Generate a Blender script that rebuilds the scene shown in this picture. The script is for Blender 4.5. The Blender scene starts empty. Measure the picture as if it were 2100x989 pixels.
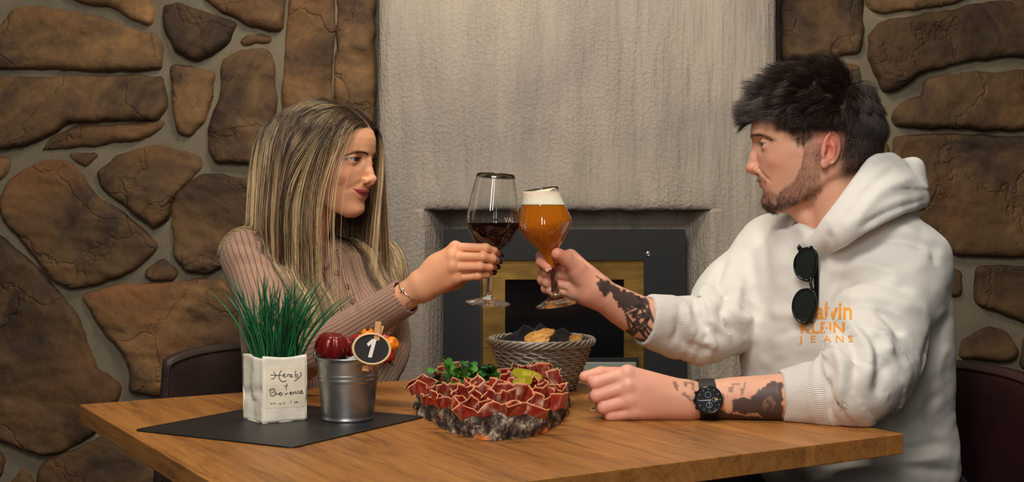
import bpy, bmesh, math, random
import numpy as np
import openvdb
from mathutils import Vector, Matrix, noise as mnoise
from mathutils.bvhtree import BVHTree

R = random.Random(7)
RNG = np.random.default_rng(11)
scene = bpy.context.scene
COL = scene.collection

# ---------------------------------------------------------------- camera
F, CX, HY, CAMZ = 2640.0, 1050.0, 430.0, 1.07      # focal length, centre column, horizon row (image taken as 2100x989), eye height
cam_data = bpy.data.cameras.new('camera')
cam = bpy.data.objects.new('camera', cam_data)
COL.objects.link(cam)
cam.location = (0, 0, CAMZ)
cam.rotation_euler = (math.pi / 2, 0, 0)
cam_data.sensor_width = 36.0
cam_data.lens = 36.0 * F / 2100.0
cam_data.shift_y = -(494.5 - HY) / 2100.0
cam_data.clip_start = 0.05
scene.camera = cam

# ---------------------------------------------------------------- world, lights, exposure
world = bpy.data.worlds.new('world')
scene.world = world
world.use_nodes = True
world.node_tree.nodes['Background'].inputs[0].default_value = (1.0, 0.90, 0.78, 1)
world.node_tree.nodes['Background'].inputs[1].default_value = 0.06

def area(name, loc, target, sx, sy, power, color):
    ld = bpy.data.lights.new(name, 'AREA')
    ld.shape = 'RECTANGLE'; ld.size = sx; ld.size_y = sy
    ld.energy = power; ld.color = color
    o = bpy.data.objects.new(name, ld); COL.objects.link(o)
    o.location = loc
    o.rotation_euler = (Vector(target) - Vector(loc)).to_track_quat('-Z', 'Y').to_euler()
    return o

area('key_softbox', (-0.25, 0.55, 2.5), (0.0, 2.5, 0.95), 0.9, 0.7, 38, (1.0, 0.93, 0.84))
area('strip_lamp', (-0.62, -0.25, 1.75), (0.0, 2.2, 1.05), 0.16, 0.9, 9, (1.0, 0.95, 0.88))
area('strip_lamp', (-0.18, -0.55, 1.75), (0.0, 2.2, 1.05), 0.12, 0.9, 6, (1.0, 0.95, 0.88))
area('ceiling_lamp', (0.0, 2.2, 2.6), (0.0, 3.1, 1.5), 0.5, 0.4, 20, (1.0, 0.88, 0.72))
scene.view_settings.view_transform = 'Standard'
scene.view_settings.look = 'None'
scene.view_settings.gamma = 1.0
scene.view_settings.use_curve_mapping = False
scene.view_settings.exposure = 0.0
scene.cycles.use_denoising = True
scene.cycles.max_bounces = 12
scene.cycles.transmission_bounces = 12
scene.cycles.transparent_max_bounces = 16
scene.cycles.caustics_refractive = False
scene.cycles.caustics_reflective = False
# ---------------------------------------------------------------- helpers
def P(px, py, Y):
    """world point seen at photo pixel (px, py) when it stands Y metres in front of the camera"""
    return np.array([(px - CX) / F * Y, Y, CAMZ - (py - HY) / F * Y])

def on_table(px, py, z=0.75):
    Y = (CAMZ - z) * F / (py - HY)
    return P(px, py, Y)

def world_loc(o):
    v = Vector((0, 0, 0))
    while o is not None:
        v = v + o.location; o = o.parent
    return v

def thing(name, label, cat, loc=(0, 0, 0), group=None):
    o = bpy.data.objects.new(name, None); COL.objects.link(o)
    o.empty_display_size = 0.05
    o.location = loc
    tag(o, label, cat, group)
    return o

def tag(o, label=None, cat=None, group=None, kind=None):
    if label: o['label'] = label
    if cat: o['category'] = cat
    if group: o['group'] = group
    if kind: o['kind'] = kind
    return o

def mesh_data(name, V, Fc, smooth=True, col=None, attrs=None, mats=None, mat_idx=None):
    V = np.asarray(V, dtype=np.float32).reshape(-1, 3)
    me = bpy.data.meshes.new(name)
    if isinstance(Fc, np.ndarray) and Fc.ndim == 2:
        n, k = Fc.shape
        me.vertices.add(len(V)); me.vertices.foreach_set('co', V.ravel())
        me.loops.add(n * k); me.loops.foreach_set('vertex_index', Fc.astype(np.int32).ravel())
        me.polygons.add(n)
        me.polygons.foreach_set('loop_start', np.arange(0, n * k, k, dtype=np.int32))
        me.update(calc_edges=True)
    else:
        me.from_pydata([tuple(map(float, v)) for v in V], [], [tuple(int(i) for i in f) for f in Fc])
    if smooth:
        me.polygons.foreach_set('use_smooth', np.ones(len(me.polygons), dtype=bool))
    if col is not None:
        a = me.color_attributes.new('col', 'FLOAT_COLOR', 'POINT')
        c = np.ones((len(V), 4), dtype=np.float32); c[:, :3] = col
        a.data.foreach_set('color', c.ravel())
    if attrs:
        for k, v in attrs.items():
            a = me.attributes.new(k, 'FLOAT', 'POINT')
            a.data.foreach_set('value', np.asarray(v, dtype=np.float32).ravel())
    if mats:
        for m in mats: me.materials.append(m)
        if mat_idx is not None:
            me.polygons.foreach_set('material_index', np.asarray(mat_idx, dtype=np.int32))
    me.update()
    return me

def mk(name, V, Fc, mat, parent=None, smooth=True, col=None, attrs=None, origin=None, mat_idx=None):
    """one mesh object from world-space vertices"""
    V = np.asarray(V, dtype=np.float32).reshape(-1, 3)
    if parent is not None:
        off = np.array(world_loc(parent)); loc = (0, 0, 0)
    else:
        off = np.zeros(3) if origin is None else np.array(origin, dtype=float); loc = tuple(off)
    mats = mat if isinstance(mat, (list, tuple)) else [mat]
    me = mesh_data(name, V - off, Fc, smooth, col, attrs, mats, mat_idx)
    o = bpy.data.objects.new(name, me); COL.objects.link(o)
    o.location = loc
    if parent is not None: o.parent = parent
    return o

class MB:
    """collects shapes into one mesh"""
    def __init__(s): s.V = []; s.F = []; s.n = 0
    def add(s, V, Fc):
        V = np.asarray(V, dtype=float).reshape(-1, 3)
        s.V.append(V); s.F += [tuple(int(i) + s.n for i in f) for f in Fc]; s.n += len(V)
        return s
    def box(s, c, sx, sy, sz, rz=0, rot=None):
        c = np.array(c, float)
        B = np.array([[x, y, z] for z in (-.5, .5) for y in (-.5, .5) for x in (-.5, .5)]) * [sx, sy, sz]
        if rot is None: rot = np.array(Matrix.Rotation(rz, 3, 'Z'))
        B = B @ np.array(rot).T + c
        return s.add(B, [(0, 2, 3, 1), (4, 5, 7, 6), (0, 1, 5, 4), (2, 6, 7, 3), (0, 4, 6, 2), (1, 3, 7, 5)])
    def tube(s, pts, rad, n=8, closed=False, cap=True):
        pts = np.asarray(pts, float); m = len(pts)
        rad = np.broadcast_to(np.asarray(rad, float), (m,))
        T = np.roll(pts, -1, 0) - np.roll(pts, 1, 0) if closed else np.gradient(pts, axis=0)
        T /= np.linalg.norm(T, axis=1)[:, None] + 1e-12
        ref = np.array([0, 0, 1.0]) if abs(T[0][2]) < 0.9 else np.array([1.0, 0, 0])
        N = np.cross(T[0], ref); N /= np.linalg.norm(N)
        V = []
        for i in range(m):
            N = N - T[i] * np.dot(N, T[i]); N /= np.linalg.norm(N) + 1e-12
            B = np.cross(T[i], N)
            a = np.arange(n) * 2 * np.pi / n
            V.append(pts[i] + rad[i] * (np.cos(a)[:, None] * N + np.sin(a)[:, None] * B))
        V = np.concatenate(V); Fc = []
        for i in range(m if closed else m - 1):
            j = (i + 1) % m
            for k in range(n):
                k2 = (k + 1) % n
                Fc.append((i * n + k, i * n + k2, j * n + k2, j * n + k))
        if cap and not closed:
            Fc.append(tuple(range(n - 1, -1, -1))); Fc.append(tuple((m - 1) * n + k for k in range(n)))
        return s.add(V, Fc)
    def lathe(s, prof, c, axis=(0, 0, 1), n=48, closed=False):
        prof = np.asarray(prof, float)     # (radius, height)
        ax = Vector(axis).normalized()
        M = np.array(Vector((0, 0, 1)).rotation_difference(ax).to_matrix())
        a = np.arange(n) * 2 * np.pi / n
        V = np.concatenate([np.stack([r * np.cos(a), r * np.sin(a), np.full(n, h)], 1) for r, h in prof])
        V = V @ M.T + np.array(c, float)
        Fc = []; m = len(prof)
        for i in range(m if closed else m - 1):
            j = (i + 1) % m
            for k in range(n):
                k2 = (k + 1) % n
                Fc.append((i * n + k, i * n + k2, j * n + k2, j * n + k))
        if not closed:
            if prof[0][0] > 1e-6: Fc.append(tuple(range(n - 1, -1, -1)))
            if prof[-1][0] > 1e-6: Fc.append(tuple((m - 1) * n + k for k in range(n)))
        return s.add(V, Fc)
    def prism(s, poly, z0, z1, M=None, c=(0, 0, 0)):
        poly = np.asarray(poly, float); n = len(poly)
        V = np.concatenate([np.c_[poly, np.full(n, z0)], np.c_[poly, np.full(n, z1)]])
        if M is not None: V = V @ np.array(M).T
        V = V + np.array(c, float)
        Fc = [tuple(range(n - 1, -1, -1)), tuple(range(n, 2 * n))]
        for i in range(n):
            j = (i + 1) % n
            Fc.append((i, j, n + j, n + i))
        return s.add(V, Fc)
    def sphere(s, c, r, nu=20, nv=12, M=None):
        r = np.broadcast_to(np.asarray(r, float), (3,))
        V = [[0, 0, 1]]
        for i in range(1, nv):
            t = math.pi * i / nv
            for k in range(nu):
                a = 2 * math.pi * k / nu
                V.append([math.sin(t) * math.cos(a), math.sin(t) * math.sin(a), math.cos(t)])
        V.append([0, 0, -1]); V = np.array(V) * r
        if M is not None: V = V @ np.array(M).T
        Fc = []
        for k in range(nu): Fc.append((0, 1 + k, 1 + (k + 1) % nu))
        for i in range(nv - 2):
            for k in range(nu):
                a, b = 1 + i * nu + k, 1 + i * nu + (k + 1) % nu
                Fc.append((a, a + nu, b + nu, b))
        L = len(V) - 1; o = 1 + (nv - 2) * nu
        for k in range(nu): Fc.append((o + k, L, o + (k + 1) % nu))
        return s.add(V + np.array(c, float), Fc)
    def build(s, name, mat, parent=None, smooth=False, **kw):
        return mk(name, np.concatenate(s.V), s.F, mat, parent, smooth, **kw)

def auto_smooth(o, ang=35):
    me = o.data
    bm = bmesh.new(); bm.from_mesh(me)
    for f in bm.faces: f.smooth = True
    for e in bm.edges:
        e.smooth = not (len(e.link_faces) == 2 and e.calc_face_angle(0) > math.radians(ang))
    bm.to_mesh(me); bm.free()
    return o

def bevel(o, w, seg=2, ang=40):
    m = o.modifiers.new('bevel', 'BEVEL'); m.width = w; m.segments = seg
    m.limit_method = 'ANGLE'; m.angle_limit = math.radians(ang)
    return o

def spline(pts, n):
    """Catmull-Rom through pts, n samples"""
    p = np.asarray(pts, float); m = len(p)
    q = np.concatenate([[2 * p[0] - p[1]], p, [2 * p[-1] - p[-2]]])
    t = np.linspace(0, m - 1 - 1e-9, n); i = t.astype(int); f = (t - i)[:, None]
    a, b, c, d = q[i], q[i + 1], q[i + 2], q[i + 3]
    return 0.5 * (2 * b + (c - a) * f + (2 * a - 5 * b + 4 * c - d) * f ** 2 + (3 * b - a - 3 * c + d) * f ** 3)

def sm(x, a, b):
    t = np.clip((x - a) / (b - a), 0, 1)
    return t * t * (3 - 2 * t)

# value noise on numpy arrays
_PERM = np.random.default_rng(5).random(4096).astype(np.float32)
def vnoise(x, y, z):
    x, y, z = np.broadcast_arrays(x, y, z)
    xi, yi, zi = np.floor(x).astype(np.int64), np.floor(y).astype(np.int64), np.floor(z).astype(np.int64)
    fx, fy, fz = x - xi, y - yi, z - zi
    fx, fy, fz = fx * fx * (3 - 2 * fx), fy * fy * (3 - 2 * fy), fz * fz * (3 - 2 * fz)
    h = lambda a, b, c: _PERM[(a * 374761 + b * 668265 + c * 69069 + (a * b) * 31 + (b * c) * 17) & 4095]
    def l(a, b, t): return a + (b - a) * t
    r = l(l(l(h(xi, yi, zi), h(xi + 1, yi, zi), fx), l(h(xi, yi + 1, zi), h(xi + 1, yi + 1, zi), fx), fy),
          l(l(h(xi, yi, zi + 1), h(xi + 1, yi, zi + 1), fx), l(h(xi, yi + 1, zi + 1), h(xi + 1, yi + 1, zi + 1), fx), fy), fz)
    return r * 2 - 1
def fbm(x, y, z, o=4):
    r = 0; a = 1.0
    for i in range(o):
        r = r + a * vnoise(x * 2 ** i + 7.3 * i, y * 2 ** i + 3.1 * i, z * 2 ** i + 1.7 * i); a *= 0.5
    return r

# ---------------------------------------------------------------- solid modelling on a grid with uneven spacing
def axis(lo, hi, coarse, bands=()):
    """coordinates from lo to hi: spacing coarse, finer inside bands (a, b, step)"""
    xs = [lo]
    while xs[-1] < hi:
        x = xs[-1]; st = coarse
        for a, b, s in bands:
            dist = max(a - x, x - b, 0)
            st = min(st, max(s, s + dist * 0.12))
        xs.append(x + st)
    return np.array(xs, dtype=np.float32)

class Vol:
    def __init__(s, xs, ys, zs, far=0.05):
        s.xs, s.ys, s.zs = xs, ys, zs; s.far = far
        s.d = np.full((len(xs), len(ys), len(zs)), far, dtype=np.float32)
    def sub(s, lo, hi):
        sl = []
        for a, l, h in zip((s.xs, s.ys, s.zs), lo, hi):
            i = max(int(np.searchsorted(a, l)) - 1, 0); j = min(int(np.searchsorted(a, h)) + 1, len(a))
            if j <= i: return None
            sl.append(slice(i, j))
        return tuple(sl), s.xs[sl[0]][:, None, None], s.ys[sl[1]][None, :, None], s.zs[sl[2]][None, None, :]
    def put(s, sl, v, k, op='add'):
        a = s.d[sl]
        if op == 'add':
            r = np.minimum(a, v)
            if k > 0: r = r - np.maximum(k - np.abs(a - v), 0) ** 2 * (0.25 / k)
        elif op == 'cut':
            v = -v; r = np.maximum(a, v)
            if k > 0: r = r + np.maximum(k - np.abs(a - v), 0) ** 2 * (0.25 / k)
        elif op == 'and':
            r = np.maximum(a, v)
        s.d[sl] = r
    def cone(s, a, b, ra, rb, k=0.0, op='add', pad=0.0):
        a = np.asarray(a, float); b = np.asarray(b, float); m = max(ra, rb) + k + 0.012 + pad
        q = s.sub(np.minimum(a, b) - m, np.maximum(a, b) + m)
        if q is None: return
        sl, X, Y, Z = q; ab = b - a; L = float(ab @ ab) + 1e-12
        t = np.clip(((X - a[0]) * ab[0] + (Y - a[1]) * ab[1] + (Z - a[2]) * ab[2]) / L, 0, 1)
        v = np.sqrt((X - a[0] - t * ab[0]) ** 2 + (Y - a[1] - t * ab[1]) ** 2 + (Z - a[2] - t * ab[2]) ** 2) - (ra + (rb - ra) * t)
        s.put(sl, v, k, op)
    def ball(s, c, r, k=0.0, op='add'): s.cone(c, c, r, r, k, op)
    def ell(s, c, r, M=None, k=0.0, op='add'):
        c = np.asarray(c, float); r = np.asarray(r, float); m = r.max() + k + 0.012
        q = s.sub(c - m, c + m)
        if q is None: return
        sl, X, Y, Z = q; X, Y, Z = X - c[0], Y - c[1], Z - c[2]
        if M is not None:
            M = np.asarray(M, float)      # columns: local axes in world
            U = [M[0, i] * X + M[1, i] * Y + M[2, i] * Z for i in range(3)]
        else: U = [X, Y, Z]
        k0 = np.sqrt((U[0] / r[0]) ** 2 + (U[1] / r[1]) ** 2 + (U[2] / r[2]) ** 2)
        k1 = np.sqrt((U[0] / r[0] ** 2) ** 2 + (U[1] / r[1] ** 2) ** 2 + (U[2] / r[2] ** 2) ** 2) + 1e-9
        s.put(sl, k0 * (k0 - 1) / k1, k, op)
    def tube(s, pts, rad, k=0.0, op='add', disp=None, flat=None):
        """one smooth limb along a polyline; disp(t, angle, pos) adds to the radius"""
        pts = np.asarray(pts, float); n = len(pts); rad = np.broadcast_to(np.asarray(rad, float), (n,))
        m = rad.max() + k + 0.025
        q = s.sub(pts.min(0) - m, pts.max(0) + m)
        if q is None: return
        sl, X, Y, Z = q
        best = None
        for i in range(n - 1):
            a, b = pts[i], pts[i + 1]; ab = b - a; L = float(ab @ ab) + 1e-12
            t = np.clip(((X - a[0]) * ab[0] + (Y - a[1]) * ab[1] + (Z - a[2]) * ab[2]) / L, 0, 1)
            dx, dy, dz = X - a[0] - t * ab[0], Y - a[1] - t * ab[1], Z - a[2] - t * ab[2]
            v = np.sqrt(dx * dx + dy * dy + dz * dz) - (rad[i] + (rad[i + 1] - rad[i]) * t)
            if best is None: best = v; T = (i + t) / (n - 1); D = [dx, dy, dz]
            else:
                w = v < best
                best = np.where(w, v, best)
                if disp is not None:
                    T = np.where(w, (i + t) / (n - 1), T); D = [np.where(w, p, o) for p, o in zip((dx, dy, dz), D)]
        if disp is not None: best = best - disp(T, D, (X, Y, Z))
        s.put(sl, best, k, op)
    def fn(s, f, lo, hi, k=0.0, op='add'):
        q = s.sub(np.asarray(lo, float), np.asarray(hi, float))
        if q is None: return
        s.put(q[0], f(*q[1:]).astype(np.float32), k, op)
    def bump(s, c, r, amp, M=None):
        """raise (amp > 0) the surface by a soft gaussian lump"""
        c = np.asarray(c, float); r = np.broadcast_to(np.asarray(r, float), (3,)); m = r.max() * 2.4
        q = s.sub(c - m, c + m)
        if q is None: return
        sl, X, Y, Z = q; X, Y, Z = X - c[0], Y - c[1], Z - c[2]
        if M is not None:
            M = np.asarray(M, float)
            X, Y, Z = [M[0, i] * X + M[1, i] * Y + M[2, i] * Z for i in range(3)]
        s.d[sl] -= (amp * np.exp(-((X / r[0]) ** 2 + (Y / r[1]) ** 2 + (Z / r[2]) ** 2))).astype(np.float32)
    def warp(s, f, lo, hi):
        q = s.sub(np.asarray(lo, float), np.asarray(hi, float))
        if q is None: return
        s.d[q[0]] += f(*q[1:]).astype(np.float32)
    def sample(s, p):
        """distance and outward direction at points"""
        def tri(q):
            f = [np.clip(np.interp(q[:, i], a, np.arange(len(a))), 0, len(a) - 1.001) for i, a in enumerate((s.xs, s.ys, s.zs))]
            i = [x.astype(np.int32) for x in f]; t = [x - j for x, j in zip(f, i)]; r = 0
            for a in (0, 1):
                for b in (0, 1):
                    for c in (0, 1):
                        r = r + s.d[i[0] + a, i[1] + b, i[2] + c] * (t[0] if a else 1 - t[0]) * (t[1] if b else 1 - t[1]) * (t[2] if c else 1 - t[2])
            return r
        e = .003; d = tri(p); g = np.stack([tri(p + np.eye(3)[k] * e) - tri(p - np.eye(3)[k] * e) for k in range(3)], 1)
        return d, g / (np.linalg.norm(g, axis=1)[:, None] + 1e-9)
    def mesh(s, band=0.03):
        g = openvdb.FloatGrid(s.far)
        d = np.clip(s.d, -band, s.far)
        d[[0, -1]] = s.far; d[:, [0, -1]] = s.far; d[:, :, [0, -1]] = s.far
        g.copyFromArray(d, tolerance=1e-6)
        V, Q = g.convertToQuads(0.0)
        W = np.stack([np.interp(V[:, i], np.arange(len(a)), a) for i, a in enumerate((s.xs, s.ys, s.zs))], 1)
        return W, Q.astype(np.int32)

def keep_largest(V, Q):
    """drop loose crumbs"""
    n = len(V); lab = np.arange(n)
    for _ in range(400):
        m = lab[Q].min(1)
        new = lab.copy()
        for k in range(Q.shape[1]): np.minimum.at(new, Q[:, k], m)
        new = new[new]
        if (new == lab).all(): break
        lab = new
    ids, cnt = np.unique(lab, return_counts=True)
    big = ids[cnt.argmax()]; kv = lab == big
    idx = np.cumsum(kv) - 1
    return V[kv], idx[Q[kv[Q[:, 0]]]].astype(np.int32)

# ---------------------------------------------------------------- materials
def new_mat(name):
    m = bpy.data.materials.new(name); m.use_nodes = True
    nt = m.node_tree; b = nt.nodes['Principled BSDF']
    return m, nt, b

def srgb(r, g, b):
    c = np.array([r, g, b], float) / 255
    return tuple(np.where(c <= 0.04045, c / 12.92, ((c + 0.055) / 1.055) ** 2.4))

def simple(name, rgb, rough=0.5, metal=0.0, spec=None, bump=None, **kw):
    m, nt, b = new_mat(name)
    b.inputs['Base Color'].default_value = (*rgb, 1)
    b.inputs['Roughness'].default_value = rough
    b.inputs['Metallic'].default_value = metal
    if spec is not None: b.inputs['Specular IOR Level'].default_value = spec
    for k, v in kw.items(): b.inputs[k.replace('_', ' ')].default_value = v
    if bump:
        sc, st, dist = bump
        tc = nt.nodes.new('ShaderNodeTexCoord')
        n = nt.nodes.new('ShaderNodeTexNoise'); n.inputs['Scale'].default_value = sc; n.inputs['Detail'].default_value = 5
        nt.links.new(tc.outputs['Object'], n.inputs['Vector'])
        bp = nt.nodes.new('ShaderNodeBump'); bp.inputs['Strength'].default_value = st; bp.inputs['Distance'].default_value = dist
        nt.links.new(n.outputs['Fac'], bp.inputs['Height']); nt.links.new(bp.outputs[0], b.inputs['Normal'])
    return m

def node(nt, kind, **kw):
    n = nt.nodes.new(kind)
    for k, v in kw.items():
        if k.startswith('i_'): n.inputs[k[2:].replace('_', ' ')].default_value = v
        else: setattr(n, k, v)
    return n

def ramp(nt, src, stops):
    r = nt.nodes.new('ShaderNodeValToRGB')
    e = r.color_ramp.elements
    while len(e) > 2: e.remove(e[-1])
    while len(e) < len(stops): e.new(0.5)
    for i, (p, c) in enumerate(stops):
        e[i].position = p; e[i].color = (*c, 1) if len(c) == 3 else c
    nt.links.new(src, r.inputs['Fac'])
    return r

def mapping(nt, scale=(1, 1, 1), coord='Object', rot=(0, 0, 0)):
    tc = nt.nodes.new('ShaderNodeTexCoord'); mp = nt.nodes.new('ShaderNodeMapping')
    mp.inputs['Scale'].default_value = scale; mp.inputs['Rotation'].default_value = rot
    nt.links.new(tc.outputs[coord], mp.inputs['Vector'])
    return mp.outputs[0]

def mixc(nt, fac, a, b, mode='MIX'):
    m = nt.nodes.new('ShaderNodeMix'); m.data_type = 'RGBA'; m.blend_type = mode
    if hasattr(fac, 'is_linked'): nt.links.new(fac, m.inputs[0])
    else: m.inputs[0].default_value = fac
    for i, v in ((6, a), (7, b)):
        if hasattr(v, 'is_linked'): nt.links.new(v, m.inputs[i])
        else: m.inputs[i].default_value = (*v, 1)
    return m.outputs[2]

def attr_out(nt, name):
    a = nt.nodes.new('ShaderNodeAttribute'); a.attribute_name = name
    return a

def bumpn(nt, b, height, strength, dist, normal=None):
    bp = nt.nodes.new('ShaderNodeBump'); bp.inputs['Strength'].default_value = strength; bp.inputs['Distance'].default_value = dist
    nt.links.new(height, bp.inputs['Height'])
    if normal is not None: nt.links.new(normal, bp.inputs['Normal'])
    nt.links.new(bp.outputs[0], b.inputs['Normal'])
    return bp.outputs[0]

def hair_object(name, pts, radii, cols, mat, parent):
    """pts: list of (n_i, 3) arrays; radii likewise; one hair-curves object"""
    cd = bpy.data.hair_curves.new(name)
    sizes = [len(p) for p in pts]
    cd.add_curves(sizes)
    off = np.array(world_loc(parent)) if parent is not None else np.zeros(3)
    A = np.concatenate(pts) - off
    cd.points.foreach_set('position', A.astype(np.float32).ravel())
    ra = cd.attributes.get('radius') or cd.attributes.new('radius', 'FLOAT', 'POINT')
    ra.data.foreach_set('value', np.concatenate(radii).astype(np.float32))
    ca = cd.attributes.new('col', 'FLOAT_COLOR', 'POINT')
    c = np.ones((len(A), 4), dtype=np.float32); c[:, :3] = np.concatenate(cols)
    ca.data.foreach_set('color', c.ravel())
    cd.materials.append(mat)
    o = bpy.data.objects.new(name, cd); COL.objects.link(o)
    if parent is not None: o.parent = parent
    return o
# ---------------------------------------------------------------- heads (local millimetres: s = to the person's right, f = forward, u = up, origin between the ears)
class Frame:
    def __init__(s, O, fwd, up=(0, 0, 1)):
        f = np.array(fwd, float); f /= np.linalg.norm(f)
        u = np.array(up, float); u = u - f * (u @ f); u /= np.linalg.norm(u)
        s.M = np.stack([np.cross(f, u), f, u], 1); s.O = np.array(O, float)
    def w(s, p): return s.O + np.asarray(p, float) / 1000 @ s.M.T
    def l(s, p): return (np.asarray(p, float) - s.O) @ s.M * 1000
    def larr(s, X, Y, Z):
        X, Y, Z = X - s.O[0], Y - s.O[1], Z - s.O[2]; M = s.M
        return [((M[0, i] * X + M[1, i] * Y + M[2, i] * Z) * 1000).astype(np.float32) for i in range(3)]

def rot_axes(M, axis, deg):
    """local axes M turned about one of them"""
    return M @ np.array(Matrix.Rotation(math.radians(deg), 3, axis))

class HeadTable:
    def __init__(s, rows, sc=(1, 1, 1)):
        r = np.array(rows, float)
        r[:, 0] *= sc[2]; r[:, 1] *= sc[1]; r[:, 2] *= sc[0]; r[:, 3] *= sc[1]; r[:, 4] *= sc[1]
        s.u = np.arange(r[0, 0], r[-1, 0] + 0.5, 0.5)
        k = np.exp(-(np.arange(-12, 13) / 5.0) ** 2); k /= k.sum()
        def t(c):
            v = np.interp(s.u, r[:, 0], r[:, c]); e = np.concatenate([np.full(12, v[0]), v, np.full(12, v[-1])])
            return np.convolve(e, k, 'valid')
        s.fb, s.wd, s.bk, s.f0 = t(1), t(2), t(3), t(4)
        s.lo, s.hi = r[0, 0], r[-1, 0]
    def get(s, u): return [np.interp(u, s.u, t).astype(np.float32) for t in (s.fb, s.wd, s.bk, s.f0)]
    def surf(s, x, u, p=2.15):
        fb, w, bk, f0 = s.get(np.asarray(u, float))
        return f0 + (fb - f0) * np.maximum(1 - (np.abs(x) / w) ** p, 0) ** (1 / p)

MAN_ROWS = [  # u, front, half width, back, centre
    (-101, 76, 14, 68, 72), (-98, 86, 22, 58, 68), (-93, 94, 30, 48, 60), (-86, 98, 36, 36, 50), (-78, 98.5, 41, 22, 38), (-67, 98, 48, 6, 20),
    (-58, 101, 53, -4, 10), (-50, 103, 57, -14, 4), (-40, 106, 61, -40, 0), (-30, 106, 64, -65, 0), (-20, 106, 66.5, -78, 0), (-10, 107, 68, -84, 0),
    (0, 108, 69, -88, 0), (11, 110, 69.5, -90, 0), (22, 115, 70, -92, 0), (31, 117.5, 71, -93, 0), (43, 117, 74, -93, 0), (55, 114, 76, -91, 0),
    (70, 107, 75, -86, 0), (85, 96, 70, -77, 2), (100, 79, 58, -60, 5), (112, 59, 43, -38, 8), (120, 39, 27, -16, 10), (125, 18, 8, 6, 12)]
WOMAN_ROWS = [
    (-99, 74, 12, 66, 70), (-96, 83, 19, 57, 66), (-91, 91, 26, 47, 58), (-84, 95.5, 32, 36, 49), (-76, 95.5, 37.5, 22, 38), (-67, 95, 45, 6, 20),
    (-58, 98, 51, -4, 10), (-50, 101, 56, -14, 4), (-40, 103, 61, -40, 0), (-30, 104, 64.5, -65, 0), (-20, 104, 67, -78, 0), (-10, 105, 68, -84, 0),
    (0, 106, 68, -88, 0), (11, 108, 68, -90, 0), (22, 111, 68.5, -92, 0), (31, 113, 70, -93, 0), (43, 114, 73, -93, 0), (55, 113, 75, -91, 0),
    (70, 107, 75, -86, 0), (85, 97, 70, -77, 2), (100, 80, 58, -60, 5), (112, 60, 43, -38, 8), (120, 40, 27, -16, 10), (125, 18, 8, 6, 12)]

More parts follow.
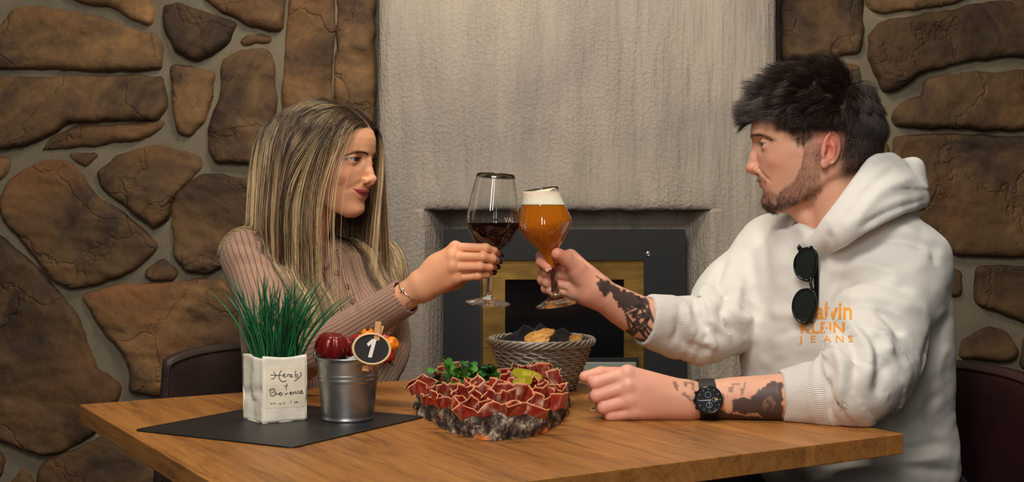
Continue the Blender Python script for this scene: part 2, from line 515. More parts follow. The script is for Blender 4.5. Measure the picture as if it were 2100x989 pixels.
def build_head(vol, fr, tab, female=False, ears=True):
    M = fr.M; mm = 0.001
    def ell(c, r, k=4, op='add', A=None): vol.ell(fr.w(c), np.array(r) * mm, M if A is None else A, k * mm, op)
    def cone(a, b, ra, rb, k=4, op='add'): vol.cone(fr.w(a), fr.w(b), ra * mm, rb * mm, k * mm, op)
    def tube(pts, rad, k=3, op='add', n=16):
        vol.tube(fr.w(spline(pts, n)), spline(np.c_[np.broadcast_to(rad, len(pts))], n)[:, 0] * mm, k * mm, op)
    def bump(c, r, amp): vol.bump(fr.w(c), np.array(r) * mm, amp * mm, M)
    S = lambda s, u, o=0.0: (s, float(tab.surf(s, u)) + o, u)
    # skull and face from horizontal slices
    def skull(X, Y, Z):
        s, f, u = fr.larr(X, Y, Z)
        fb, w, bk, f0 = tab.get(u)
        fb, w, bk, f0 = (t.reshape(u.shape) for t in (fb, w, bk, f0))
        a = np.where(f > f0, fb - f0, f0 - bk); p = 2.15
        q = np.abs(f - f0) / a; r = np.abs(s) / w
        rho = (q ** p + r ** p) ** (1 / p)
        dist = np.sqrt((f - f0) ** 2 + s ** 2)
        d = (rho - 1) / np.maximum(rho, 1e-3) * dist
        d = np.where(rho < 0.3, -12, d)
        d = np.maximum(d, np.maximum(u - tab.hi, tab.lo - u))
        return d * 0.8 * mm
    c = fr.w((0, 10, 12)); vol.fn(skull, c - 0.165, c + 0.165)
    e = -1 if female else 0
    eu = 11.5 if female else 11                       # eye height
    # sockets, brow, cheeks
    for g in (-1, 1):
        ell((g * 33, tab.surf(33, eu) + 6, eu - 1), (19, 11, 12.5), 9, 'cut')
        if not female: bump((g * 24, 111, 27), (20, 10, 8), 3.2)
        else: bump((g * 26, 106, 24), (20, 10, 7), 1.2)
        bump((g * 46, tab.surf(46, -16), -18), (17, 15, 13), 5.6 if female else 3.0)
        bump((g * 34, tab.surf(34, -62), -60), (10, 14, 14), 1.2)
        bump((g * 62, 40, -2), (10, 22, 10), 1.5)
        if not female: bump((g * 50, 12, -58), (12, 14, 14), 3.0)
    # nose
    if not female:
        cone((0, 109.5, 15), (0, 114, -8), 6.5, 7.0, 9); cone((0, 114, -8), (0, 117.5, -25.5), 7.0, 9.6, 7)
        ell((0, 116, -27), (10, 11.5, 8.5), 5)
        al, an = (12.5, 106, -29.5), (6.5, 10.5, 7.5)
    else:
        cone((0, 103.5, 9), (0, 106.5, -10), 5.0, 5.2, 9); cone((0, 106.5, -10), (0, 110.5, -22.5), 5.2, 7.0, 7)
        ell((0, 110.5, -23.5), (7.8, 9.2, 7.0), 5)
        al, an = (10.2, 102.5, -26.5), (5.2, 8.8, 6.2)
    for g in (-1, 1):
        ell((g * al[0], al[1], al[2]), an, 4)
        ell((g * 6.2, al[1] + 5, al[2] - 7.0), (2.9, 5.5, 3.2), 2.5, 'cut')
    cone((0, al[1] + 9, al[2] - 3.5), (0, al[1], al[2] - 7), 4.2, 4.0, 4)
    # mouth
    up = 3.6 if not female else 3.5; lo = 4.4 if not female else 4.5
    smile = 5.0 if not female else 8.5
    mu = -51.0
    W = 30 if not female else 30
    tube([S(-W, mu + smile, -3.5), S(-W * .5, mu + 2.6 + smile * .15, -1.2), S(-4, mu + 4.2, .2), S(0, mu + 3.6, 0), S(4, mu + 4.2, .2), S(W * .5, mu + 2.6 + smile * .15, -1.2), S(W, mu + smile, -3.5)],
         [1.2, up * .8, up, up, up, up * .8, 1.2], 3.5)
    tube([S(-W * .9, mu + smile - 1, -4), S(-W * .5, mu - 4.0 + smile * .2, -2.6), S(0, mu - 5.0, -1.6), S(W * .5, mu - 4.0 + smile * .2, -2.6), S(W * .9, mu + smile - 1, -4)],
         [1.2, lo * .8, lo, lo * .8, 1.2], 3.5)
    tube([S(-W, mu + smile, .2), S(-W * .6, mu + smile * .3, 1.6), S(0, mu, 3.4), S(W * .6, mu + smile * .3, 1.6), S(W, mu + smile, .2)], [.5, .9, 1.0, .9, .5], 1.8, 'cut')
    for g in (-1, 1):
        if not female: tube([S(g * 17, -28, 1.0), S(g * 26, -38, .2), S(g * 35, mu + 3, .5)], [.6, .9, .5], 6.0, 'cut')
        else: tube([S(g * 16, -29, 2.2), S(g * 27, -37, 2.6), S(g * 37, -44, 4.5)], [.3, .5, .2], 9.0, 'cut')
    bump(S(0, -68, 2), (16, 8, 5), -1.6)
    bump((0, tab.surf(0, -86), -85), (15, 10, 10), 1.5)
    # eyelids round the eyeball, opened by an almond
    ey = []
    for g in (-1, 1):
        ec = np.array([g * (31.5 if not female else 30.5), tab.surf(31.5, eu) - (12.8 if not female else 11.8), eu])
        ey.append(ec)
        def lid(X, Y, Z, ec=ec, g=g):
            s, f, u = fr.larr(X, Y, Z)
            ds, df, du = s - ec[0], f - ec[1], u - ec[2]
            rr = np.sqrt(ds ** 2 + df ** 2 + du ** 2)
            sh = rr - 13.4 - 1.0 * np.exp(-((du - 5.5) / 2.6) ** 2)
            x = np.clip(ds / 13.0, -1, 1); arch = np.sqrt(np.maximum(1 - x ** 2, 0))
            tilt = ds * g * 0.06
            top = tilt + (3.6 if not female else 3.3) * arch ** .9; bot = tilt - (3.2 if not female else 2.3) * arch ** 1.2
            slit = np.maximum(np.maximum(du - top, bot - du), np.abs(ds) - 12.6)
            slit = np.where(df > 0, slit, 20)
            return np.maximum(sh, -slit * 0.9) * mm
        q = fr.w(ec)
        vol.fn(lid, q - 0.021, q + 0.021, 0.0022)
        def opening(X, Y, Z, ec=ec, g=g):
            s, f, u = fr.larr(X, Y, Z)
            ds, df, du = s - ec[0], f - ec[1], u - ec[2]
            x = np.clip(ds / 13.0, -1, 1); arch = np.sqrt(np.maximum(1 - x ** 2, 0)); tilt = ds * g * 0.06
            top = tilt + (3.6 if not female else 3.3) * arch ** .9; bot = tilt - (3.2 if not female else 2.3) * arch ** 1.2
            slit = np.maximum(np.maximum(du - top, bot - du), np.abs(ds) - 12.6)
            return np.maximum(slit, -df + 2) * mm
        vol.fn(opening, q - 0.021, q + 0.021, 0.0008, 'cut')
    # ears
    if ears:
        for g in (-1, 1):
            A = rot_axes(rot_axes(M, 'Z', -g * 18), 'X', 12)
            O = fr.w((g * 70.5, -9, 0))
            L = lambda x, y, z: O + (A @ np.array([g * x, y, z])) * mm
            vol.ell(L(0, -1, 0), np.array([6.4, 15.5, 27]) * mm, A, 0.004)
            vol.ell(L(8.2, 1.5, -5), np.array([8.2, 8.0, 12.0]) * mm, A, 0.002, 'cut')
            vol.ell(L(8.5, -1, 14), np.array([5.5, 7.5, 8]) * mm, A, 0.002, 'cut')
            th = np.radians(np.linspace(-60, 215, 22))
            hp = np.array([L(3.6, -np.cos(t) * (15.2 if np.cos(t) > 0 else 11.5) - 1, np.sin(t) * 26.5 + 1) for t in th])
            vol.tube(hp, np.linspace(2.4, 3.2, 22) * mm, 0.0025)
            vol.tube(np.array([L(3.2, 10, -10), L(4.2, 7.5, -3), L(3.6, 9.5, 5)]), np.array([2.2, 3.0, 2.0]) * mm, 0.003)     # tragus
            vol.tube(np.array([L(3, -9, -14), L(4.2, -9, -4), L(4, -7, 7), L(3, -2, 13)]), np.array([2.0, 2.4, 2.4, 1.8]) * mm, 0.003)  # antihelix
            vol.ell(L(1.5, 3, -25), np.array([4, 7.5, 8]) * mm, A, 0.004)
    return ey

def g3(p, c, r):
    d = (p - np.array(c)) / np.array(r, float)
    return np.exp(-(d ** 2).sum(-1))

def skin_mat(name, sss=0.18):
    m, nt, b = new_mat(name)
    a = attr_out(nt, 'col')
    n = node(nt, 'ShaderNodeTexNoise', i_Scale=55.0, i_Detail=4.0)
    tc = nt.nodes.new('ShaderNodeTexCoord'); nt.links.new(tc.outputs['Object'], n.inputs['Vector'])
    v = node(nt, 'ShaderNodeHueSaturation', i_Saturation=1.0)
    mr = node(nt, 'ShaderNodeMapRange', i_To_Min=0.9, i_To_Max=1.1)
    nt.links.new(n.outputs['Fac'], mr.inputs['Value']); nt.links.new(mr.outputs[0], v.inputs['Value'])
    nt.links.new(a.outputs['Color'], v.inputs['Color']); nt.links.new(v.outputs[0], b.inputs['Base Color'])
    b.inputs['Subsurface Weight'].default_value = sss
    b.inputs['Subsurface Radius'].default_value = (0.010, 0.004, 0.002)
    b.inputs['Subsurface Scale'].default_value = 0.6
    b.inputs['Roughness'].default_value = 0.48
    b.inputs['Specular IOR Level'].default_value = 0.42
    n2 = node(nt, 'ShaderNodeTexNoise', i_Scale=700.0, i_Detail=3.0); nt.links.new(tc.outputs['Object'], n2.inputs['Vector'])
    bumpn(nt, b, n2.outputs['Fac'], 0.12, 0.001)
    return m

def eye_mesh(name, fr, ec, look, iris_col, parent, mat, r=12.2):
    """eyeball as a fine sphere: white, iris and pupil coloured by angle from the gaze, cornea bulge"""
    mb = MB(); mb.sphere((0, 0, 0), 1.0, 64, 48)
    V = np.concatenate(mb.V)
    g = np.array(look, float); g /= np.linalg.norm(g)
    ca = V @ g; ang = np.degrees(np.arccos(np.clip(ca, -1, 1)))
    rad = r + 0.9 * np.exp(-(ang / 22) ** 2)
    W = fr.w(ec + V * rad[:, None])
    col = np.tile(np.array(srgb(178, 166, 158)), (len(V), 1))
    col = col * (1 - 0.25 * sm(ang, 40, 80))[:, None] + np.array([.35, .1, .08]) * (0.1 * sm(ang, 40, 80))[:, None]
    ir = np.array(iris_col) * (0.8 + 0.4 * RNG.random(len(V)))[:, None]
    k = 1 - sm(ang, 28, 32); col = col * (1 - k)[:, None] + ir * k[:, None]
    k = sm(ang, 24, 28) * (1 - sm(ang, 29, 33)); col = col * (1 - .7 * k)[:, None]
    k = 1 - sm(ang, 9, 12); col = col * (1 - k)[:, None] + 0.004 * k[:, None]
    return mk(name, W, mb.F, mat, parent, True, col=col)
# ---------------------------------------------------------------- room
from mathutils.geometry import delaunay_2d_cdt
YS = 3.32      # mortar plane of the stone walls
YP = 3.20      # face of the plastered chimney breast

def mortar_mat():
    m, nt, b = new_mat('mortar')
    v = mapping(nt)
    n1 = node(nt, 'ShaderNodeTexNoise', i_Scale=5.0, i_Detail=6.0); nt.links.new(v, n1.inputs['Vector'])
    n2 = node(nt, 'ShaderNodeTexNoise', i_Scale=230.0, i_Detail=3.0); nt.links.new(v, n2.inputs['Vector'])
    r = ramp(nt, n1.outputs['Fac'], [(0.3, srgb(92, 80, 57)), (0.55, srgb(118, 105, 78)), (0.75, srgb(132, 118, 90))])
    c = mixc(nt, 0.35, r.outputs[0], n2.outputs['Color'], 'OVERLAY')
    hs = node(nt, 'ShaderNodeHueSaturation', i_Saturation=0.75); nt.links.new(c, hs.inputs['Color'])
    nt.links.new(hs.outputs[0], b.inputs['Base Color'])
    b.inputs['Roughness'].default_value = 0.92
    bumpn(nt, b, n2.outputs['Fac'], 0.25, 0.004)
    return m

def stone_mat():
    m, nt, b = new_mat('field_stone')
    v = mapping(nt)
    oi = nt.nodes.new('ShaderNodeObjectInfo')
    add = nt.nodes.new('ShaderNodeVectorMath'); add.operation = 'ADD'
    mul = nt.nodes.new('ShaderNodeVectorMath'); mul.operation = 'SCALE'; mul.inputs[0].default_value = (7, 5, 9)
    nt.links.new(oi.outputs['Random'], mul.inputs['Scale']); nt.links.new(v, add.inputs[0]); nt.links.new(mul.outputs[0], add.inputs[1])
    V = add.outputs[0]
    n1 = node(nt, 'ShaderNodeTexNoise', i_Scale=4.2, i_Detail=9.0, i_Roughness=0.66, i_Distortion=0.8); nt.links.new(V, n1.inputs['Vector'])
    n2 = node(nt, 'ShaderNodeTexNoise', i_Scale=60.0, i_Detail=6.0, i_Roughness=0.7); nt.links.new(V, n2.inputs['Vector'])
    n3 = node(nt, 'ShaderNodeTexNoise', i_Scale=3.2, i_Detail=4.0); nt.links.new(V, n3.inputs['Vector'])
    r = ramp(nt, n1.outputs['Fac'], [(0.28, srgb(54, 44, 40)), (0.42, srgb(92, 74, 56)), (0.53, srgb(124, 100, 66)), (0.66, srgb(152, 122, 76)), (0.82, srgb(180, 158, 128))])
    o = ramp(nt, n3.outputs['Fac'], [(0.50, (0, 0, 0)), (0.72, (1, 1, 1))])
    tone = attr_out(nt, 'tone')
    of = node(nt, 'ShaderNodeMath', operation='MULTIPLY'); of.inputs[1].default_value = .8; nt.links.new(o.outputs[0], of.inputs[0])
    c = mixc(nt, of.outputs[0], r.outputs[0], srgb(150, 106, 56))
    g = ramp(nt, tone.outputs['Fac'], [(0.0, srgb(110, 98, 95)), (0.35, srgb(150, 138, 128)), (0.65, srgb(186, 170, 150)), (1.0, srgb(235, 200, 150))])
    c = mixc(nt, 1.0, c, g.outputs[0], 'MULTIPLY')
    hs = node(nt, 'ShaderNodeHueSaturation', i_Saturation=0.92, i_Value=1.55); nt.links.new(c, hs.inputs['Color'])
    d = mixc(nt, 0.30, hs.outputs[0], n2.outputs['Fac'], 'OVERLAY')
    nt.links.new(d, b.inputs['Base Color'])
    b.inputs['Roughness'].default_value = 0.78; b.inputs['Specular IOR Level'].default_value = 0.35
    nb = bumpn(nt, b, n2.outputs['Fac'], 0.55, 0.006)
    vo = node(nt, 'ShaderNodeTexVoronoi', i_Scale=3.0); vo.feature = 'DISTANCE_TO_EDGE'
    ns = nt.nodes.new('ShaderNodeVectorMath'); ns.operation = 'MULTIPLY_ADD'; ns.inputs[1].default_value = (.30, .30, .30)
    n4 = node(nt, 'ShaderNodeTexNoise', i_Scale=6.0, i_Detail=5.0); nt.links.new(V, n4.inputs['Vector'])
    nt.links.new(n4.outputs['Color'], ns.inputs[0]); nt.links.new(V, ns.inputs[2]); nt.links.new(ns.outputs[0], vo.inputs['Vector'])
    cr = ramp(nt, vo.outputs['Distance'], [(0.0, (0, 0, 0)), (0.018, (1, 1, 1))])
    bumpn(nt, b, cr.outputs[0], 0.45, 0.010, nb)
    return m
M_MORTAR, M_STONE = mortar_mat(), stone_mat()

STONES_L = [  # photo outlines of the left wall's stones: tone, thickness cm, points
    (.62, 4.0, [(-34, 138), (-38, 55), (10, 50), (25, 20), (56, 15), (152, 25), (217, 38), (263, 56), (324, 76), (335, 101), (335, 143), (202, 144), (90, 141)]),
    (.55, 5.2, [(-40, 158), (101, 159), (334, 157), (340, 182), (344, 212), (334, 230), (324, 246), (202, 247), (152, 251), (106, 274), (51, 299), (20, 303), (-40, 303)]),
    (.40, 2.6, [(86, 309), (112, 282), (160, 258), (303, 252), (341, 249), (324, 268), (283, 288), (192, 298), (126, 303)]),
    (.7, 3.0, [(-24, 318), (12, 322), (23, 331), (15, 359), (-24, 388)]),
    (.75, 4.0, [(128, -14), (177, 8), (217, 12), (243, 18), (273, 38), (303, 53), (317, 48), (316, 20), (306, -14)]),
    (.22, 4.5, [(336, 10), (374, 10), (435, 28), (488, 50), (470, 86), (435, 116), (404, 126), (360, 107), (352, 86), (338, 55)]),
    (.42, 4.2, [(408, -12), (455, 25), (505, 48), (560, 63), (580, 60), (584, -12)]),
    (.35, 1.6, [(492, 88), (508, 72), (536, 72), (556, 78), (552, 88), (526, 84), (505, 92)]),
    (.50, 4.0, [(458, 119), (495, 104), (546, 101), (560, 115), (566, 200), (556, 300), (536, 344), (505, 336), (445, 334), (427, 308), (430, 268), (455, 187)]),
    (.60, 3.4, [(351, 134), (404, 139), (444, 147), (435, 202), (417, 253), (389, 281), (369, 273), (359, 222)]),
    (.35, 1.5, [(142, 316), (172, 318), (203, 316), (186, 332), (176, 345), (160, 330)]),
    (.48, 4.0, [(202, 354), (243, 318), (324, 298), (374, 308), (416, 325), (414, 344), (384, 374), (354, 410), (349, 445), (318, 470), (298, 455), (253, 415), (212, 384)]),
    (.45, 4.4, [(0, 420), (20, 370), (46, 349), (106, 326), (142, 331), (167, 354), (197, 404), (253, 435), (300, 475), (324, 506), (288, 547), (216, 578), (149, 593), (113, 573), (77, 526), (46, 490), (10, 450)]),
    (.52, 4.2, [(356, 425), (364, 395), (410, 362), (450, 360), (535, 370), (545, 450), (470, 540), (430, 560), (385, 553), (363, 530), (358, 470)]),
    (.30, 3.0, [(298, 562), (334, 529), (366, 557), (355, 577), (309, 573)]),
    (.38, 4.6, [(-40, 466), (0, 482), (36, 513), (77, 549), (118, 598), (160, 650), (175, 701), (201, 758), (248, 790), (243, 820), (195, 887), (130, 925), (95, 930), (50, 917), (0, 898), (-40, 885)]),
    (.72, 4.0, [(168, 607), (232, 588), (335, 582), (410, 572), (462, 574), (505, 640), (505, 730), (420, 790), (318, 812), (268, 798), (272, 760), (255, 725), (216, 675)]),
    (.30, 4.0, [(80, 965), (100, 942), (160, 920), (216, 893), (290, 942), (380, 985), (385, 1045), (86, 1045)]),
    (.35, 4.0, [(-30, 930), (6, 928), (12, 950), (0, 975), (-30, 982)]),
    (.45, 3.0, [(20, 992), (50, 958), (70, 985), (70, 1045), (15, 1045)]),
    (.70, 3.0, [(598, -14), (686, -14), (684, 76), (680, 192), (690, 300), (580, 300), (580, 180), (592, 50)]),
    (.66, 3.0, [(694, -14), (764, -14), (764, 100), (768, 230), (770, 330), (700, 330), (688, 190), (692, 100)]),
    (.40, 3.0, [(724, 440), (766, 420), (772, 470), (768, 620), (715, 610)]),
    (.50, 3.0, [(560, 350), (700, 345), (765, 345), (758, 405), (712, 430), (700, 560), (560, 540)]),
    (.45, 3.2, [(520, 600), (640, 570), (700, 600), (700, 760), (520, 790)]),
    (.42, 3.2, [(715, 635), (768, 640), (768, 820), (716, 820)]),
    (.40, 3.2, [(410, 830), (560, 815), (700, 840), (690, 960), (420, 965)]),
]
STONES_R = [
    (.42, 3.2, [(1604, -14), (1766, -14), (1768, 60), (1758, 108), (1690, 120), (1604, 122)]),
    (.50, 3.5, [(1774, -14), (1777, 12), (1800, 27), (1870, 20), (1950, 8), (2010, -14)]),
    (.20, 5.5, [(1782, 121), (1784, 68), (1803, 47), (1866, 37), (1934, 26), (1987, 13), (2045, 5), (2140, -2), (2140, 118), (2045, 118), (1992, 121), (1929, 139), (1876, 152), (1855, 173), (1829, 189), (1808, 187), (1803, 168)]),
    (.33, 4.2, [(1897, 164), (1945, 155), (1997, 150), (2066, 147), (2140, 145), (2140, 270), (1960, 263), (1834, 260), (1827, 237), (1850, 210), (1890, 202)]),
    (.40, 4.4, [(1832, 280), (1960, 276), (2140, 287), (2140, 525), (2060, 523), (1960, 523), (1930, 510), (1900, 470), (1840, 400), (1830, 300)]),
    (.24, 4.4, [(2002, 549), (2140, 546), (2140, 668), (2074, 650), (1996, 618)]),
    (.45, 2.4, [(1948, 548), (1972, 560), (1968, 600), (1946, 604)]),
    (.28, 3.6, [(1972, 698), (2026, 668), (2062, 680), (2086, 722), (2074, 742), (1966, 732)]),
    (.28, 3.0, [(2096, 690), (2140, 682), (2140, 765), (2090, 752)]),
    (.30, 3.4, [(1940, 755), (2060, 765), (2060, 870), (1940, 870)]),
    (.35, 3.4, [(2075, 778), (2140, 782), (2140, 995), (2070, 985)]),
    (.70, 2.6, [(1798, 280), (1820, 290), (1820, 335), (1790, 335)]),
    (.40, 3.2, [(1604, 136), (1760, 128), (1775, 270), (1604, 280)]),
    (.40, 3.2, [(1604, 295), (1780, 290), (1800, 430), (1604, 440)]),
    (.40, 3.2, [(1604, 455), (1810, 445), (1930, 530), (1930, 640), (1604, 640)]),
    (.40, 3.2, [(1604, 655), (1930, 655), (1925, 800), (1604, 800)]),
]
def OUT(e, nrm):
    """+1 where the ring's normals point outwards, else -1"""
    a = (e[:, 0] * np.roll(e[:, 1], -1) - np.roll(e[:, 0], -1) * e[:, 1]).sum()
    return 1.0 if a > 0 else -1.0

# the courses go on a little beyond the frame
STONES_L += [(t_, h_, [(-86 - x, y) for x, y in p][::-1]) for t_, h_, p in STONES_L if max(q[0] for q in p) < 350]
STONES_R += [(t_, h_, [(4286 - x, y) for x, y in p][::-1]) for t_, h_, p in STONES_R if min(q[0] for q in p) > 1770]

def stone_mesh(poly, thick, seed):
    Yf = YS
    p = np.array([P(x, y, Yf)[[0, 2]] for x, y in poly])
    # even resampling, slightly rounded corners and a ragged edge
    q = np.concatenate([p, p[:1]]); L = np.r_[0, np.cumsum(np.linalg.norm(np.diff(q, axis=0), axis=1))]
    n = max(28, int(L[-1] / 0.009)); t = np.linspace(0, L[-1], n, endpoint=False)
    e = np.stack([np.interp(t, L, q[:, 0]), np.interp(t, L, q[:, 1])], 1)
    e = 0.5 * e + 0.25 * (np.roll(e, 1, 0) + np.roll(e, -1, 0))
    nrm = np.roll(e, -1, 0) - np.roll(e, 1, 0); nrm = np.stack([nrm[:, 1], -nrm[:, 0]], 1); nrm /= np.linalg.norm(nrm, axis=1)[:, None]
    cw = np.sign(((e - np.roll(e, 1, 0))[:, 0] * (e + np.roll(e, 1, 0))[:, 1]).sum())
    e = e + nrm * (-cw if False else 1) * 0 + nrm * OUT(e, nrm) * .0045 + nrm * (0.0040 * fbm(e[:, 0] * 28, e[:, 1] * 28, np.float64(seed), 3))[:, None]
    lo, hi = e.min(0), e.max(0); st = 0.0085
    gx, gz = np.meshgrid(np.arange(lo[0], hi[0], st), np.arange(lo[1], hi[1], st)); G = np.stack([gx.ravel(), gz.ravel()], 1)
    G = G + RNG.uniform(-.25, .25, G.shape) * st
    def dist(Q):
        a = e; b = np.roll(e, -1, 0); ab = b - a
        tt = np.clip(((Q[:, None] - a) * ab).sum(-1) / (ab ** 2).sum(-1), 0, 1)
        return np.linalg.norm(Q[:, None] - a - tt[..., None] * ab, axis=-1).min(1)
    def inside(Q):
        a = e; b = np.roll(e, -1, 0)
        c = (a[:, 1] > Q[:, None, 1]) != (b[:, 1] > Q[:, None, 1])
        xi = (b[:, 0] - a[:, 0]) * (Q[:, None, 1] - a[:, 1]) / (b[:, 1] - a[:, 1] + 1e-12) + a[:, 0]
        return ((Q[:, None, 0] < xi) & c).sum(1) % 2 == 1
    ins = inside(G); G = G[ins]; dg = dist(G); k = dg > 0.006; G = G[k]
    off = e - nrm * 0.0035 * (1 if inside(e - nrm * 0.003).mean() > 0.5 else -1)
    off = off[inside(off)]
    A = np.concatenate([e, off, G]); m = len(e)
    edges = [(i, (i + 1) % m) for i in range(m)]
    r = delaunay_2d_cdt([Vector(v) for v in A], edges, [tuple(range(m))], 1, 1e-6)
    W = np.array([tuple(v) for v in r[0]]); T = [tuple(f) for f in r[2]]
    d = dist(W)
    zc = W[:, 1].mean(); zr = (W[:, 1] - zc) / (np.ptp(W[:, 1]) * .5 + 1e-6)
    h = (thick * (.80 - .30 * zr)) * (.75 * (1 - np.exp(-d / 0.0022)) + .25 * (1 - np.exp(-d / 0.018))) - 0.002
    fx, fz = W[:, 0] * 6, W[:, 1] * 9
    big = fbm(fx, fz, np.float64(seed * 3.7), 4)
    terr = big * 3.0; terr = (np.floor(terr) + sm(terr - np.floor(terr), 0.35, 0.65)) / 3.0
    led = fbm(W[:, 0] * 5 + 3 * W[:, 1], W[:, 1] * 16, np.float64(seed * 1.9), 3) * 2.2; led = (np.floor(led) + sm(led - np.floor(led), .42, .58)) / 2.2
    h = h + (0.0055 * np.clip(terr + .2, -.35, 1) + 0.0075 * np.clip(led + .25, -.3, 1.2) + 0.0025 * fbm(W[:, 0] * 30, W[:, 1] * 45, np.float64(seed), 3)) * sm(d, 0, 0.012)
    V = np.stack([W[:, 0], Yf - h, W[:, 1]], 1)
    # close the outline back into the mortar
    bi = [i for i in range(len(W)) if d[i] < 1e-5]
    # orient to the camera
    F2 = []
    for f in T:
        a, b, c = (W[f[0]], W[f[1]], W[f[2]])
        cr = (b[0] - a[0]) * (c[1] - a[1]) - (b[1] - a[1]) * (c[0] - a[0])
        F2.append(f if cr > 0 else f[::-1])
    return V, F2

def grid_faces(nx, nz):
    i = np.arange(nx - 1)[:, None] * nz + np.arange(nz - 1)[None]
    i = i.ravel(); return np.stack([i, i + nz, i + nz + 1, i + 1], 1)

def stone_wall(name, x0, x1, stones, seed0):
    xs = np.sort(np.r_[np.linspace(x0, x1, 70), np.linspace(P(750, 0, YS)[0], P(790, 0, YS)[0], 20) if x0 < -1 else np.linspace(P(1582, 0, YS)[0], P(1620, 0, YS)[0], 20)]); zs = np.linspace(0, 2.5, 120)
    X, Z = np.meshgrid(xs, zs, indexing='ij')
    Y = YS - 0.003 + 0.004 * fbm(X * 9, Z * 9, np.float64(seed0), 3) + .035 * np.exp(-(np.minimum(np.abs(X - P(772, 0, YS)[0]), np.abs(X - P(1598, 0, YS)[0])) / .010) ** 2)
    w = mk(name, np.stack([X, Y, Z], -1), grid_faces(90, 120), M_MORTAR, None, True)
    tag(w, kind='structure')
    for i, (tone, th, poly) in enumerate(stones):
        V, Fc = stone_mesh(poly, th / 100 * .72, seed0 + i * 1.37)
        o = mk('stone', V, Fc, M_STONE, w, True, attrs={'tone': np.full(len(V), tone)})
    return w
stone_wall('wall_left', -3.0, P(795, 0, YS)[0], STONES_L, 3)
stone_wall('wall_right', P(1578, 0, YS)[0], 3.0, STONES_R, 91)

def plaster_mat():
    m, nt, b = new_mat('trowelled_plaster')
    v = mapping(nt); vs = mapping(nt, (85, 85, 9.0)); vs2 = mapping(nt, (14, 14, 1.6))
    n1 = node(nt, 'ShaderNodeTexNoise', i_Scale=2.6, i_Detail=5.0, i_Distortion=0.4); nt.links.new(v, n1.inputs['Vector'])
    ns = node(nt, 'ShaderNodeTexNoise', i_Scale=1.0, i_Detail=5.0, i_Roughness=0.6); nt.links.new(vs, ns.inputs['Vector'])
    ns2 = node(nt, 'ShaderNodeTexNoise', i_Scale=1.0, i_Detail=4.0); nt.links.new(vs2, ns2.inputs['Vector'])
    n3 = node(nt, 'ShaderNodeTexNoise', i_Scale=115.0, i_Detail=3.0, i_Roughness=0.5); nt.links.new(v, n3.inputs['Vector'])
    r = ramp(nt, n1.outputs['Fac'], [(0.25, srgb(142, 134, 132)), (0.45, srgb(164, 153, 142)), (0.6, srgb(176, 165, 149)), (0.8, srgb(154, 144, 128))])
    c = mixc(nt, 0.20, r.outputs[0], ramp(nt, ns2.outputs['Fac'], [(0.3, srgb(112, 104, 104)), (0.7, srgb(178, 170, 156))]).outputs[0])
    c = mixc(nt, 0.14, c, ns.outputs['Fac'], 'OVERLAY')
    nt.links.new(c, b.inputs['Base Color'])
    b.inputs['Roughness'].default_value = 0.68; b.inputs['Specular IOR Level'].default_value = 0.3
    pit = ramp(nt, n3.outputs['Fac'], [(0.42, (0, 0, 0)), (0.62, (1, 1, 1))])
    nm = node(nt, 'ShaderNodeTexNoise', i_Scale=3.0, i_Detail=2.0); nt.links.new(v, nm.inputs['Vector'])
    mk_ = ramp(nt, nm.outputs['Fac'], [(0.35, (.25, .25, .25)), (0.6, (1, 1, 1))])
    h = mixc(nt, 1.0, pit.outputs[0], mk_.outputs[0], 'MULTIPLY')
    a = bumpn(nt, b, ns.outputs['Fac'], 0.9, 0.006)
    bumpn(nt, b, h, 0.30, 0.004, a)
    return m
M_PLASTER = plaster_mat()

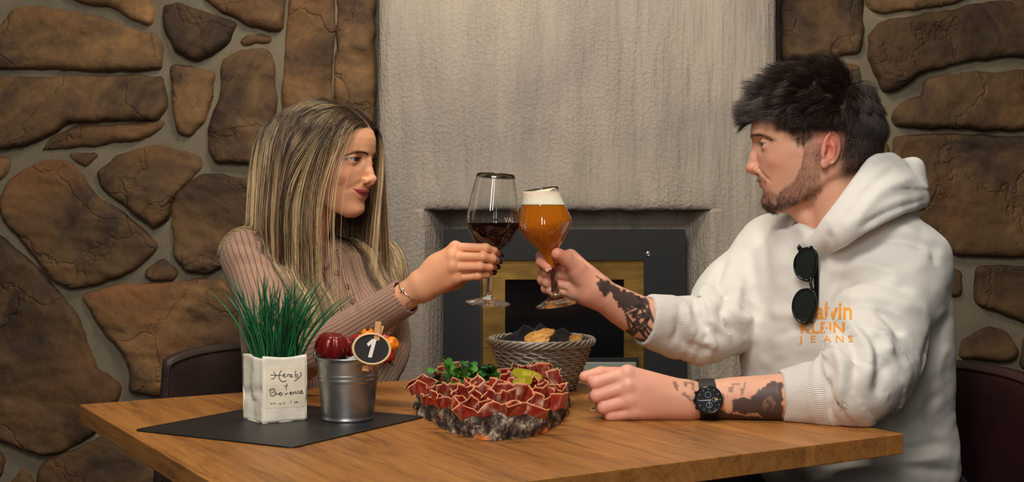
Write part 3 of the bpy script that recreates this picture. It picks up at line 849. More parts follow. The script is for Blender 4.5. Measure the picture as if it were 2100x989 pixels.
def chimney():
    xl, xr = P(775, 0, YP)[0], P(1595, 0, YP)[0]
    zl = CAMZ - 0.001                                   # lower lip of the hood
    xs = np.linspace(xl, xr, 260)
    def sheet(z0, z1, n, rec):
        zs = np.linspace(z0, z1, n); X, Z = np.meshgrid(xs, zs, indexing='ij')
        a, b_ = P(862, 0, YP)[0], P(1466, 0, YP)[0]
        D = 0.110 * sm(X, a, P(925, 0, YP)[0]) * (1 - sm(X, P(1405, 0, YP)[0], b_)) if rec else 0 * X
        nz = 0.0030 * fbm(X * 40, Z * 5, np.float64(1), 3) + 0.004 * vnoise(X * 5, Z * 5, np.float64(4))
        edge = np.minimum(X - xl, xr - X)
        Y = YP + D + nz + 0.02 * np.exp(-edge / 0.012)
        return X, Y, Z
    V = []; Fc = []; n0 = 0
    Xu, Yu, Zu = sheet(zl, 2.5, 300, False)
    lip = 0.004 * fbm(Xu[:, 0] * 25, Xu[:, 0] * 0, np.float64(8), 3)
    Zu = Zu + lip[:, None] * np.exp(-(Zu - zl) / 0.02) * (sm(xs, P(850, 0, YP)[0], P(890, 0, YP)[0]) * (1 - sm(xs, P(1440, 0, YP)[0], P(1480, 0, YP)[0])))[:, None]
    rc = sm(Xu, P(850, 0, YP)[0], P(890, 0, YP)[0]) * (1 - sm(Xu, P(1440, 0, YP)[0], P(1480, 0, YP)[0]))
    Yu = Yu + 0.010 * np.exp(-(Zu - zl) / 0.008) * rc
    Xd, Yd, Zd = sheet(0.0, zl, 200, True)
    for X, Y, Z, n in ((Xd, Yd, Zd, 200), (Xu, Yu, Zu, 300)):
        V.append(np.stack([X, Y, Z], -1).reshape(-1, 3)); Fc.append(grid_faces(260, n) + n0); n0 += 260 * n
    # underside of the hood lip
    i = np.arange(259); lo = i * 200 + 199; up = 260 * 200 + i * 300
    Fc.append(np.stack([lo, lo + 200, up + 300, up], 1))
    # side faces back to the stone wall
    for col, sgn in ((0, 1), (259, -1)):
        for base, n in ((0, 200), (260 * 200, 300)):
            idx = base + col * n + np.arange(n); Vs = V[0 if base == 0 else 1][col * n:(col + 1) * n].copy(); Vs[:, 1] = YS + 0.03
            V.append(Vs); j = np.arange(n - 1)
            q = np.stack([idx[:-1], idx[1:], n0 + j + 1, n0 + j], 1)
            Fc.append(q if sgn > 0 else q[:, ::-1]); n0 += n
    o = mk('wall_back', np.concatenate(V), np.concatenate(Fc), M_PLASTER, None, True)
    tag(o, kind='structure')
    bm = bmesh.new(); bm.from_mesh(o.data); bmesh.ops.remove_doubles(bm, verts=bm.verts, dist=2e-5); bm.to_mesh(o.data); bm.free()
chimney()

# floor
def floor_mat():
    m, nt, b = new_mat('dark_floor')
    v = mapping(nt, (3, 3, 3))
    n = node(nt, 'ShaderNodeTexNoise', i_Scale=4.0, i_Detail=5.0); nt.links.new(v, n.inputs['Vector'])
    r = ramp(nt, n.outputs['Fac'], [(0.3, srgb(48, 38, 32)), (0.7, srgb(70, 56, 46))])
    nt.links.new(r.outputs[0], b.inputs['Base Color']); b.inputs['Roughness'].default_value = 0.5
    return m
tag(mk('floor', [(-3, -2, 0), (3, -2, 0), (3, 3.4, 0), (-3, 3.4, 0)], [(0, 1, 2, 3)], floor_mat(), None, False), kind='structure')

# ---------------------------------------------------------------- fireplace insert
def fireplace():
    Yb = 3.265
    M_BLACK = simple('black_steel', srgb(23, 24, 25), 0.65, bump=(400, .1, .001))
    m, nt, b = new_mat('brushed_brass')
    v = mapping(nt, (4, 4, 90)); n = node(nt, 'ShaderNodeTexNoise', i_Scale=3.0, i_Detail=5.0); nt.links.new(v, n.inputs['Vector'])
    v2 = mapping(nt, (3, 3, 8)); n2 = node(nt, 'ShaderNodeTexNoise', i_Scale=3.0, i_Detail=6.0); nt.links.new(v2, n2.inputs['Vector'])
    r = ramp(nt, n2.outputs['Fac'], [(0.3, srgb(120, 92, 48)), (0.65, srgb(176, 138, 74))]); nt.links.new(r.outputs[0], b.inputs['Base Color'])
    b.inputs['Metallic'].default_value = 0.9
    rr = node(nt, 'ShaderNodeMapRange', i_To_Min=0.28, i_To_Max=0.5); nt.links.new(n.outputs['Fac'], rr.inputs['Value']); nt.links.new(rr.outputs[0], b.inputs['Roughness'])
    bumpn(nt, b, n.outputs['Fac'], 0.12, 0.001)
    M_BRASS = m
    M_GLASS = simple('dark_oven_glass', srgb(14, 15, 17), 0.12, spec=0.5)
    M_SILL = simple('pale_enamel', srgb(142, 152, 140), 0.3, bump=(60, .1, .001))
    z = lambda py: CAMZ - (py - HY) / F * Yb
    x = lambda px: (px - CX) / F * Yb
    t = thing('fireplace', 'black steel fireplace insert with brass trimmed dark glass door under the plaster hood', 'fireplace', (x(1157), Yb, 0.35))
    bot = 900
    def frame(name, mat, o, i, y0, y1, skip_bottom=False):
        mb = MB()
        (a, b_, c, d), (e, f, g, h) = o, i      # left, top, right, bottom
        for L, T, Rr, B in ((a, b_, c, f), (a, f, e, h), (g, f, c, h)) + (() if skip_bottom else ((a, h, c, d),)):
            mb.box(((x(L) + x(Rr)) / 2, (y0 + y1) / 2, (z(T) + z(B)) / 2), abs(x(Rr) - x(L)), abs(y1 - y0), abs(z(T) - z(B)))
        return mb.build(name, mat, t)
    frame('surround_plate', M_BLACK, (910, 471, 1403, 960), (985, 533, 1319, 880), Yb - 0.028, Yb + 0.03)
    mb = MB(); mb.box((x(1152), Yb + 0.004, (z(533) + z(880)) / 2), x(1319) - x(985), 0.02, z(533) - z(880))
    for L, T, Rr, B in ((993, 536, 1318, 573), (993, 573, 1036, 880), (1280, 573, 1318, 880)): pass
    frame('brass_frame', M_BRASS, (985, 533, 1319, 880), (1036, 573, 1279, 742), Yb - 0.012, Yb + 0.025)
    g = MB(); g.box((x(1157), Yb + 0.012, (z(573) + z(742)) / 2), x(1279) - x(1036), 0.012, z(573) - z(742)); g.build('door_glass', M_GLASS, t)
    s = MB(); s.box((x(1170), Yb - 0.019, (z(741) + z(800)) / 2), x(1302) - x(1036), 0.012, z(741) - z(800)); bevel(s.build('ash_panel', M_SILL, t), 0.002)
    g = MB(); g.box((x(1170), Yb - 0.0165, (z(732) + z(805)) / 2), x(1306) - x(1030), 0.008, z(732) - z(805)); g.build('panel_gasket', M_BLACK, t)
    sc = MB(); sc.lathe([(0.0, -.002), (0.0028, -.002), (0.003, 0), (0.0055, 0.001), (0.0065, 0.003), (0.0065, 0.006)][::-1], (x(1327), Yb - 0.030, z(521)), (0, -1, 0), 20)
    sc = MB(); sc.lathe([(0.0066, -0.003), (0.0066, 0.001), (0.0045, 0.0022), (0.003, 0.001), (0.0, 0.001)], (x(1327), Yb - 0.029, z(521)), (0, -1, 0), 20)
    auto_smooth(sc.build('screw', simple('screw_steel', (.6, .6, .6), 0.3, 1.0), t))
    sm_ = MB(); sm_.box((x(988.5), Yb - 0.014, (z(573) + z(880)) / 2), x(990) - x(987), 0.006, z(573) - z(880)); sm_.build('door_seam', M_BLACK, t)
fireplace()
# ---------------------------------------------------------------- table
ZT = 0.75
TL, TR = on_table(163, 830), on_table(1853, 890)
_u = np.array([-0.759 + 2.216, 4.136 - 6.595]); _u /= np.linalg.norm(_u)        # left corner to front corner
_v = np.array([-_u[1], _u[0]])                                                   # left corner to far corner
_d = (TR - TL)[:2]; TW, TD = float(_d @ _v), float(_d @ _u)
TB = np.r_[TL[:2] + _v * TW, ZT]; TF = np.r_[TL[:2] + _u * TD, ZT]
print('table', TW, TD)

def wood_mat():
    m, nt, b = new_mat('oak_laminate')
    ang = math.atan2(_u[1], _u[0])
    tc = nt.nodes.new('ShaderNodeTexCoord'); mp0 = nt.nodes.new('ShaderNodeMapping'); mp0.inputs['Rotation'].default_value = (0, 0, -ang)
    nt.links.new(tc.outputs['Object'], mp0.inputs['Vector'])
    def mp(sc):
        q = nt.nodes.new('ShaderNodeMapping'); q.inputs['Scale'].default_value = sc; nt.links.new(mp0.outputs[0], q.inputs['Vector']); return q.outputs[0]
    n0 = node(nt, 'ShaderNodeTexNoise', i_Scale=1.0, i_Detail=3.0, i_Distortion=0.8); nt.links.new(mp((2.6, 9, 9)), n0.inputs['Vector'])
    n1 = node(nt, 'ShaderNodeTexNoise', i_Scale=1.0, i_Detail=6.0, i_Roughness=0.6, i_Distortion=1.2); nt.links.new(mp((5, 42, 42)), n1.inputs['Vector'])
    n2 = node(nt, 'ShaderNodeTexNoise', i_Scale=1.0, i_Detail=4.0, i_Roughness=0.65); nt.links.new(mp((16, 330, 330)), n2.inputs['Vector'])
    r = ramp(nt, n0.outputs['Fac'], [(0.28, srgb(112, 72, 38)), (0.46, srgb(160, 108, 60)), (0.7, srgb(186, 130, 74))])
    r1 = ramp(nt, n1.outputs['Fac'], [(0.3, srgb(84, 52, 30)), (0.46, srgb(158, 106, 60)), (0.62, srgb(182, 126, 72))])
    c = mixc(nt, 0.55, r.outputs[0], r1.outputs[0])
    c = mixc(nt, 0.45, c, n2.outputs['Fac'], 'OVERLAY')
    # broad boards
    sp = nt.nodes.new('ShaderNodeSeparateXYZ'); nt.links.new(mp0.outputs[0], sp.inputs[0])
    mu = node(nt, 'ShaderNodeMath', operation='MULTIPLY'); mu.inputs[1].default_value = 7.0; nt.links.new(sp.outputs['Y'], mu.inputs[0])
    fl = node(nt, 'ShaderNodeMath', operation='FLOOR'); nt.links.new(mu.outputs[0], fl.inputs[0])
    wn = node(nt, 'ShaderNodeTexWhiteNoise', noise_dimensions='1D'); nt.links.new(fl.outputs[0], wn.inputs['W'])
    mr = node(nt, 'ShaderNodeMapRange', i_To_Min=0.80, i_To_Max=1.04); nt.links.new(wn.outputs['Value'], mr.inputs['Value'])
    hs = node(nt, 'ShaderNodeHueSaturation', i_Saturation=1.04); nt.links.new(c, hs.inputs['Color']); nt.links.new(mr.outputs[0], hs.inputs['Value'])
    nt.links.new(hs.outputs[0], b.inputs['Base Color'])
    b.inputs['Roughness'].default_value = 0.42; b.inputs['Specular IOR Level'].default_value = 0.4
    bumpn(nt, b, n2.outputs['Fac'], 0.25, 0.001)
    return m
M_WOOD = wood_mat()

def table():
    c = (TL + TR) / 2
    t = thing('wooden_table', 'square oak table with thick top between the two people', 'table', (c[0], c[1], 0))
    q = np.array([TL, TF, TR, TB]); th = 0.029
    V = np.concatenate([q - [0, 0, th], q]); Fc = [(3, 2, 1, 0), (4, 5, 6, 7)] + [(i, (i + 1) % 4, 4 + (i + 1) % 4, 4 + i) for i in range(4)]
    bevel(mk('tabletop', V, Fc, M_WOOD, t, False), 0.0012, 2)
    mb = MB(); mb.box((c[0], c[1], 0.36), 0.09, 0.09, 0.722); mb.build('pedestal', simple('black_iron', srgb(25, 24, 24), 0.5), t)
    mb = MB(); mb.box((c[0], c[1], 0.0125), 0.30, 0.30, 0.025, math.atan2(_u[1], _u[0])); mb.build('foot_plate', bpy.data.materials['black_iron'], t)
table()

# ---------------------------------------------------------------- placemat
def placemat():
    a, f, b_ = on_table(272, 884.5), on_table(600, 921), on_table(874, 857)
    d = a + b_ - f
    Q = [a, f, b_, d]; pts = []
    for i in range(4):
        p, c, n = Q[i - 1][:2], Q[i][:2], Q[(i + 1) % 4][:2]
        u = (p - c) / np.linalg.norm(p - c); w = (n - c) / np.linalg.norm(n - c); r = 0.014
        for t in np.linspace(0, 1, 7):
            pts.append((1 - t) ** 2 * (c + u * r) + 2 * t * (1 - t) * c + t ** 2 * (c + w * r))
    mb = MB(); mb.prism(pts, ZT + 0.0002, ZT + 0.0024)
    o = mb.build('placemat', simple('black_leatherette', srgb(25, 24, 24), 0.45, bump=(900, .25, .0006)), None, origin=(a + b_) / 2)
    bevel(o, 0.0008)
    tag(o, 'smooth black rectangular placemat lying askew under the white herb bag', 'placemat')
    return 0.0024
Z_MAT = ZT + 0.0024
placemat()
# ---------------------------------------------------------------- people: shared tools
def PT(*pts): return np.array([P(*p) for p in pts])
def px_of(V):
    V = np.asarray(V); return np.stack([CX + V[:, 0] / V[:, 1] * F, HY - (V[:, 2] - CAMZ) / V[:, 1] * F], 1)

def vert_normals(V, Q):
    n = np.cross(V[Q[:, 2]] - V[Q[:, 0]], V[Q[:, 3]] - V[Q[:, 1]])
    N = np.zeros_like(V)
    for k in range(4): np.add.at(N, Q[:, k], n)
    return N / (np.linalg.norm(N, axis=1)[:, None] + 1e-12)

def seg_dist(p, line):
    """distance of 2D points to a polyline, and the parameter along it"""
    line = np.asarray(line, float); best = np.full(len(p), 1e9); T = np.zeros(len(p)); n = len(line) - 1
    for i in range(n):
        a, b = line[i], line[i + 1]; ab = b - a
        t = np.clip(((p - a) @ ab) / (ab @ ab + 1e-9), 0, 1)
        d = np.linalg.norm(p - a - t[:, None] * ab, axis=1)
        w = d < best; best[w] = d[w]; T[w] = (i + t[w]) / n
    return best, T

def folds(V, Q, lines, keep=None):
    """press creases (negative) or raise ridges (positive mm) into cloth along traced lines: (mm, width, points)"""
    N = vert_normals(V, Q); toward = np.array([0, 0, CAMZ]) - V; toward /= np.linalg.norm(toward, axis=1)[:, None]
    facing = (N * toward).sum(1) > 0.05
    if keep is not None: facing &= keep
    idx = np.where(facing)[0]; p = px_of(V[idx]); D = np.zeros(len(idx))
    for mm, w, pts in lines:
        d, t = seg_dist(p, spline(pts, 24) if len(pts) > 2 else pts)
        D += mm * np.exp(-(d / w) ** 2) * np.minimum(1, np.minimum(t, 1 - t) * 5 + 0.15)
    V = V.copy(); V[idx] += N[idx] * (D / 1000)[:, None]
    return V

def relax(V, Q, it=1, lam=0.5, mask=None):
    V = V.copy()
    for _ in range(it):
        S = np.zeros_like(V); c = np.zeros(len(V))
        for k in range(4):
            np.add.at(S, Q[:, k], V[Q[:, (k + 1) % 4]]); np.add.at(S, Q[:, k], V[Q[:, (k + 3) % 4]]); np.add.at(c, Q[:, k], 2)
        d = lam * (S / c[:, None] - V)
        if mask is not None: d *= mask[:, None]
        V += d
    return V

def off_table(V):
    """cloth and skin rest on the table top instead of sinking into it"""
    q = V[:, :2] - TL[:2]; a, b = q @ _v, q @ _u
    m = (a > -.012) & (a < TW + .012) & (b > -.012) & (b < TD + .012) & (V[:, 2] > ZT - .05) & (V[:, 2] < ZT + .0006)
    V = V.copy(); edge = np.minimum.reduce([a, TW - a, b, TD - b]); top = m & ((edge > .02) | (V[:, 2] > ZT - .022))
    V[top, 2] = ZT + .0006 + (V[top, 2] - ZT) * .004
    return V

def finger(vol, pts, rad, k=0.003):
    """one finger: tapered bones, a slight swelling at each joint"""
    pts = np.asarray(pts); 
    for i in range(len(pts) - 1):
        vol.cone(pts[i], pts[i + 1], rad[i], rad[i + 1], k if i else 0.0018)
    for i in range(1, len(pts) - 1): vol.ball(pts[i], rad[i] * 1.05, 0.003)

def torso_slices(vol, rows, axis_w, axis_f, k=0.03, p=2.3):
    """rows: z, centre x, centre y, half width, half depth"""
    rows = np.array(sorted(rows), float); zz = np.linspace(rows[0, 0], rows[-1, 0], 160)
    T = [np.interp(zz, rows[:, 0], rows[:, i]) for i in range(5)]
    ker = np.hanning(25); ker /= ker.sum()
    T = [np.convolve(np.r_[np.full(12, t[0]), t, np.full(12, t[-1])], ker, 'valid') for t in T]
    m = rows[:, 3].max() + 0.06
    lo = [rows[:, 1].min() - m, rows[:, 2].min() - m, rows[0, 0] - 0.02]; hi = [rows[:, 1].max() + m, rows[:, 2].max() + m, rows[-1, 0] + 0.05]
    def f(X, Y, Z):
        c = [np.interp(Z, zz, t) for t in T]
        dx, dy = X - c[1], Y - c[2]
        a = (dx * axis_w[0] + dy * axis_w[1]) / c[3]; b = (dx * axis_f[0] + dy * axis_f[1]) / c[4]
        rho = (np.abs(a) ** p + np.abs(b) ** p) ** (1 / p); dist = np.sqrt(dx * dx + dy * dy)
        d = (rho - 1) / np.maximum(rho, .05) * dist
        d = np.where(rho < 0.3, -0.05, d)
        return np.maximum(d * 0.9, np.maximum(Z - rows[-1, 0], rows[0, 0] - Z))
    vol.fn(f, lo, hi, k)

def cloth_mat(name, rgb, rough=0.85, weave=900, rib=None, ribdepth=0.6, fuzz=0.25, mott=0.06):
    m, nt, b = new_mat(name)
    tc = nt.nodes.new('ShaderNodeTexCoord')
    n = node(nt, 'ShaderNodeTexNoise', i_Scale=float(weave), i_Detail=3.0); nt.links.new(tc.outputs['Object'], n.inputs['Vector'])
    n2 = node(nt, 'ShaderNodeTexNoise', i_Scale=14.0, i_Detail=4.0); nt.links.new(tc.outputs['Object'], n2.inputs['Vector'])
    mr = node(nt, 'ShaderNodeMapRange', i_To_Min=1 - mott, i_To_Max=1 + mott); nt.links.new(n2.outputs['Fac'], mr.inputs['Value'])
    hs = node(nt, 'ShaderNodeHueSaturation', i_Color=(*rgb, 1)); nt.links.new(mr.outputs[0], hs.inputs['Value'])
    base = hs.outputs[0]
    nb = bumpn(nt, b, n.outputs['Fac'], 0.25, 0.0012)
    if rib:
        a = attr_out(nt, 'rib'); am = attr_out(nt, 'ribmask')
        mu = node(nt, 'ShaderNodeMath', operation='MULTIPLY'); mu.inputs[1].default_value = 2 * math.pi; nt.links.new(a.outputs['Fac'], mu.inputs[0])
        si = node(nt, 'ShaderNodeMath', operation='SINE'); nt.links.new(mu.outputs[0], si.inputs[0])
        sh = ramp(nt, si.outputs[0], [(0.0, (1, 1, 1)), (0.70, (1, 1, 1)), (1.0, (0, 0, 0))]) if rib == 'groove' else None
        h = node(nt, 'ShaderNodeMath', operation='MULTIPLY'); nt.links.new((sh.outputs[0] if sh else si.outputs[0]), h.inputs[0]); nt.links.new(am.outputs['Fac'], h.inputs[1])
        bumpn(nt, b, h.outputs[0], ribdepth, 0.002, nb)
        if rib == 'groove':                 # base colour darkened along the groove between two ribs
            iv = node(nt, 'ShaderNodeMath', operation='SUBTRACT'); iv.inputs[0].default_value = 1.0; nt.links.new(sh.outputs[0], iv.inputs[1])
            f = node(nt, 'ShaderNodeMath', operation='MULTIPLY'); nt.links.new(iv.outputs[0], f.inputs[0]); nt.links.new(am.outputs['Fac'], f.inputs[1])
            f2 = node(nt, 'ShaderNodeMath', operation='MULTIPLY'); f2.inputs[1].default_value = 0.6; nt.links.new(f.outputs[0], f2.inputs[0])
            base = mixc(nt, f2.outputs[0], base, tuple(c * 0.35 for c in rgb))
    nt.links.new(base, b.inputs['Base Color'])
    b.inputs['Roughness'].default_value = rough; b.inputs['Specular IOR Level'].default_value = 0.2
    b.inputs['Sheen Weight'].default_value = fuzz; b.inputs['Sheen Roughness'].default_value = 0.5
    return m

def hair_mat(name, rough=0.35, spec=0.5):
    m, nt, b = new_mat(name)
    a = attr_out(nt, 'col'); nt.links.new(a.outputs['Color'], b.inputs['Base Color'])
    b.inputs['Roughness'].default_value = rough; b.inputs['Specular IOR Level'].default_value = spec
    return m
M_SKIN = skin_mat('skin')
def _eye():
    m, nt, b = new_mat('eyeball'); a = attr_out(nt, 'col'); nt.links.new(a.outputs['Color'], b.inputs['Base Color']); b.inputs['Roughness'].default_value = .06; return m
M_EYE = _eye()
M_HAIR = hair_mat('hair_strands')
M_NAIL = simple('dark_nail_polish', srgb(38, 18, 24), 0.12)
M_NAIL_BARE = simple('bare_nail', srgb(214, 158, 138), 0.3)

def nail(tip, back, nrm, w, l, mat, parent):
    """small curved nail plate near a fingertip: tip and back along the finger, nrm outward"""
    d = tip - back; d /= np.linalg.norm(d); n = nrm - d * (nrm @ d); n /= np.linalg.norm(n); s = np.cross(d, n)
    M = np.stack([s, d, n], 1); mb = MB()
    us = np.linspace(-1, 1, 9); vs = np.linspace(-1, 1, 9); V = []
    for v in vs:
        for u in us:
            ww = w * (1 - 0.25 * max(v, 0) ** 3 - .1 * max(-v, 0) ** 3)
            V.append([u * ww, v * l, 0.0012 - 0.0022 * u * u * (w / 0.006) - 0.0008 * v * v])
    V = np.array(V) @ M.T + tip
    return mk('nail', V, grid_faces(9, 9)[:, ::-1], mat, parent, True)
# ---------------------------------------------------------------- the man
HM = Frame(P(1688, 310, 2.16), (-.972, .235, -.01))
TM = HeadTable(MAN_ROWS, (1.0, 1.015, 1.015))
AX_W = np.array([.54, -.84]); AX_F = np.array([-.84, -.54])        # his left-right axis (towards his left) and the way he faces
SL, SR = P(1850, 550, 2.09), P(1592, 522, 2.33)
EL, CL, WL = P(1764, 786, 1.925), P(1600, 816, 1.965), P(1418, 822, 1.972)
ER, CR, WR = P(1445, 680, 2.20), P(1322, 655, 2.16), P(1222, 598, 2.125)
man = thing('person', 'bearded young man in a white hoodie raising a glass of beer, left forearm on table', 'person', (0.60, 2.26, 0.0))

def man_body():
    xs = axis(.02, .86, .0045, [(.03, .43, .0016), (.36, .62, .0015)])
    ys = axis(1.88, 2.46, .0045, [(1.925, 2.225, .0016)])
    zs = axis(.60, 1.30, .0045, [(.743, .86, .0015), (.84, 1.02, .0017), (1.055, 1.225, .0014)])
    v = Vol(xs, ys, zs)
    ey = build_head(v, HM, TM)
    # neck, torso
    v.tube(HM.w([(0, -18, -40), (0, -28, -80), (0, -42, -130), (0, -52, -175)]), [.054, .053, .058, .07], .022)
    v.cone(HM.w((0, 40, -98)), HM.w((0, 12, -135)), .016, .016, .02)
    v.bump(HM.w((0, 34, -118)), (.012, .012, .012), .003)
    v.tube(np.array([SR, HM.w((0, -50, -195)), SL]), [.042, .05, .042], .02)
    torso_slices(v, [(.97, .575, 2.21, .13, .06), (.92, .578, 2.21, .15, .085), (.8, .582, 2.21, .15, .09), (.64, .585, 2.21, .15, .095)], AX_W, AX_F)
    # arms
    v.tube(spline([SL, EL], 6), np.linspace(.052, .042, 6), .03)
    v.tube(np.array([EL, (EL + CL) / 2, CL, P(1500, 818, 1.97), P(1450, 821, 1.971), WL]), [.040, .040, .036, .0325, .029, .0275], .012)
    v.tube(spline([SR, ER], 6), np.linspace(.052, .042, 6), .03)
    v.tube(np.array([ER, (ER + CR) / 2, CR, P(1275, 630, 2.145), P(1240, 608, 2.13), WR]), [.040, .040, .036, .031, .0265, .0255], .012)
    # left fist on the table, back of the hand towards the camera
    Y0 = 1.958
    mcp = PT((1287, 766, Y0 + .002), (1289, 793, Y0 - .004), (1293, 821, Y0 - .004), (1301, 846, Y0))
    pip = PT((1222, 786, Y0 - .002), (1224, 812, Y0 - .004), (1239, 836, Y0 - .004), (1253, 853, Y0 - .002))
    dip = PT((1216, 788, Y0 + .024), (1219, 813, Y0 + .024), (1232, 836, Y0 + .022), (1247, 852, Y0 + .02))
    tip = PT((1245, 789, Y0 + .036), (1248, 812, Y0 + .036), (1255, 834, Y0 + .033), (1266, 848, Y0 + .03))
    wr = PT((1400, 806, 1.970), (1402, 816, 1.966), (1404, 826, 1.966), (1406, 838, 1.970))
    for i in range(4):
        v.cone(wr[i], mcp[i], .0195, .0125, .014)
        v.cone(mcp[i], pip[i], .0120 - .0006 * (i == 3), .0104 - .0008 * (i == 3), .004)
        v.ball(mcp[i] + [0, -.0035, .0015], .0098, .006)
        v.cone(pip[i], dip[i], .0102 - .0008 * (i == 3), .009, .003)
        v.cone(dip[i], tip[i], .009, .008, .003)
    v.ell(P(1330, 815, 1.978), (.040, .018, .031), None, .012)
    v.cone(P(1385, 815, 1.975), P(1310, 800, 1.985), .020, .018, .012)
    # thumb lying over the top of the fist
    v.cone(P(1370, 800, 1.985), P(1285, 770, 1.992), .018, .0135, .010)
    v.cone(P(1285, 770, 1.992), P(1232, 766, 1.986), .0125, .0105, .004)
    v.cone(P(1232, 766, 1.986), P(1199, 773, 1.98), .0105, .0085, .003)
    # right hand round the beer glass
    mr = PT((1170, 526, 2.148), (1171, 549, 2.154), (1175, 570, 2.152), (1180, 590, 2.146))
    pr = PT((1110, 526, 2.138), (1112, 553, 2.141), (1113, 574, 2.139), (1120, 592, 2.136))
    dr = PT((1110, 537, 2.114), (1122, 560, 2.122), (1124, 580, 2.122), (1131, 596, 2.122))
    tr = PT((1124, 549, 2.100), (1160, 567, 2.119), (1161, 586, 2.120), (1152, 600, 2.122))
    wrr = PT((1226, 588, 2.122), (1228, 594, 2.13), (1226, 600, 2.13), (1222, 608, 2.126))
    for i in range(4):
        v.cone(wrr[i], mr[i], .0185, .0125, .012)
        finger(v, [mr[i], pr[i], dr[i], tr[i]], [.0100, .0088, .0084, .0076] if i < 3 else [.0090, .0082, .0078, .0069], .0007)
    v.ell(P(1196, 585, 2.135), (.030, .019, .030), None, .012)
    v.cone(P(1212, 590, 2.118), P(1183, 556, 2.108), .021, .0165, .012)        # ball of the thumb
    v.cone(P(1200, 600, 2.122), P(1180, 600, 2.124), .019, .014, .010)
    v.cone(P(1183, 552, 2.106), P(1160, 531, 2.094), .0145, .0122, .005)
    v.cone(P(1160, 531, 2.094), P(1143, 521, 2.083), .0122, .0100, .003)
    V, Q = v.mesh(); V, Q = keep_largest(V, Q)
    return V, Q, ey, dict(thumb=(P(1143, 521, 2.083), P(1160, 531, 2.094)), tips=tr, dips=dr)

V, Q, ey_m, hand_m = man_body(); V = off_table(V)
L = HM.l(V); pxv = px_of(V)
base = np.array(srgb(220, 164, 136)); red = np.array(srgb(202, 98, 78)); C = np.tile(base, (len(V), 1))
def blend(C, k, col, a=1.0):
    k = np.clip(k * a, 0, 1)[:, None]; return C * (1 - k) + np.array(col) * k
for g in (-1, 1):
    C = blend(C, g3(L, (g * 48, 78, -22), (20, 22, 18)), red, .30)
    C = blend(C, g3(L, (g * 73, -10, 6), (10, 24, 30)), srgb(200, 90, 72), .75)
C = blend(C, g3(L, (0, 122, -28), (14, 14, 12)), red, .40)
lipz = np.exp(-((L[:, 2] + 52.5) / 5.5) ** 2) * np.exp(-(L[:, 0] / 21) ** 4) * sm(L[:, 1], 80, 92)
C = blend(C, lipz, srgb(176, 84, 78), .9)
# stubble shadow where his beard grows (the hair itself is separate)
nb = fbm(L[:, 0] / 9, L[:, 1] / 9, L[:, 2] / 9, 3)
def beard_field(L):
    s, f, u = np.abs(L[:, 0]), L[:, 1], L[:, 2]
    jaw = -62 - (f - 8) * 0.40                      # jaw line height along the face
    up = -12 + 0 * f
    cheek = np.interp(f, [-5, 6, 20, 30, 35, 47, 63, 75, 86, 100], [14, 13, 10, 2, -25, -50, -60, -70, -66, -63])
    k = sm(cheek - u, -3, 5) * sm(u - jaw, -16, -4) * sm(f, 0, 8) * (1 - sm(f, 200, 201))
    k *= 1 - 0.85 * np.exp(-((u + 57) / 9) ** 2) * (s < 24) * sm(f, 78, 90)
    mou = np.exp(-((u + 42 + (s / 24) ** 2 * 5) / 4.2) ** 2) * (s < 30) * sm(f, 84, 92)
    return np.clip(np.maximum(k, 0.8 * mou), 0, 1)
bf = beard_field(L)
headm = np.linalg.norm(L - [0, 20, 0], axis=1) < 150
C = blend(C, bf * headm * (0.75 + 0.25 * nb), srgb(84, 60, 50), .62)
for g in (-1, 1):
    bl = [(g * 14, 25), (g * 24, 28), (g * 36, 28), (g * 48, 22)]
    d, t = seg_dist(L[:, [0, 2]], bl)
    C = blend(C, np.exp(-(d / 3.4) ** 2) * (L[:, 1] > 60), srgb(70, 48, 38), .6)
# scalp under the hair
sc = headm * sm(L[:, 2], 24, 36) * (1 - sm(L[:, 1] - (96 - np.abs(L[:, 0]) * 0.3) , -6, 6) * (L[:, 2] < 70))
back = headm * sm(-L[:, 1], 12, 40) * sm(L[:, 2], -66, -36)
C = blend(C, np.maximum(sc, back), srgb(34, 25, 22), .9)
fade = headm * sm(L[:, 2], 2, 22) * np.exp(-((L[:, 1] - 22) / 16) ** 2) * (np.abs(L[:, 0]) > 50)
C = blend(C, fade, srgb(96, 74, 64), .55)
# hands redder at the knuckles
hand = (1 - sm(pxv[:, 0], 1310, 1400)) * (pxv[:, 1] > 730) * (V[:, 1] < 2.03)
C = blend(C, hand, srgb(226, 160, 140), .8)
for q in PT((1287, 766, 1.95), (1289, 793, 1.95), (1293, 821, 1.95), (1301, 846, 1.95)):
    C = blend(C, np.exp(-(np.linalg.norm(V - q, axis=1) / .018) ** 2), srgb(232, 176, 150), .5)
handr = (1 - sm(pxv[:, 0], 1210, 1290)) * (pxv[:, 1] < 680) * (V[:, 1] > 2.05)
C = blend(C, handr, srgb(214, 150, 126), .8)
C = blend(C, np.exp(-(np.linalg.norm(V - P(1124, 549, 2.1), axis=1) / .012) ** 2) + np.exp(-(np.linalg.norm(V - P(1143, 521, 2.083), axis=1) / .013) ** 2), srgb(216, 120, 98), .5)
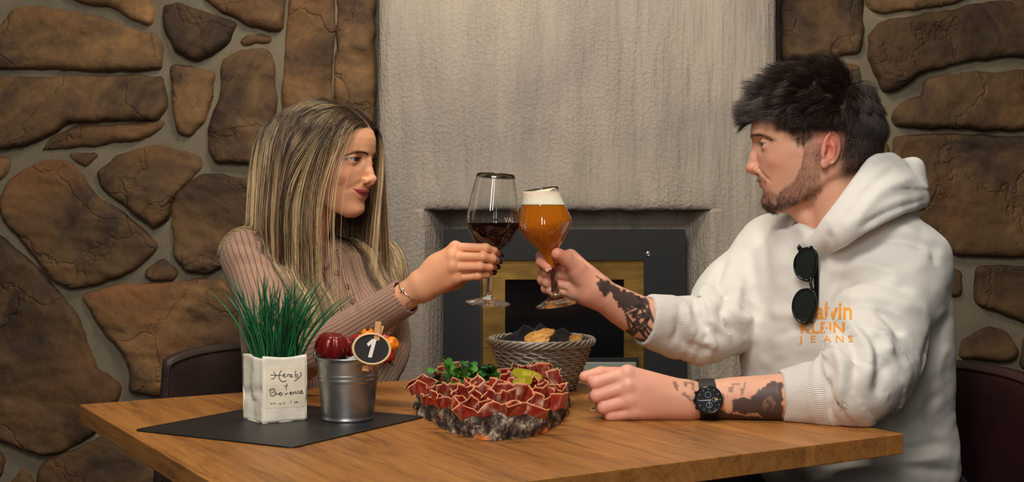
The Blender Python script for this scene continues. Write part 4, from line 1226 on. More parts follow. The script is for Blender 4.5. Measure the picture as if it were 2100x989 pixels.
# tattoos: dark ink in the skin of both forearms
ink = np.array(srgb(38, 38, 42))
def poly_mask(p, poly, soft=1.5):
    a = np.asarray(poly, float); b = np.roll(a, -1, 0)
    c = (a[:, 1] > p[:, None, 1]) != (b[:, 1] > p[:, None, 1])
    xi = (b[:, 0] - a[:, 0]) * (p[:, None, 1] - a[:, 1]) / (b[:, 1] - a[:, 1] + 1e-12) + a[:, 0]
    return (((p[:, None, 0] < xi) & c).sum(1) % 2).astype(float)
def ink_area(C, sel, polys, a, nz=0.0):
    idx = np.where(sel)[0]; p = pxv[idx]; k = np.zeros(len(idx))
    p2 = p + nz * np.stack([fbm(p[:, 0] / 7, p[:, 1] / 7, 0.0, 3), fbm(p[:, 0] / 7 + 9, p[:, 1] / 7, 3.0, 3)], 1)
    for q in polys:
        ring = np.array(list(q) + [q[0]], float); sd = seg_dist(p2, ring)[0] * (poly_mask(p2, q) * 2 - 1); k = np.maximum(k, sm(sd, -1.6, 1.6))
    K = np.zeros(len(C)); K[idx] = k * a
    return blend(C, K, ink)
def ink_lines(C, sel, lines, w, a):
    idx = np.where(sel)[0]; p = pxv[idx]; k = np.zeros(len(idx))
    for q in lines: k = np.maximum(k, 1 - sm(seg_dist(p, q)[0], w * .6, w * 1.2))
    K = np.zeros(len(C)); K[idx] = k * a
    return blend(C, K, ink)
armr = (pxv[:, 0] > 1220) & (pxv[:, 0] < 1400) & (pxv[:, 1] < 730) & (pxv[:, 1] > 540) & (V[:, 1] < 2.25)
C = ink_area(C, armr, [[(1224, 564), (1236, 572), (1262, 585), (1300, 606), (1322, 616), (1315, 632), (1298, 632), (1286, 634), (1274, 632), (1263, 622), (1258, 606), (1248, 600), (1240, 607), (1234, 598), (1230, 588), (1226, 576)]], .93, 5)
zig = [[(1282, 640), (1318, 622), (1300, 650), (1330, 640)], [(1286, 652), (1294, 684), (1318, 668), (1334, 690)], [(1300, 640), (1312, 668), (1334, 650)], [(1296, 690), (1310, 676), (1326, 694)],
       [(1284, 646), (1300, 668), (1290, 690)], [(1318, 626), (1336, 648), (1322, 664), (1338, 680)], [(1280, 688), (1300, 694), (1330, 700)], [(1306, 656), (1322, 646)], [(1276, 684), (1296, 676)], [(1330, 632), (1340, 660)]]
C = ink_lines(C, armr, zig, 3.0, .92)
C = ink_area(C, armr, [[(1288, 642), (1307, 634), (1300, 654)], [(1308, 628), (1328, 622), (1319, 645)], [(1294, 662), (1313, 654), (1304, 678)], [(1316, 650), (1334, 640), (1329, 666)], [(1284, 676), (1304, 682), (1290, 696)], [(1309, 676), (1328, 670), (1321, 694)], [(1270, 690), (1298, 699), (1326, 700), (1300, 716)], [(1300, 606), (1326, 612), (1334, 630), (1318, 622)]], .92, 2)
arml = (pxv[:, 0] > 1376) & (pxv[:, 0] < 1620) & (pxv[:, 1] > 740) & (V[:, 1] < 2.02)
C = ink_area(C, arml, [[(1500, 845), (1500, 822), (1512, 816), (1540, 815), (1562, 796), (1582, 782), (1606, 785), (1606, 864), (1570, 862), (1552, 848), (1530, 850)],
                       [(1470, 830), (1482, 842), (1510, 850), (1560, 856), (1600, 862), (1600, 870), (1468, 870)]], .9, 3)
nz = fbm(pxv[:, 0] / 9, pxv[:, 1] / 16, 1.0, 4)
gs = arml * sm(nz, -0.1, .5) * np.clip(poly_mask(pxv, [(1478, 790), (1530, 784), (1524, 812), (1500, 822), (1476, 830)]) + poly_mask(pxv, [(1378, 782), (1424, 784), (1424, 830), (1402, 812), (1386, 800)]) + poly_mask(pxv, [(1392, 846), (1406, 836), (1420, 858), (1400, 858)]), 0, 1)
C = blend(C, gs, ink, .6)
C = blend(C, arml * poly_mask(pxv, [(1565, 822), (1580, 812), (1592, 826), (1580, 848), (1562, 842)]) * sm(nz, 0, .3), srgb(160, 125, 105), .5)
body_m = mk('body', V, Q, M_SKIN, man, True, col=C)
for i, e in enumerate(ey_m):
    eye_mesh('eye', HM, e, (0.06 if i else -0.30, 1, -.02), srgb(74, 84, 84), man, M_EYE, 11.9)
nail(hand_m['tips'][0] + np.array([-.0005, -.0064, -.0015]), hand_m['dips'][0], np.array([.1, -.95, .2]), .0050, .0054, M_NAIL_BARE, man)
nail(P(1164, 568, 2.1125), P(1130, 560, 2.112), np.array([.1, -1, .2]), .0052, .0056, M_NAIL_BARE, man)
nail(P(1165, 587, 2.1135), P(1130, 580, 2.112), np.array([.1, -1, .2]), .005, .0054, M_NAIL_BARE, man)

# --- hair
def scalp_dirs(n): 
    i = np.arange(n) + .5; ph = np.arccos(1 - 2 * i / n); th = np.pi * (1 + 5 ** .5) * i
    return np.stack([np.cos(th) * np.sin(ph), np.sin(th) * np.sin(ph), np.cos(ph)], 1)
def surface_points(V, Q, L, keep, n, rng):
    """random points on the mesh where keep (per vertex weight) allows, with normals"""
    w = keep[Q].mean(1); a = np.linalg.norm(np.cross(V[Q[:, 2]] - V[Q[:, 0]], V[Q[:, 3]] - V[Q[:, 1]]), axis=1) * w
    f = rng.choice(len(Q), n, p=a / a.sum()); b = rng.dirichlet([1, 1, 1, 1], n)
    N = vert_normals(V, Q)
    return (V[Q[f]] * b[..., None]).sum(1), (N[Q[f]] * b[..., None]).sum(1), Q[f, 0]

def clumped(A, k, w, rng):
    """draw strands together towards the nearest of k leading strands, more at their tips"""
    n, m = A.shape[:2]; lead = rng.choice(n, k, replace=False); r = A[:, 0]; best = np.zeros(n, int); bd = np.full(n, 1e9)
    for i in lead:
        d = ((r - r[i]) ** 2).sum(1); q = d < bd; bd[q] = d[q]; best[q] = i
    t = np.linspace(0, 1, m) ** 1.1
    return A + (w * t)[None, :, None] * (A[best] - A), best

def man_hair():
    rng = np.random.default_rng(3)
    s, f, u = L[:, 0], L[:, 1], L[:, 2]; ab = np.abs(s)
    hl = np.interp(ab, [0, 35, 60, 75], [62, 60, 46, 34])              # hair line height at the front
    top = headm & (u > hl) & ((u > 52) | (f < 70))
    side = headm & (u > np.interp(f, [-110, -70, -45, -25, -5, 18, 30, 44, 60], [-58, -64, -62, -20, 34, 22, 6, 24, 44])) & (u <= 66) & (f < 56)
    side &= ~((ab > 66) & (f > -38) & (f < 16) & (u < 33) & (u > -40))
    pts, rad, cols = [], [], []
    cen, er = np.array([0, 12., 28.]), np.array([78., 107., 100.])
    def outside(q, h):
        e = q - cen; R_ = er + h[:, None]; k = np.sqrt(((e / R_) ** 2).sum(1)); m = k < 1
        q[m] = cen + e[m] / k[m][:, None]; return q
    def grow(keep, n, length, flow, lift, r0, spread, pull, tone, m=8, layer=None, leads=0, cw=.6, base=(46, 32, 27)):
        p, nr, _ = surface_points(V, Q, L, keep.astype(float), n, rng)
        lp = HM.l(p); ln = nr @ HM.M; ln /= np.linalg.norm(ln, axis=1)[:, None]
        d = flow(lp); d = d - ln * (d * ln).sum(1)[:, None]; d /= np.linalg.norm(d, axis=1)[:, None] + 1e-9
        d = d + ln * lift(lp)[:, None] + rng.normal(0, spread, d.shape); d /= np.linalg.norm(d, axis=1)[:, None]
        le = length(lp) * rng.uniform(.75, 1.1, n); q = lp - ln * 1.0; vel = d.copy(); path = [q.copy()]
        la = layer(lp) if layer else None
        for i in range(1, m):
            vel = vel + pull(lp, i / m); vel /= np.linalg.norm(vel, axis=1)[:, None]
            new = q + vel * (le / (m - 1))[:, None]
            if la is not None:
                new = outside(new, la * min(1, i / (m * .45))); vel = .5 * vel + .5 * (new - q) / (np.linalg.norm(new - q, axis=1)[:, None] + 1e-9)
            q = new; path.append(q.copy())
        A = np.stack(path, 1)
        if leads: A, best = clumped(A, leads, cw, rng) if layer is None or cw < .5 else clumped(A, leads, cw, rng); tn0 = rng.uniform(.65, 1.4, n)[best]
        else: tn0 = 1.0
        tn = tone * rng.uniform(.75, 1.25, n) * tn0
        for i in range(n):
            pts.append(HM.w(A[i])); rad.append(np.r_[np.full(m - 3, r0), r0 * .8, r0 * .5, r0 * .12]); cols.append(np.tile(np.array(srgb(*base)) * tn[i], (m, 1)))
    zt = lambda lp: sm(lp[:, 2], 45, 105)
    fr = lambda lp: sm(lp[:, 1], 20, 90)
    z0 = lambda lp: 0 * lp[:, 0]
    bk = lambda lp: sm(-lp[:, 1], 26, 66)
    def flow_top(lp):
        fw = np.stack([.22 * lp[:, 0] / 60, 1 + z0(lp), -.10 + fr(lp) * rng.uniform(-.10, .62, len(lp))], 1); rd = np.stack([lp[:, 0] / 150, -.55 + z0(lp), -.85 + z0(lp)], 1)
        k = bk(lp)[:, None]; return fw * (1 - k) + rd * k
    grow(top * (1 + 1.0 * np.exp(-((f + 40) / 28) ** 2) * (u > 70)), 14000, lambda lp: 30 + 20 * fr(lp) + 8 * zt(lp), flow_top,
         lambda lp: (.10 + .22 * fr(lp) * rng.random(len(lp)) + .16 * rng.random(len(lp))) * (1 - .9 * np.exp(-((lp[:, 1] + 45) / 40) ** 2)), .00021, .17,
         lambda lp, t: np.stack([z0(lp), .10 * (1 - bk(lp)) - .02, -.05 + .02 * fr(lp) - .10 * bk(lp)], 1), .95, 9, lambda lp: (4 + 30 * rng.random(len(lp)) ** .8) * (.30 + .70 * zt(lp)) * (1 - .62 * bk(lp)), 420, .62)
    grow(side, 11000, lambda lp: 7 + 20 * sm(lp[:, 2], 22, 60) + 12 * sm(-lp[:, 1], 40, 90) - 7 * (lp[:, 2] < -30), lambda lp: np.stack([z0(lp), .30 - .5 * sm(-lp[:, 1], 20, 80), -1 + z0(lp)], 1),
         lambda lp: .22 + .2 * sm(lp[:, 2], 30, 60) - .10 * sm(-lp[:, 1], 40, 90), .00018, .13, lambda lp, t: np.stack([z0(lp), z0(lp), -.10 + z0(lp)], 1), .9, 6,
         lambda lp: 1.5 + 16 * sm(lp[:, 2], 26, 66) * rng.random(len(lp)) * (1 - .5 * sm(-lp[:, 1], 30, 80)) + 4 * sm(-lp[:, 1], 35, 90) * sm(lp[:, 2], -45, 0) * rng.random(len(lp)), 600, .3)
    hair_object('hair', pts, rad, cols, M_HAIR, man)
    # beard and moustache
    pts, rad, cols = [], [], []
    den = bf * headm * (0.35 + sm(fbm(s / 16, f / 16, u / 16, 2), -.5, .3)) * (1 + 1.2 * sm(-u, 60, 85))
    grow(den, 7000, lambda lp: 6.0 + 6 * sm(-lp[:, 2], 60, 95), lambda lp: np.stack([0 * lp[:, 0], 0.35 + 0 * lp[:, 0], -1 + 0 * lp[:, 0]], 1), lambda lp: .35 + 0 * lp[:, 0], .00014, .3,
         lambda lp, t: np.zeros_like(lp), 1.15, 4, base=(66, 46, 36))
    hair_object('beard', pts, rad, cols, M_HAIR, man)
    pts, rad, cols = [], [], []
    eb = np.zeros(len(V))
    for g in (-1, 1):
        d, t = seg_dist(L[:, [0, 2]], [(g * 13, 25), (g * 24, 28), (g * 36, 28), (g * 50, 21)])
        eb += np.exp(-(d / 2.6) ** 2) * (f > 55) * headm
    grow(eb, 1300, lambda lp: 8 + 0 * lp[:, 0], lambda lp: np.stack([np.sign(lp[:, 0]) * 1.0, 0 * lp[:, 0], .35 - np.abs(lp[:, 0]) / 60], 1), lambda lp: .25 + 0 * lp[:, 0], .00013, .18,
         lambda lp, t: np.zeros_like(lp), .9, 4)
    for g in (-1, 1):                       # lashes
        ec = ey_m[0 if g < 0 else 1]
        for a in np.linspace(-1, 1, 26):
            b0 = ec + np.array([a * 11.5, math.sqrt(max(13.9 ** 2 - (a * 11.5) ** 2 - 3.4 ** 2, 1)), 3.9 * math.sqrt(1 - a * a) ** .9 + .2])
            pts.append(HM.w([b0, b0 + [a * 1, 3.2, .4], b0 + [a * 2, 5.5, 2.2]])); rad.append(np.array([.00010, .00008, .00003])); cols.append(np.tile(np.array(srgb(30, 22, 20)), (3, 1)))
    hair_object('eyebrows', pts, rad, cols, M_HAIR, man)
man_hair()

# --- hoodie
M_HOODIE = cloth_mat('white_fleece', srgb(216, 213, 207), .9, 1100, rib='sine', ribdepth=.4)
def man_hoodie():
    xs = axis(.165, .88, .0034); ys = axis(1.85, 2.50, .0034); zs = axis(.555, 1.20, .0034)
    v = Vol(xs, ys, zs)
    torso_slices(v, [(1.035, 0.536, 2.165, 0.0985, 0.066), (1.005, 0.544, 2.178, 0.1477, 0.09), (0.965, 0.554, 2.19, 0.1852, 0.116), (0.9, 0.564, 2.197, 0.197, 0.134), (0.82, 0.564, 2.2, 0.195, 0.14), (0.72, 0.568, 2.205, 0.1931, 0.14), (0.66, 0.572, 2.205, 0.199, 0.146), (0.625, 0.572, 2.205, 0.197, 0.144), (0.6, 0.57, 2.205, 0.1832, 0.132), (0.565, 0.568, 2.205, 0.1793, 0.128)], AX_W, AX_F, .0)
    v.tube(np.array([SR + [0, 0, -.004], P(1680, 478, 2.24), P(1750, 450, 2.19), P(1810, 478, 2.14), SL + [0, 0, -.004]]), [.060, .06, .066, .066, .070], .05)
    # sleeves
    def wr(T, D, pos):
        a = np.arctan2(D[2], D[1])
        return (.0034 * np.sin(T * 46 + 1.3 * np.sin(a + .6) + 2 * np.sin(3 * T)) * np.exp(-((T - .52) / .17) ** 2) + .004 * np.sin(T * 27 + 2.1 * np.sin(a)) * np.exp(-((T - .25) / .2) ** 2)).astype(np.float32)
    left = spline([SL, P(1818, 640, 2.04), P(1786, 732, 1.968), EL + [0, 0, .004], P(1715, 808, 1.935), P(1660, 814, 1.955), CL], 26)
    rl = spline(np.c_[[.080, .078, .074, .066, .058, .050, .0405]], 26)[:, 0]
    v.tube(left, rl, .014, disp=wr)
    right = spline([SR, P(1530, 585, 2.30), P(1480, 640, 2.235), ER + [.012, 0, 0.002], P(1400, 672, 2.188), P(1362, 665, 2.172), CR], 26)
    rr = spline(np.c_[[.074, .070, .066, .060, .055, .050, .0445]], 26)[:, 0]
    v.tube(right, rr, .016, disp=wr)
    # hood lying round the neck
    up_ = spline(PT((1668, 500, 2.092), (1700, 460, 2.055), (1735, 413, 2.05), (1770, 366, 2.065), (1796, 335, 2.10), (1824, 332, 2.13)), 14)
    lo_ = spline(PT((1678, 514, 2.085), (1722, 494, 2.035), (1771, 460, 2.015), (1836, 426, 2.03), (1872, 414, 2.07), (1893, 411, 2.12)), 14)
    for w in np.linspace(0, 1, 6):
        ln_ = up_ * (1 - w) + lo_ * w; ln_ = ln_ + np.array([0, -1, 0]) * .010 * math.sin(math.pi * w)
        v.tube(ln_, np.interp(np.linspace(0, 1, 14), [0, .2, 1], [.007, .012, .015]), .010)
    for a_, b2, r_ in (((1824, 338, 2.13), (1872, 344, 2.16), .011), ((1872, 344, 2.16), (1889, 404, 2.14), .013), ((1840, 378, 2.17), (1858, 388, 2.18), .038), ((1836, 402, 2.10), (1876, 400, 2.12), .020),
                       ((1872, 346, 2.16), (1845, 350, 2.25), .013), ((1850, 345, 2.25), (1790, 352, 2.27), .014), ((1850, 380, 2.22), (1790, 385, 2.25), .03)):
        v.cone(P(*a_), P(*b2), r_, r_, .018)
    v.tube(spline(PT((1796, 352, 2.27), (1730, 395, 2.275), (1680, 425, 2.25), (1642, 446, 2.20), (1645, 470, 2.14), (1664, 497, 2.10)), 20), np.linspace(.020, .008, 20), .012)
    v.tube(spline(PT((1790, 400, 2.26), (1720, 430, 2.265), (1650, 462, 2.22), (1655, 500, 2.12)), 16), np.linspace(.03, .012, 16), .02)
    v.ell(P(1848, 336, 2.19), (.022, .030, .010), None, .012, 'cut')
    # opening for the neck
    v.tube(HM.w([(0, -10, -40), (0, -24, -80), (0, -38, -120), (0, -46, -150)]), [.062, .060, .056, .040], .010, 'cut')
    v.cone(HM.w((0, 20, -120)), HM.w((0, 34, -152)), .035, .012, .012, 'cut')
    # hollow cuffs
    d = (CL - WL) / np.linalg.norm(CL - WL); v.cone(CL - d * .05, CL + d * .018, .0375, .0372, .001, 'cut')
    def flatcut(c, dd):
        def f(X, Y, Z): return np.maximum(-((X - c[0]) * dd[0] + (Y - c[1]) * dd[1] + (Z - c[2]) * dd[2]), np.sqrt((X - c[0]) ** 2 + (Y - c[1]) ** 2 + (Z - c[2]) ** 2) - .075) * -1
        return f
    for c, w in ((CL, WL), (CR, WR)):
        dd = (c - w) / np.linalg.norm(c - w) if c is CL else (P(1362, 665, 2.172) - c) / np.linalg.norm(P(1362, 665, 2.172) - c)
        def f(X, Y, Z, c=c, dd=dd):
            pl = (X - c[0]) * dd[0] + (Y - c[1]) * dd[1] + (Z - c[2]) * dd[2]
            return np.maximum(pl, np.sqrt((X - c[0]) ** 2 + (Y - c[1]) ** 2 + (Z - c[2]) ** 2) - .075)
        v.fn(f, c - .08, c + .08, .003, 'cut')
    d = (P(1362, 665, 2.172) - CR); d /= np.linalg.norm(d); v.cone(CR - d * .04, CR - d * .005, .0380, .0375, .001, 'cut')
    v.warp(lambda X, Y, Z: .0038 * fbm(X * 9 + Z * 7, Y * 9, Z * 16 - X * 6, 3), [.2, 1.8, .5], [.9, 2.6, 1.1])
    # nothing below the table edge pokes into the table top
    V, Q = v.mesh(); V, Q = keep_largest(V, Q)
    arm_l = (px_of(V)[:, 1] > 560) & (V[:, 1] < 2.09)
    F_ = [  # creases pressed (-) and ridges raised (+), millimetres, traced along the cloth
        (-5, 9, [(1700, 655), (1735, 690), (1752, 730), (1748, 790)]), (5, 10, [(1690, 690), (1716, 720), (1728, 770), (1718, 830)]),
        (-6, 8, [(1745, 650), (1790, 700), (1802, 730), (1800, 760)]), (6, 11, [(1730, 640), (1772, 690), (1784, 730), (1776, 800)]),
        (-6, 8, [(1790, 625), (1836, 668), (1846, 690)]), (6, 11, [(1780, 650), (1820, 690), (1826, 730)]),
        (-6, 10, [(1830, 740), (1806, 770), (1800, 815)]), (-5, 9, [(1866, 748), (1832, 705), (1790, 680)]),
        (4, 10, [(1700, 560), (1780, 545), (1860, 575)]), (-4, 9, [(1705, 585), (1790, 572), (1880, 600)]), (4, 12, [(1720, 615), (1800, 610), (1890, 640)]),
        (-4, 8, [(1868, 500), (1912, 508), (1922, 545)]), (-4, 7, [(1760, 520), (1820, 490), (1900, 498)]), (3, 10, [(1765, 500), (1830, 470), (1890, 480)]),
        (-4, 8, [(1600, 690), (1680, 640), (1720, 560), (1760, 505)]), (3, 12, [(1575, 640), (1640, 640), (1690, 560)]),
        (-4, 8, [(1700, 470), (1690, 520), (1672, 560)]), (-3, 7, [(1640, 520), (1665, 560)]),
        (-5, 8, [(1490, 520), (1470, 580), (1500, 610)]), (5, 9, [(1460, 585), (1440, 610), (1470, 640)]), (-5, 8, [(1420, 605), (1440, 660), (1490, 700)]), (5, 9, [(1405, 620), (1420, 680), (1470, 715)]),
        (-5, 8, [(1500, 590), (1480, 650), (1520, 690)]), (4, 9, [(1520, 560), (1510, 640), (1545, 660)]), (-5, 7, [(1440, 690), (1450, 700), (1448, 730)]), (-3, 7, [(1388, 640), (1395, 690), (1420, 720)]),
        (-4, 9, [(1640, 950), (1750, 935), (1860, 925), (1950, 905)]), (5, 11, [(1700, 965), (1820, 950), (1950, 935)]), (-3, 8, [(1930, 800), (1900, 850), (1935, 895)]), (-3, 9, [(1870, 790), (1885, 850), (1860, 880)]),
        (-3, 8, [(1955, 640), (1910, 700), (1890, 780)]), (3, 10, [(1945, 700), (1920, 760), (1930, 830)]), (-2.5, 8, [(1780, 940), (1880, 960), (1960, 968)]),
        (-4, 6, [(1760, 470), (1830, 432), (1905, 408)]), (3, 10, [(1740, 480), (1800, 400), (1880, 360)]), (-2, 8, [(1720, 470), (1790, 380), (1840, 345)]),
        (-3, 9, [(1560, 460), (1570, 560), (1560, 660)]), (2.5, 14, [(1600, 480), (1600, 600), (1590, 720)]), (-2.5, 10, [(1625, 450), (1640, 520), (1650, 560)]),
        (-2.5, 5, [(1700, 770), (1702, 815), (1699, 858)]), (-2.5, 5, [(1392, 618), (1398, 660), (1372, 712)]),
    ]
    V = folds(V, Q, [(m_ * 1.55, w_ * 1.25, p_) for m_, w_, p_ in F_]); V = relax(V, Q, 2, .4); V = off_table(V)
    # ribbing on the cuffs and the hem
    def ribs(c0, c1, n, lenm):
        ax = (c1 - c0) / np.linalg.norm(c1 - c0); q = V - c0; t = q @ ax
        e1 = np.cross(ax, [0, 0, 1]); e1 /= np.linalg.norm(e1); e2 = np.cross(ax, e1)
        a = np.arctan2(q @ e2, q @ e1) / (2 * np.pi) * n; rr = np.linalg.norm(q - t[:, None] * ax, axis=1)
        return a, (t > -.012) & (t < lenm) & (rr < .07)
    a1, m1 = ribs(CL, P(1700, 812, 1.94), 112, .075); a2, m2 = ribs(CR, P(1390, 672, 2.185), 118, .055)
    rib = np.where(m1, a1, np.where(m2, a2, 0)); mask = (m1 | m2) * 1.0
    hem = V[:, 2] < .605
    rib = np.where(hem, np.arctan2(V[:, 1] - 2.235, V[:, 0] - .61) / (2 * np.pi) * 260, rib); mask = np.maximum(mask, hem)
    return mk('hoodie', V, Q, M_HOODIE, man, True, attrs={'rib': rib, 'ribmask': mask})
hoodie = man_hoodie()

# --- trousers and shoes below the table
def man_trousers():
    M = cloth_mat('black_denim', srgb(24, 24, 27), .9, 700, fuzz=.1)
    xs = axis(.0, .86, .008); ys = axis(1.75, 2.5, .008); zs = axis(0.04, .68, .008)
    v = Vol(xs, ys, zs, far=.06)
    v.ell((.61, 2.24, .56), (.19, .17, .11), None, .02)
    fw = np.array([AX_F[0], AX_F[1], 0]); sd = np.array([AX_W[0], AX_W[1], 0])
    for g in (-1, 1):
        h = np.array([.60, 2.23, .55]) + sd * g * .095; kn = h + fw * .40 + [0, 0, -.015] + sd * g * .03; an = kn - fw * .10 + [0, 0, -.45]
        v.tube(np.array([h, (h + kn) / 2, kn]), [.098, .085, .068], .04); v.tube(np.array([kn, (kn + an) / 2, an]), [.068, .062, .05], .03)
    V, Q = v.mesh(); V, Q = keep_largest(V, Q)
    mk('trousers', V, Q, M, man, True)
    mb = MB()
    for g in (-1, 1):
        h = np.array([.60, 2.23, .55]) + sd * g * .095; an = h + fw * .29 + sd * g * .03
        mb.sphere(np.array([an[0], an[1], .05]) + fw * .05, (.13, .05, .049), 20, 12, np.stack([fw, sd, [0, 0, 1]], 1))
    mb.build('shoes', simple('black_leather', srgb(25, 24, 24), .45), man, True)
man_trousers()
# ---------------------------------------------------------------- the woman
HW = Frame(P(658, 341, 2.42), (.915, -.40, -.02))
TWm = HeadTable(WOMAN_ROWS, (.96, .96, .96))
AW, AF = np.array([.75, .66]), np.array([.66, -.75])
WSR, WSL = P(514, 528, 2.37), P(772, 552, 2.54)
WE, WM1, WM2, WC, WWR = P(598, 730, 2.20), P(700, 690, 2.165), P(770, 648, 2.145), P(833, 608, 2.125), P(858, 588, 2.115)
woman = thing('person', 'woman with long blonde hair and a ribbed taupe top raising a glass of red wine', 'person', (-.373, 2.46, 0.0))

def woman_body():
    xs = axis(-.60, .02, .0045, [(-.195, -.01, .0015), (-.38, -.24, .0015)])
    ys = axis(2.04, 2.75, .0045, [(2.06, 2.15, .0015), (2.30, 2.48, .0015)])
    zs = axis(.55, 1.32, .0045, [(.93, 1.02, .0015), (1.055, 1.22, .0014)])
    v = Vol(xs, ys, zs)
    ey = build_head(v, HW, TWm, True, True)
    v.tube(HW.w([(0, -14, -40), (0, -24, -85), (0, -34, -130), (0, -42, -175)]), [.045, .043, .046, .06], .022)
    v.tube(np.array([WSR, HW.w((0, -38, -185)), WSL]), [.030, .044, .030], .02)
    torso_slices(v, [(.98, -.37, 2.45, .11, .06), (.94, -.372, 2.452, .135, .075), (.88, -.368, 2.448, .14, .09), (.80, -.37, 2.455, .125, .08), (.70, -.375, 2.46, .12, .08), (.58, -.38, 2.47, .145, .10)], AW, AF)
    v.tube(spline([WSR, P(536, 600, 2.315), P(556, 660, 2.265), WE], 12), np.linspace(.034, .032, 12), .02)
    v.tube(np.array([WE, WM1, WM2, WC, WWR]), [.034, .031, .027, .0235, .0225], .012)
    v.tube(spline([WSL, P(786, 630, 2.58), P(800, 715, 2.61)], 8), np.linspace(.034, .028, 8), .02)
    mcp = PT((934, 508, 2.096), (928, 527, 2.086), (929, 548, 2.084), (937, 570, 2.090))
    pip = PT((996, 509, 2.080), (990, 527, 2.072), (984, 547, 2.073), (981, 566, 2.080))
    dip = PT((1012, 514, 2.090), (1010, 531, 2.081), (1004, 548, 2.083), (998, 563, 2.090))
    tip = PT((1020, 520, 2.103), (1018, 535, 2.096), (1013, 548, 2.098), (1006, 560, 2.104))
    wr = PT((866, 572, 2.114), (868, 580, 2.108), (869, 588, 2.108), (870, 598, 2.112))
    r0 = [.0082, .0082, .0078, .0071]
    for i in range(4):
        v.cone(wr[i], mcp[i], .0165, .0105, .012)
        v.ball(mcp[i] + [0, -.0022, .001], .0088, .006)
        finger(v, [mcp[i], pip[i], dip[i], tip[i]], [r0[i], r0[i] * .9, r0[i] * .82, r0[i] * .68], .0006)
    for i in range(3):
        a_, b_ = (mcp[i] + mcp[i + 1]) / 2, (pip[i] + pip[i + 1]) / 2
        v.tube(np.array([a_ + (b_ - a_) * .18 + [0, -.0075, 0], b_ + [0, -.0068, 0], b_ + (b_ - a_) * .2 + [0, -.0055, 0]]), [.0006, .0014, .0010], .0030, 'cut')
    v.ell(P(905, 552, 2.106), (.030, .014, .026), None, .012)
    # thumb behind the stem
    v.cone(P(880, 590, 2.122), P(935, 578, 2.130), .0165, .0125, .010)
    v.cone(P(935, 578, 2.130), P(972, 556, 2.130), .0115, .0098, .004)
    v.cone(P(972, 556, 2.130), P(998, 538, 2.120), .0098, .0075, .003)
    V, Q = v.mesh(); V, Q = keep_largest(V, Q)
    return V, Q, ey, tip, dip, v
Vw, Qw, ey_w, tip_w, dip_w, VOL_B = woman_body()
Lw = HW.l(Vw); pw = px_of(Vw)
C = np.tile(np.array(srgb(224, 164, 126)), (len(Vw), 1)); rd = srgb(208, 112, 88)
for g in (-1, 1):
    C = blend(C, g3(Lw, (g * 46, 76, -20), (20, 22, 17)), rd, .35)
    d, t = seg_dist(Lw[:, [0, 2]] / .96, [(g * 11, 23.5), (g * 22, 26), (g * 34, 26.5), (g * 48, 20)])
    C = blend(C, np.exp(-(d / np.interp(t, [0, 1], [3.2, 1.6])) ** 2) * (Lw[:, 1] > 55) * (Lw[:, 2] > 0), srgb(78, 52, 40), .8)
    d, t = seg_dist(Lw[:, [0, 2]] / .96, [(g * 18, 12), (g * 24, 15), (g * 31, 16), (g * 39, 15), (g * 47, 12.5)])
    C = blend(C, np.exp(-(d / 2.6) ** 2) * (Lw[:, 1] > 55), srgb(40, 26, 24), .8)
C = blend(C, g3(Lw, (0, 116, -26), (12, 12, 10)), rd, .25)
lz = (Lw[:, 2] / .96)
sx = np.abs(Lw[:, 0]) / .96
mid = -51 + 8.5 * (sx / 30) ** 2
upb = mid + 7.2 * np.clip(1 - (sx / 30.5) ** 1.6, 0, 1) * (1 - .16 * np.exp(-(sx / 3) ** 2)); lob = mid - 9.6 * np.clip(1 - (sx / 29) ** 2.2, 0, 1)
lips = sm(upb - lz, -.4, .8) * sm(lz - lob, -.4, .8) * (sx < 31) * (Lw[:, 1] > 70)
C = blend(C, lips, srgb(146, 38, 52), .93)
hand = sm(pw[:, 0], 850, 900) * (Vw[:, 1] < 2.2)
C = blend(C, hand, srgb(226, 158, 118), .7)
hd = np.linalg.norm(Lw - [0, 18, 0], axis=1) < 140
sc = hd * sm(Lw[:, 2] - np.interp(np.abs(Lw[:, 0]), [0, 40, 62, 75], [74, 68, 48, 20]), -3, 5)
C = blend(C, np.maximum(sc, hd * (Lw[:, 1] < 0) * (Lw[:, 2] > -40) * (np.abs(Lw[:, 0]) < 90)), srgb(70, 52, 40), .8)
C = blend(C, (pw[:, 0] > 828) * (pw[:, 0] < 852) * np.exp(-(seg_dist(pw, [(833, 626), (842, 618), (850, 616)])[0] / 2.2) ** 2), srgb(60, 55, 58), .6)
C = blend(C, g3(Lw, (46, 74, -34), (1.5, 9, 1.5)), srgb(70, 40, 30), .7)
body_w = mk('body', Vw, Qw, M_SKIN, woman, True, col=C)
for i, e in enumerate(ey_w):
    eye_mesh('eye', HW, e, (-.16, 1, .02), srgb(62, 40, 28), woman, M_EYE, 12.7 * .985)
for i in range(4):
    ax = tip_w[i] - dip_w[i]; ax /= np.linalg.norm(ax)
    nail(tip_w[i] + ax * .0065 + np.array([.0042, -.0015, .0005]), dip_w[i], np.array([.85, -.55, .1]), .0048, .0068, M_NAIL, woman)


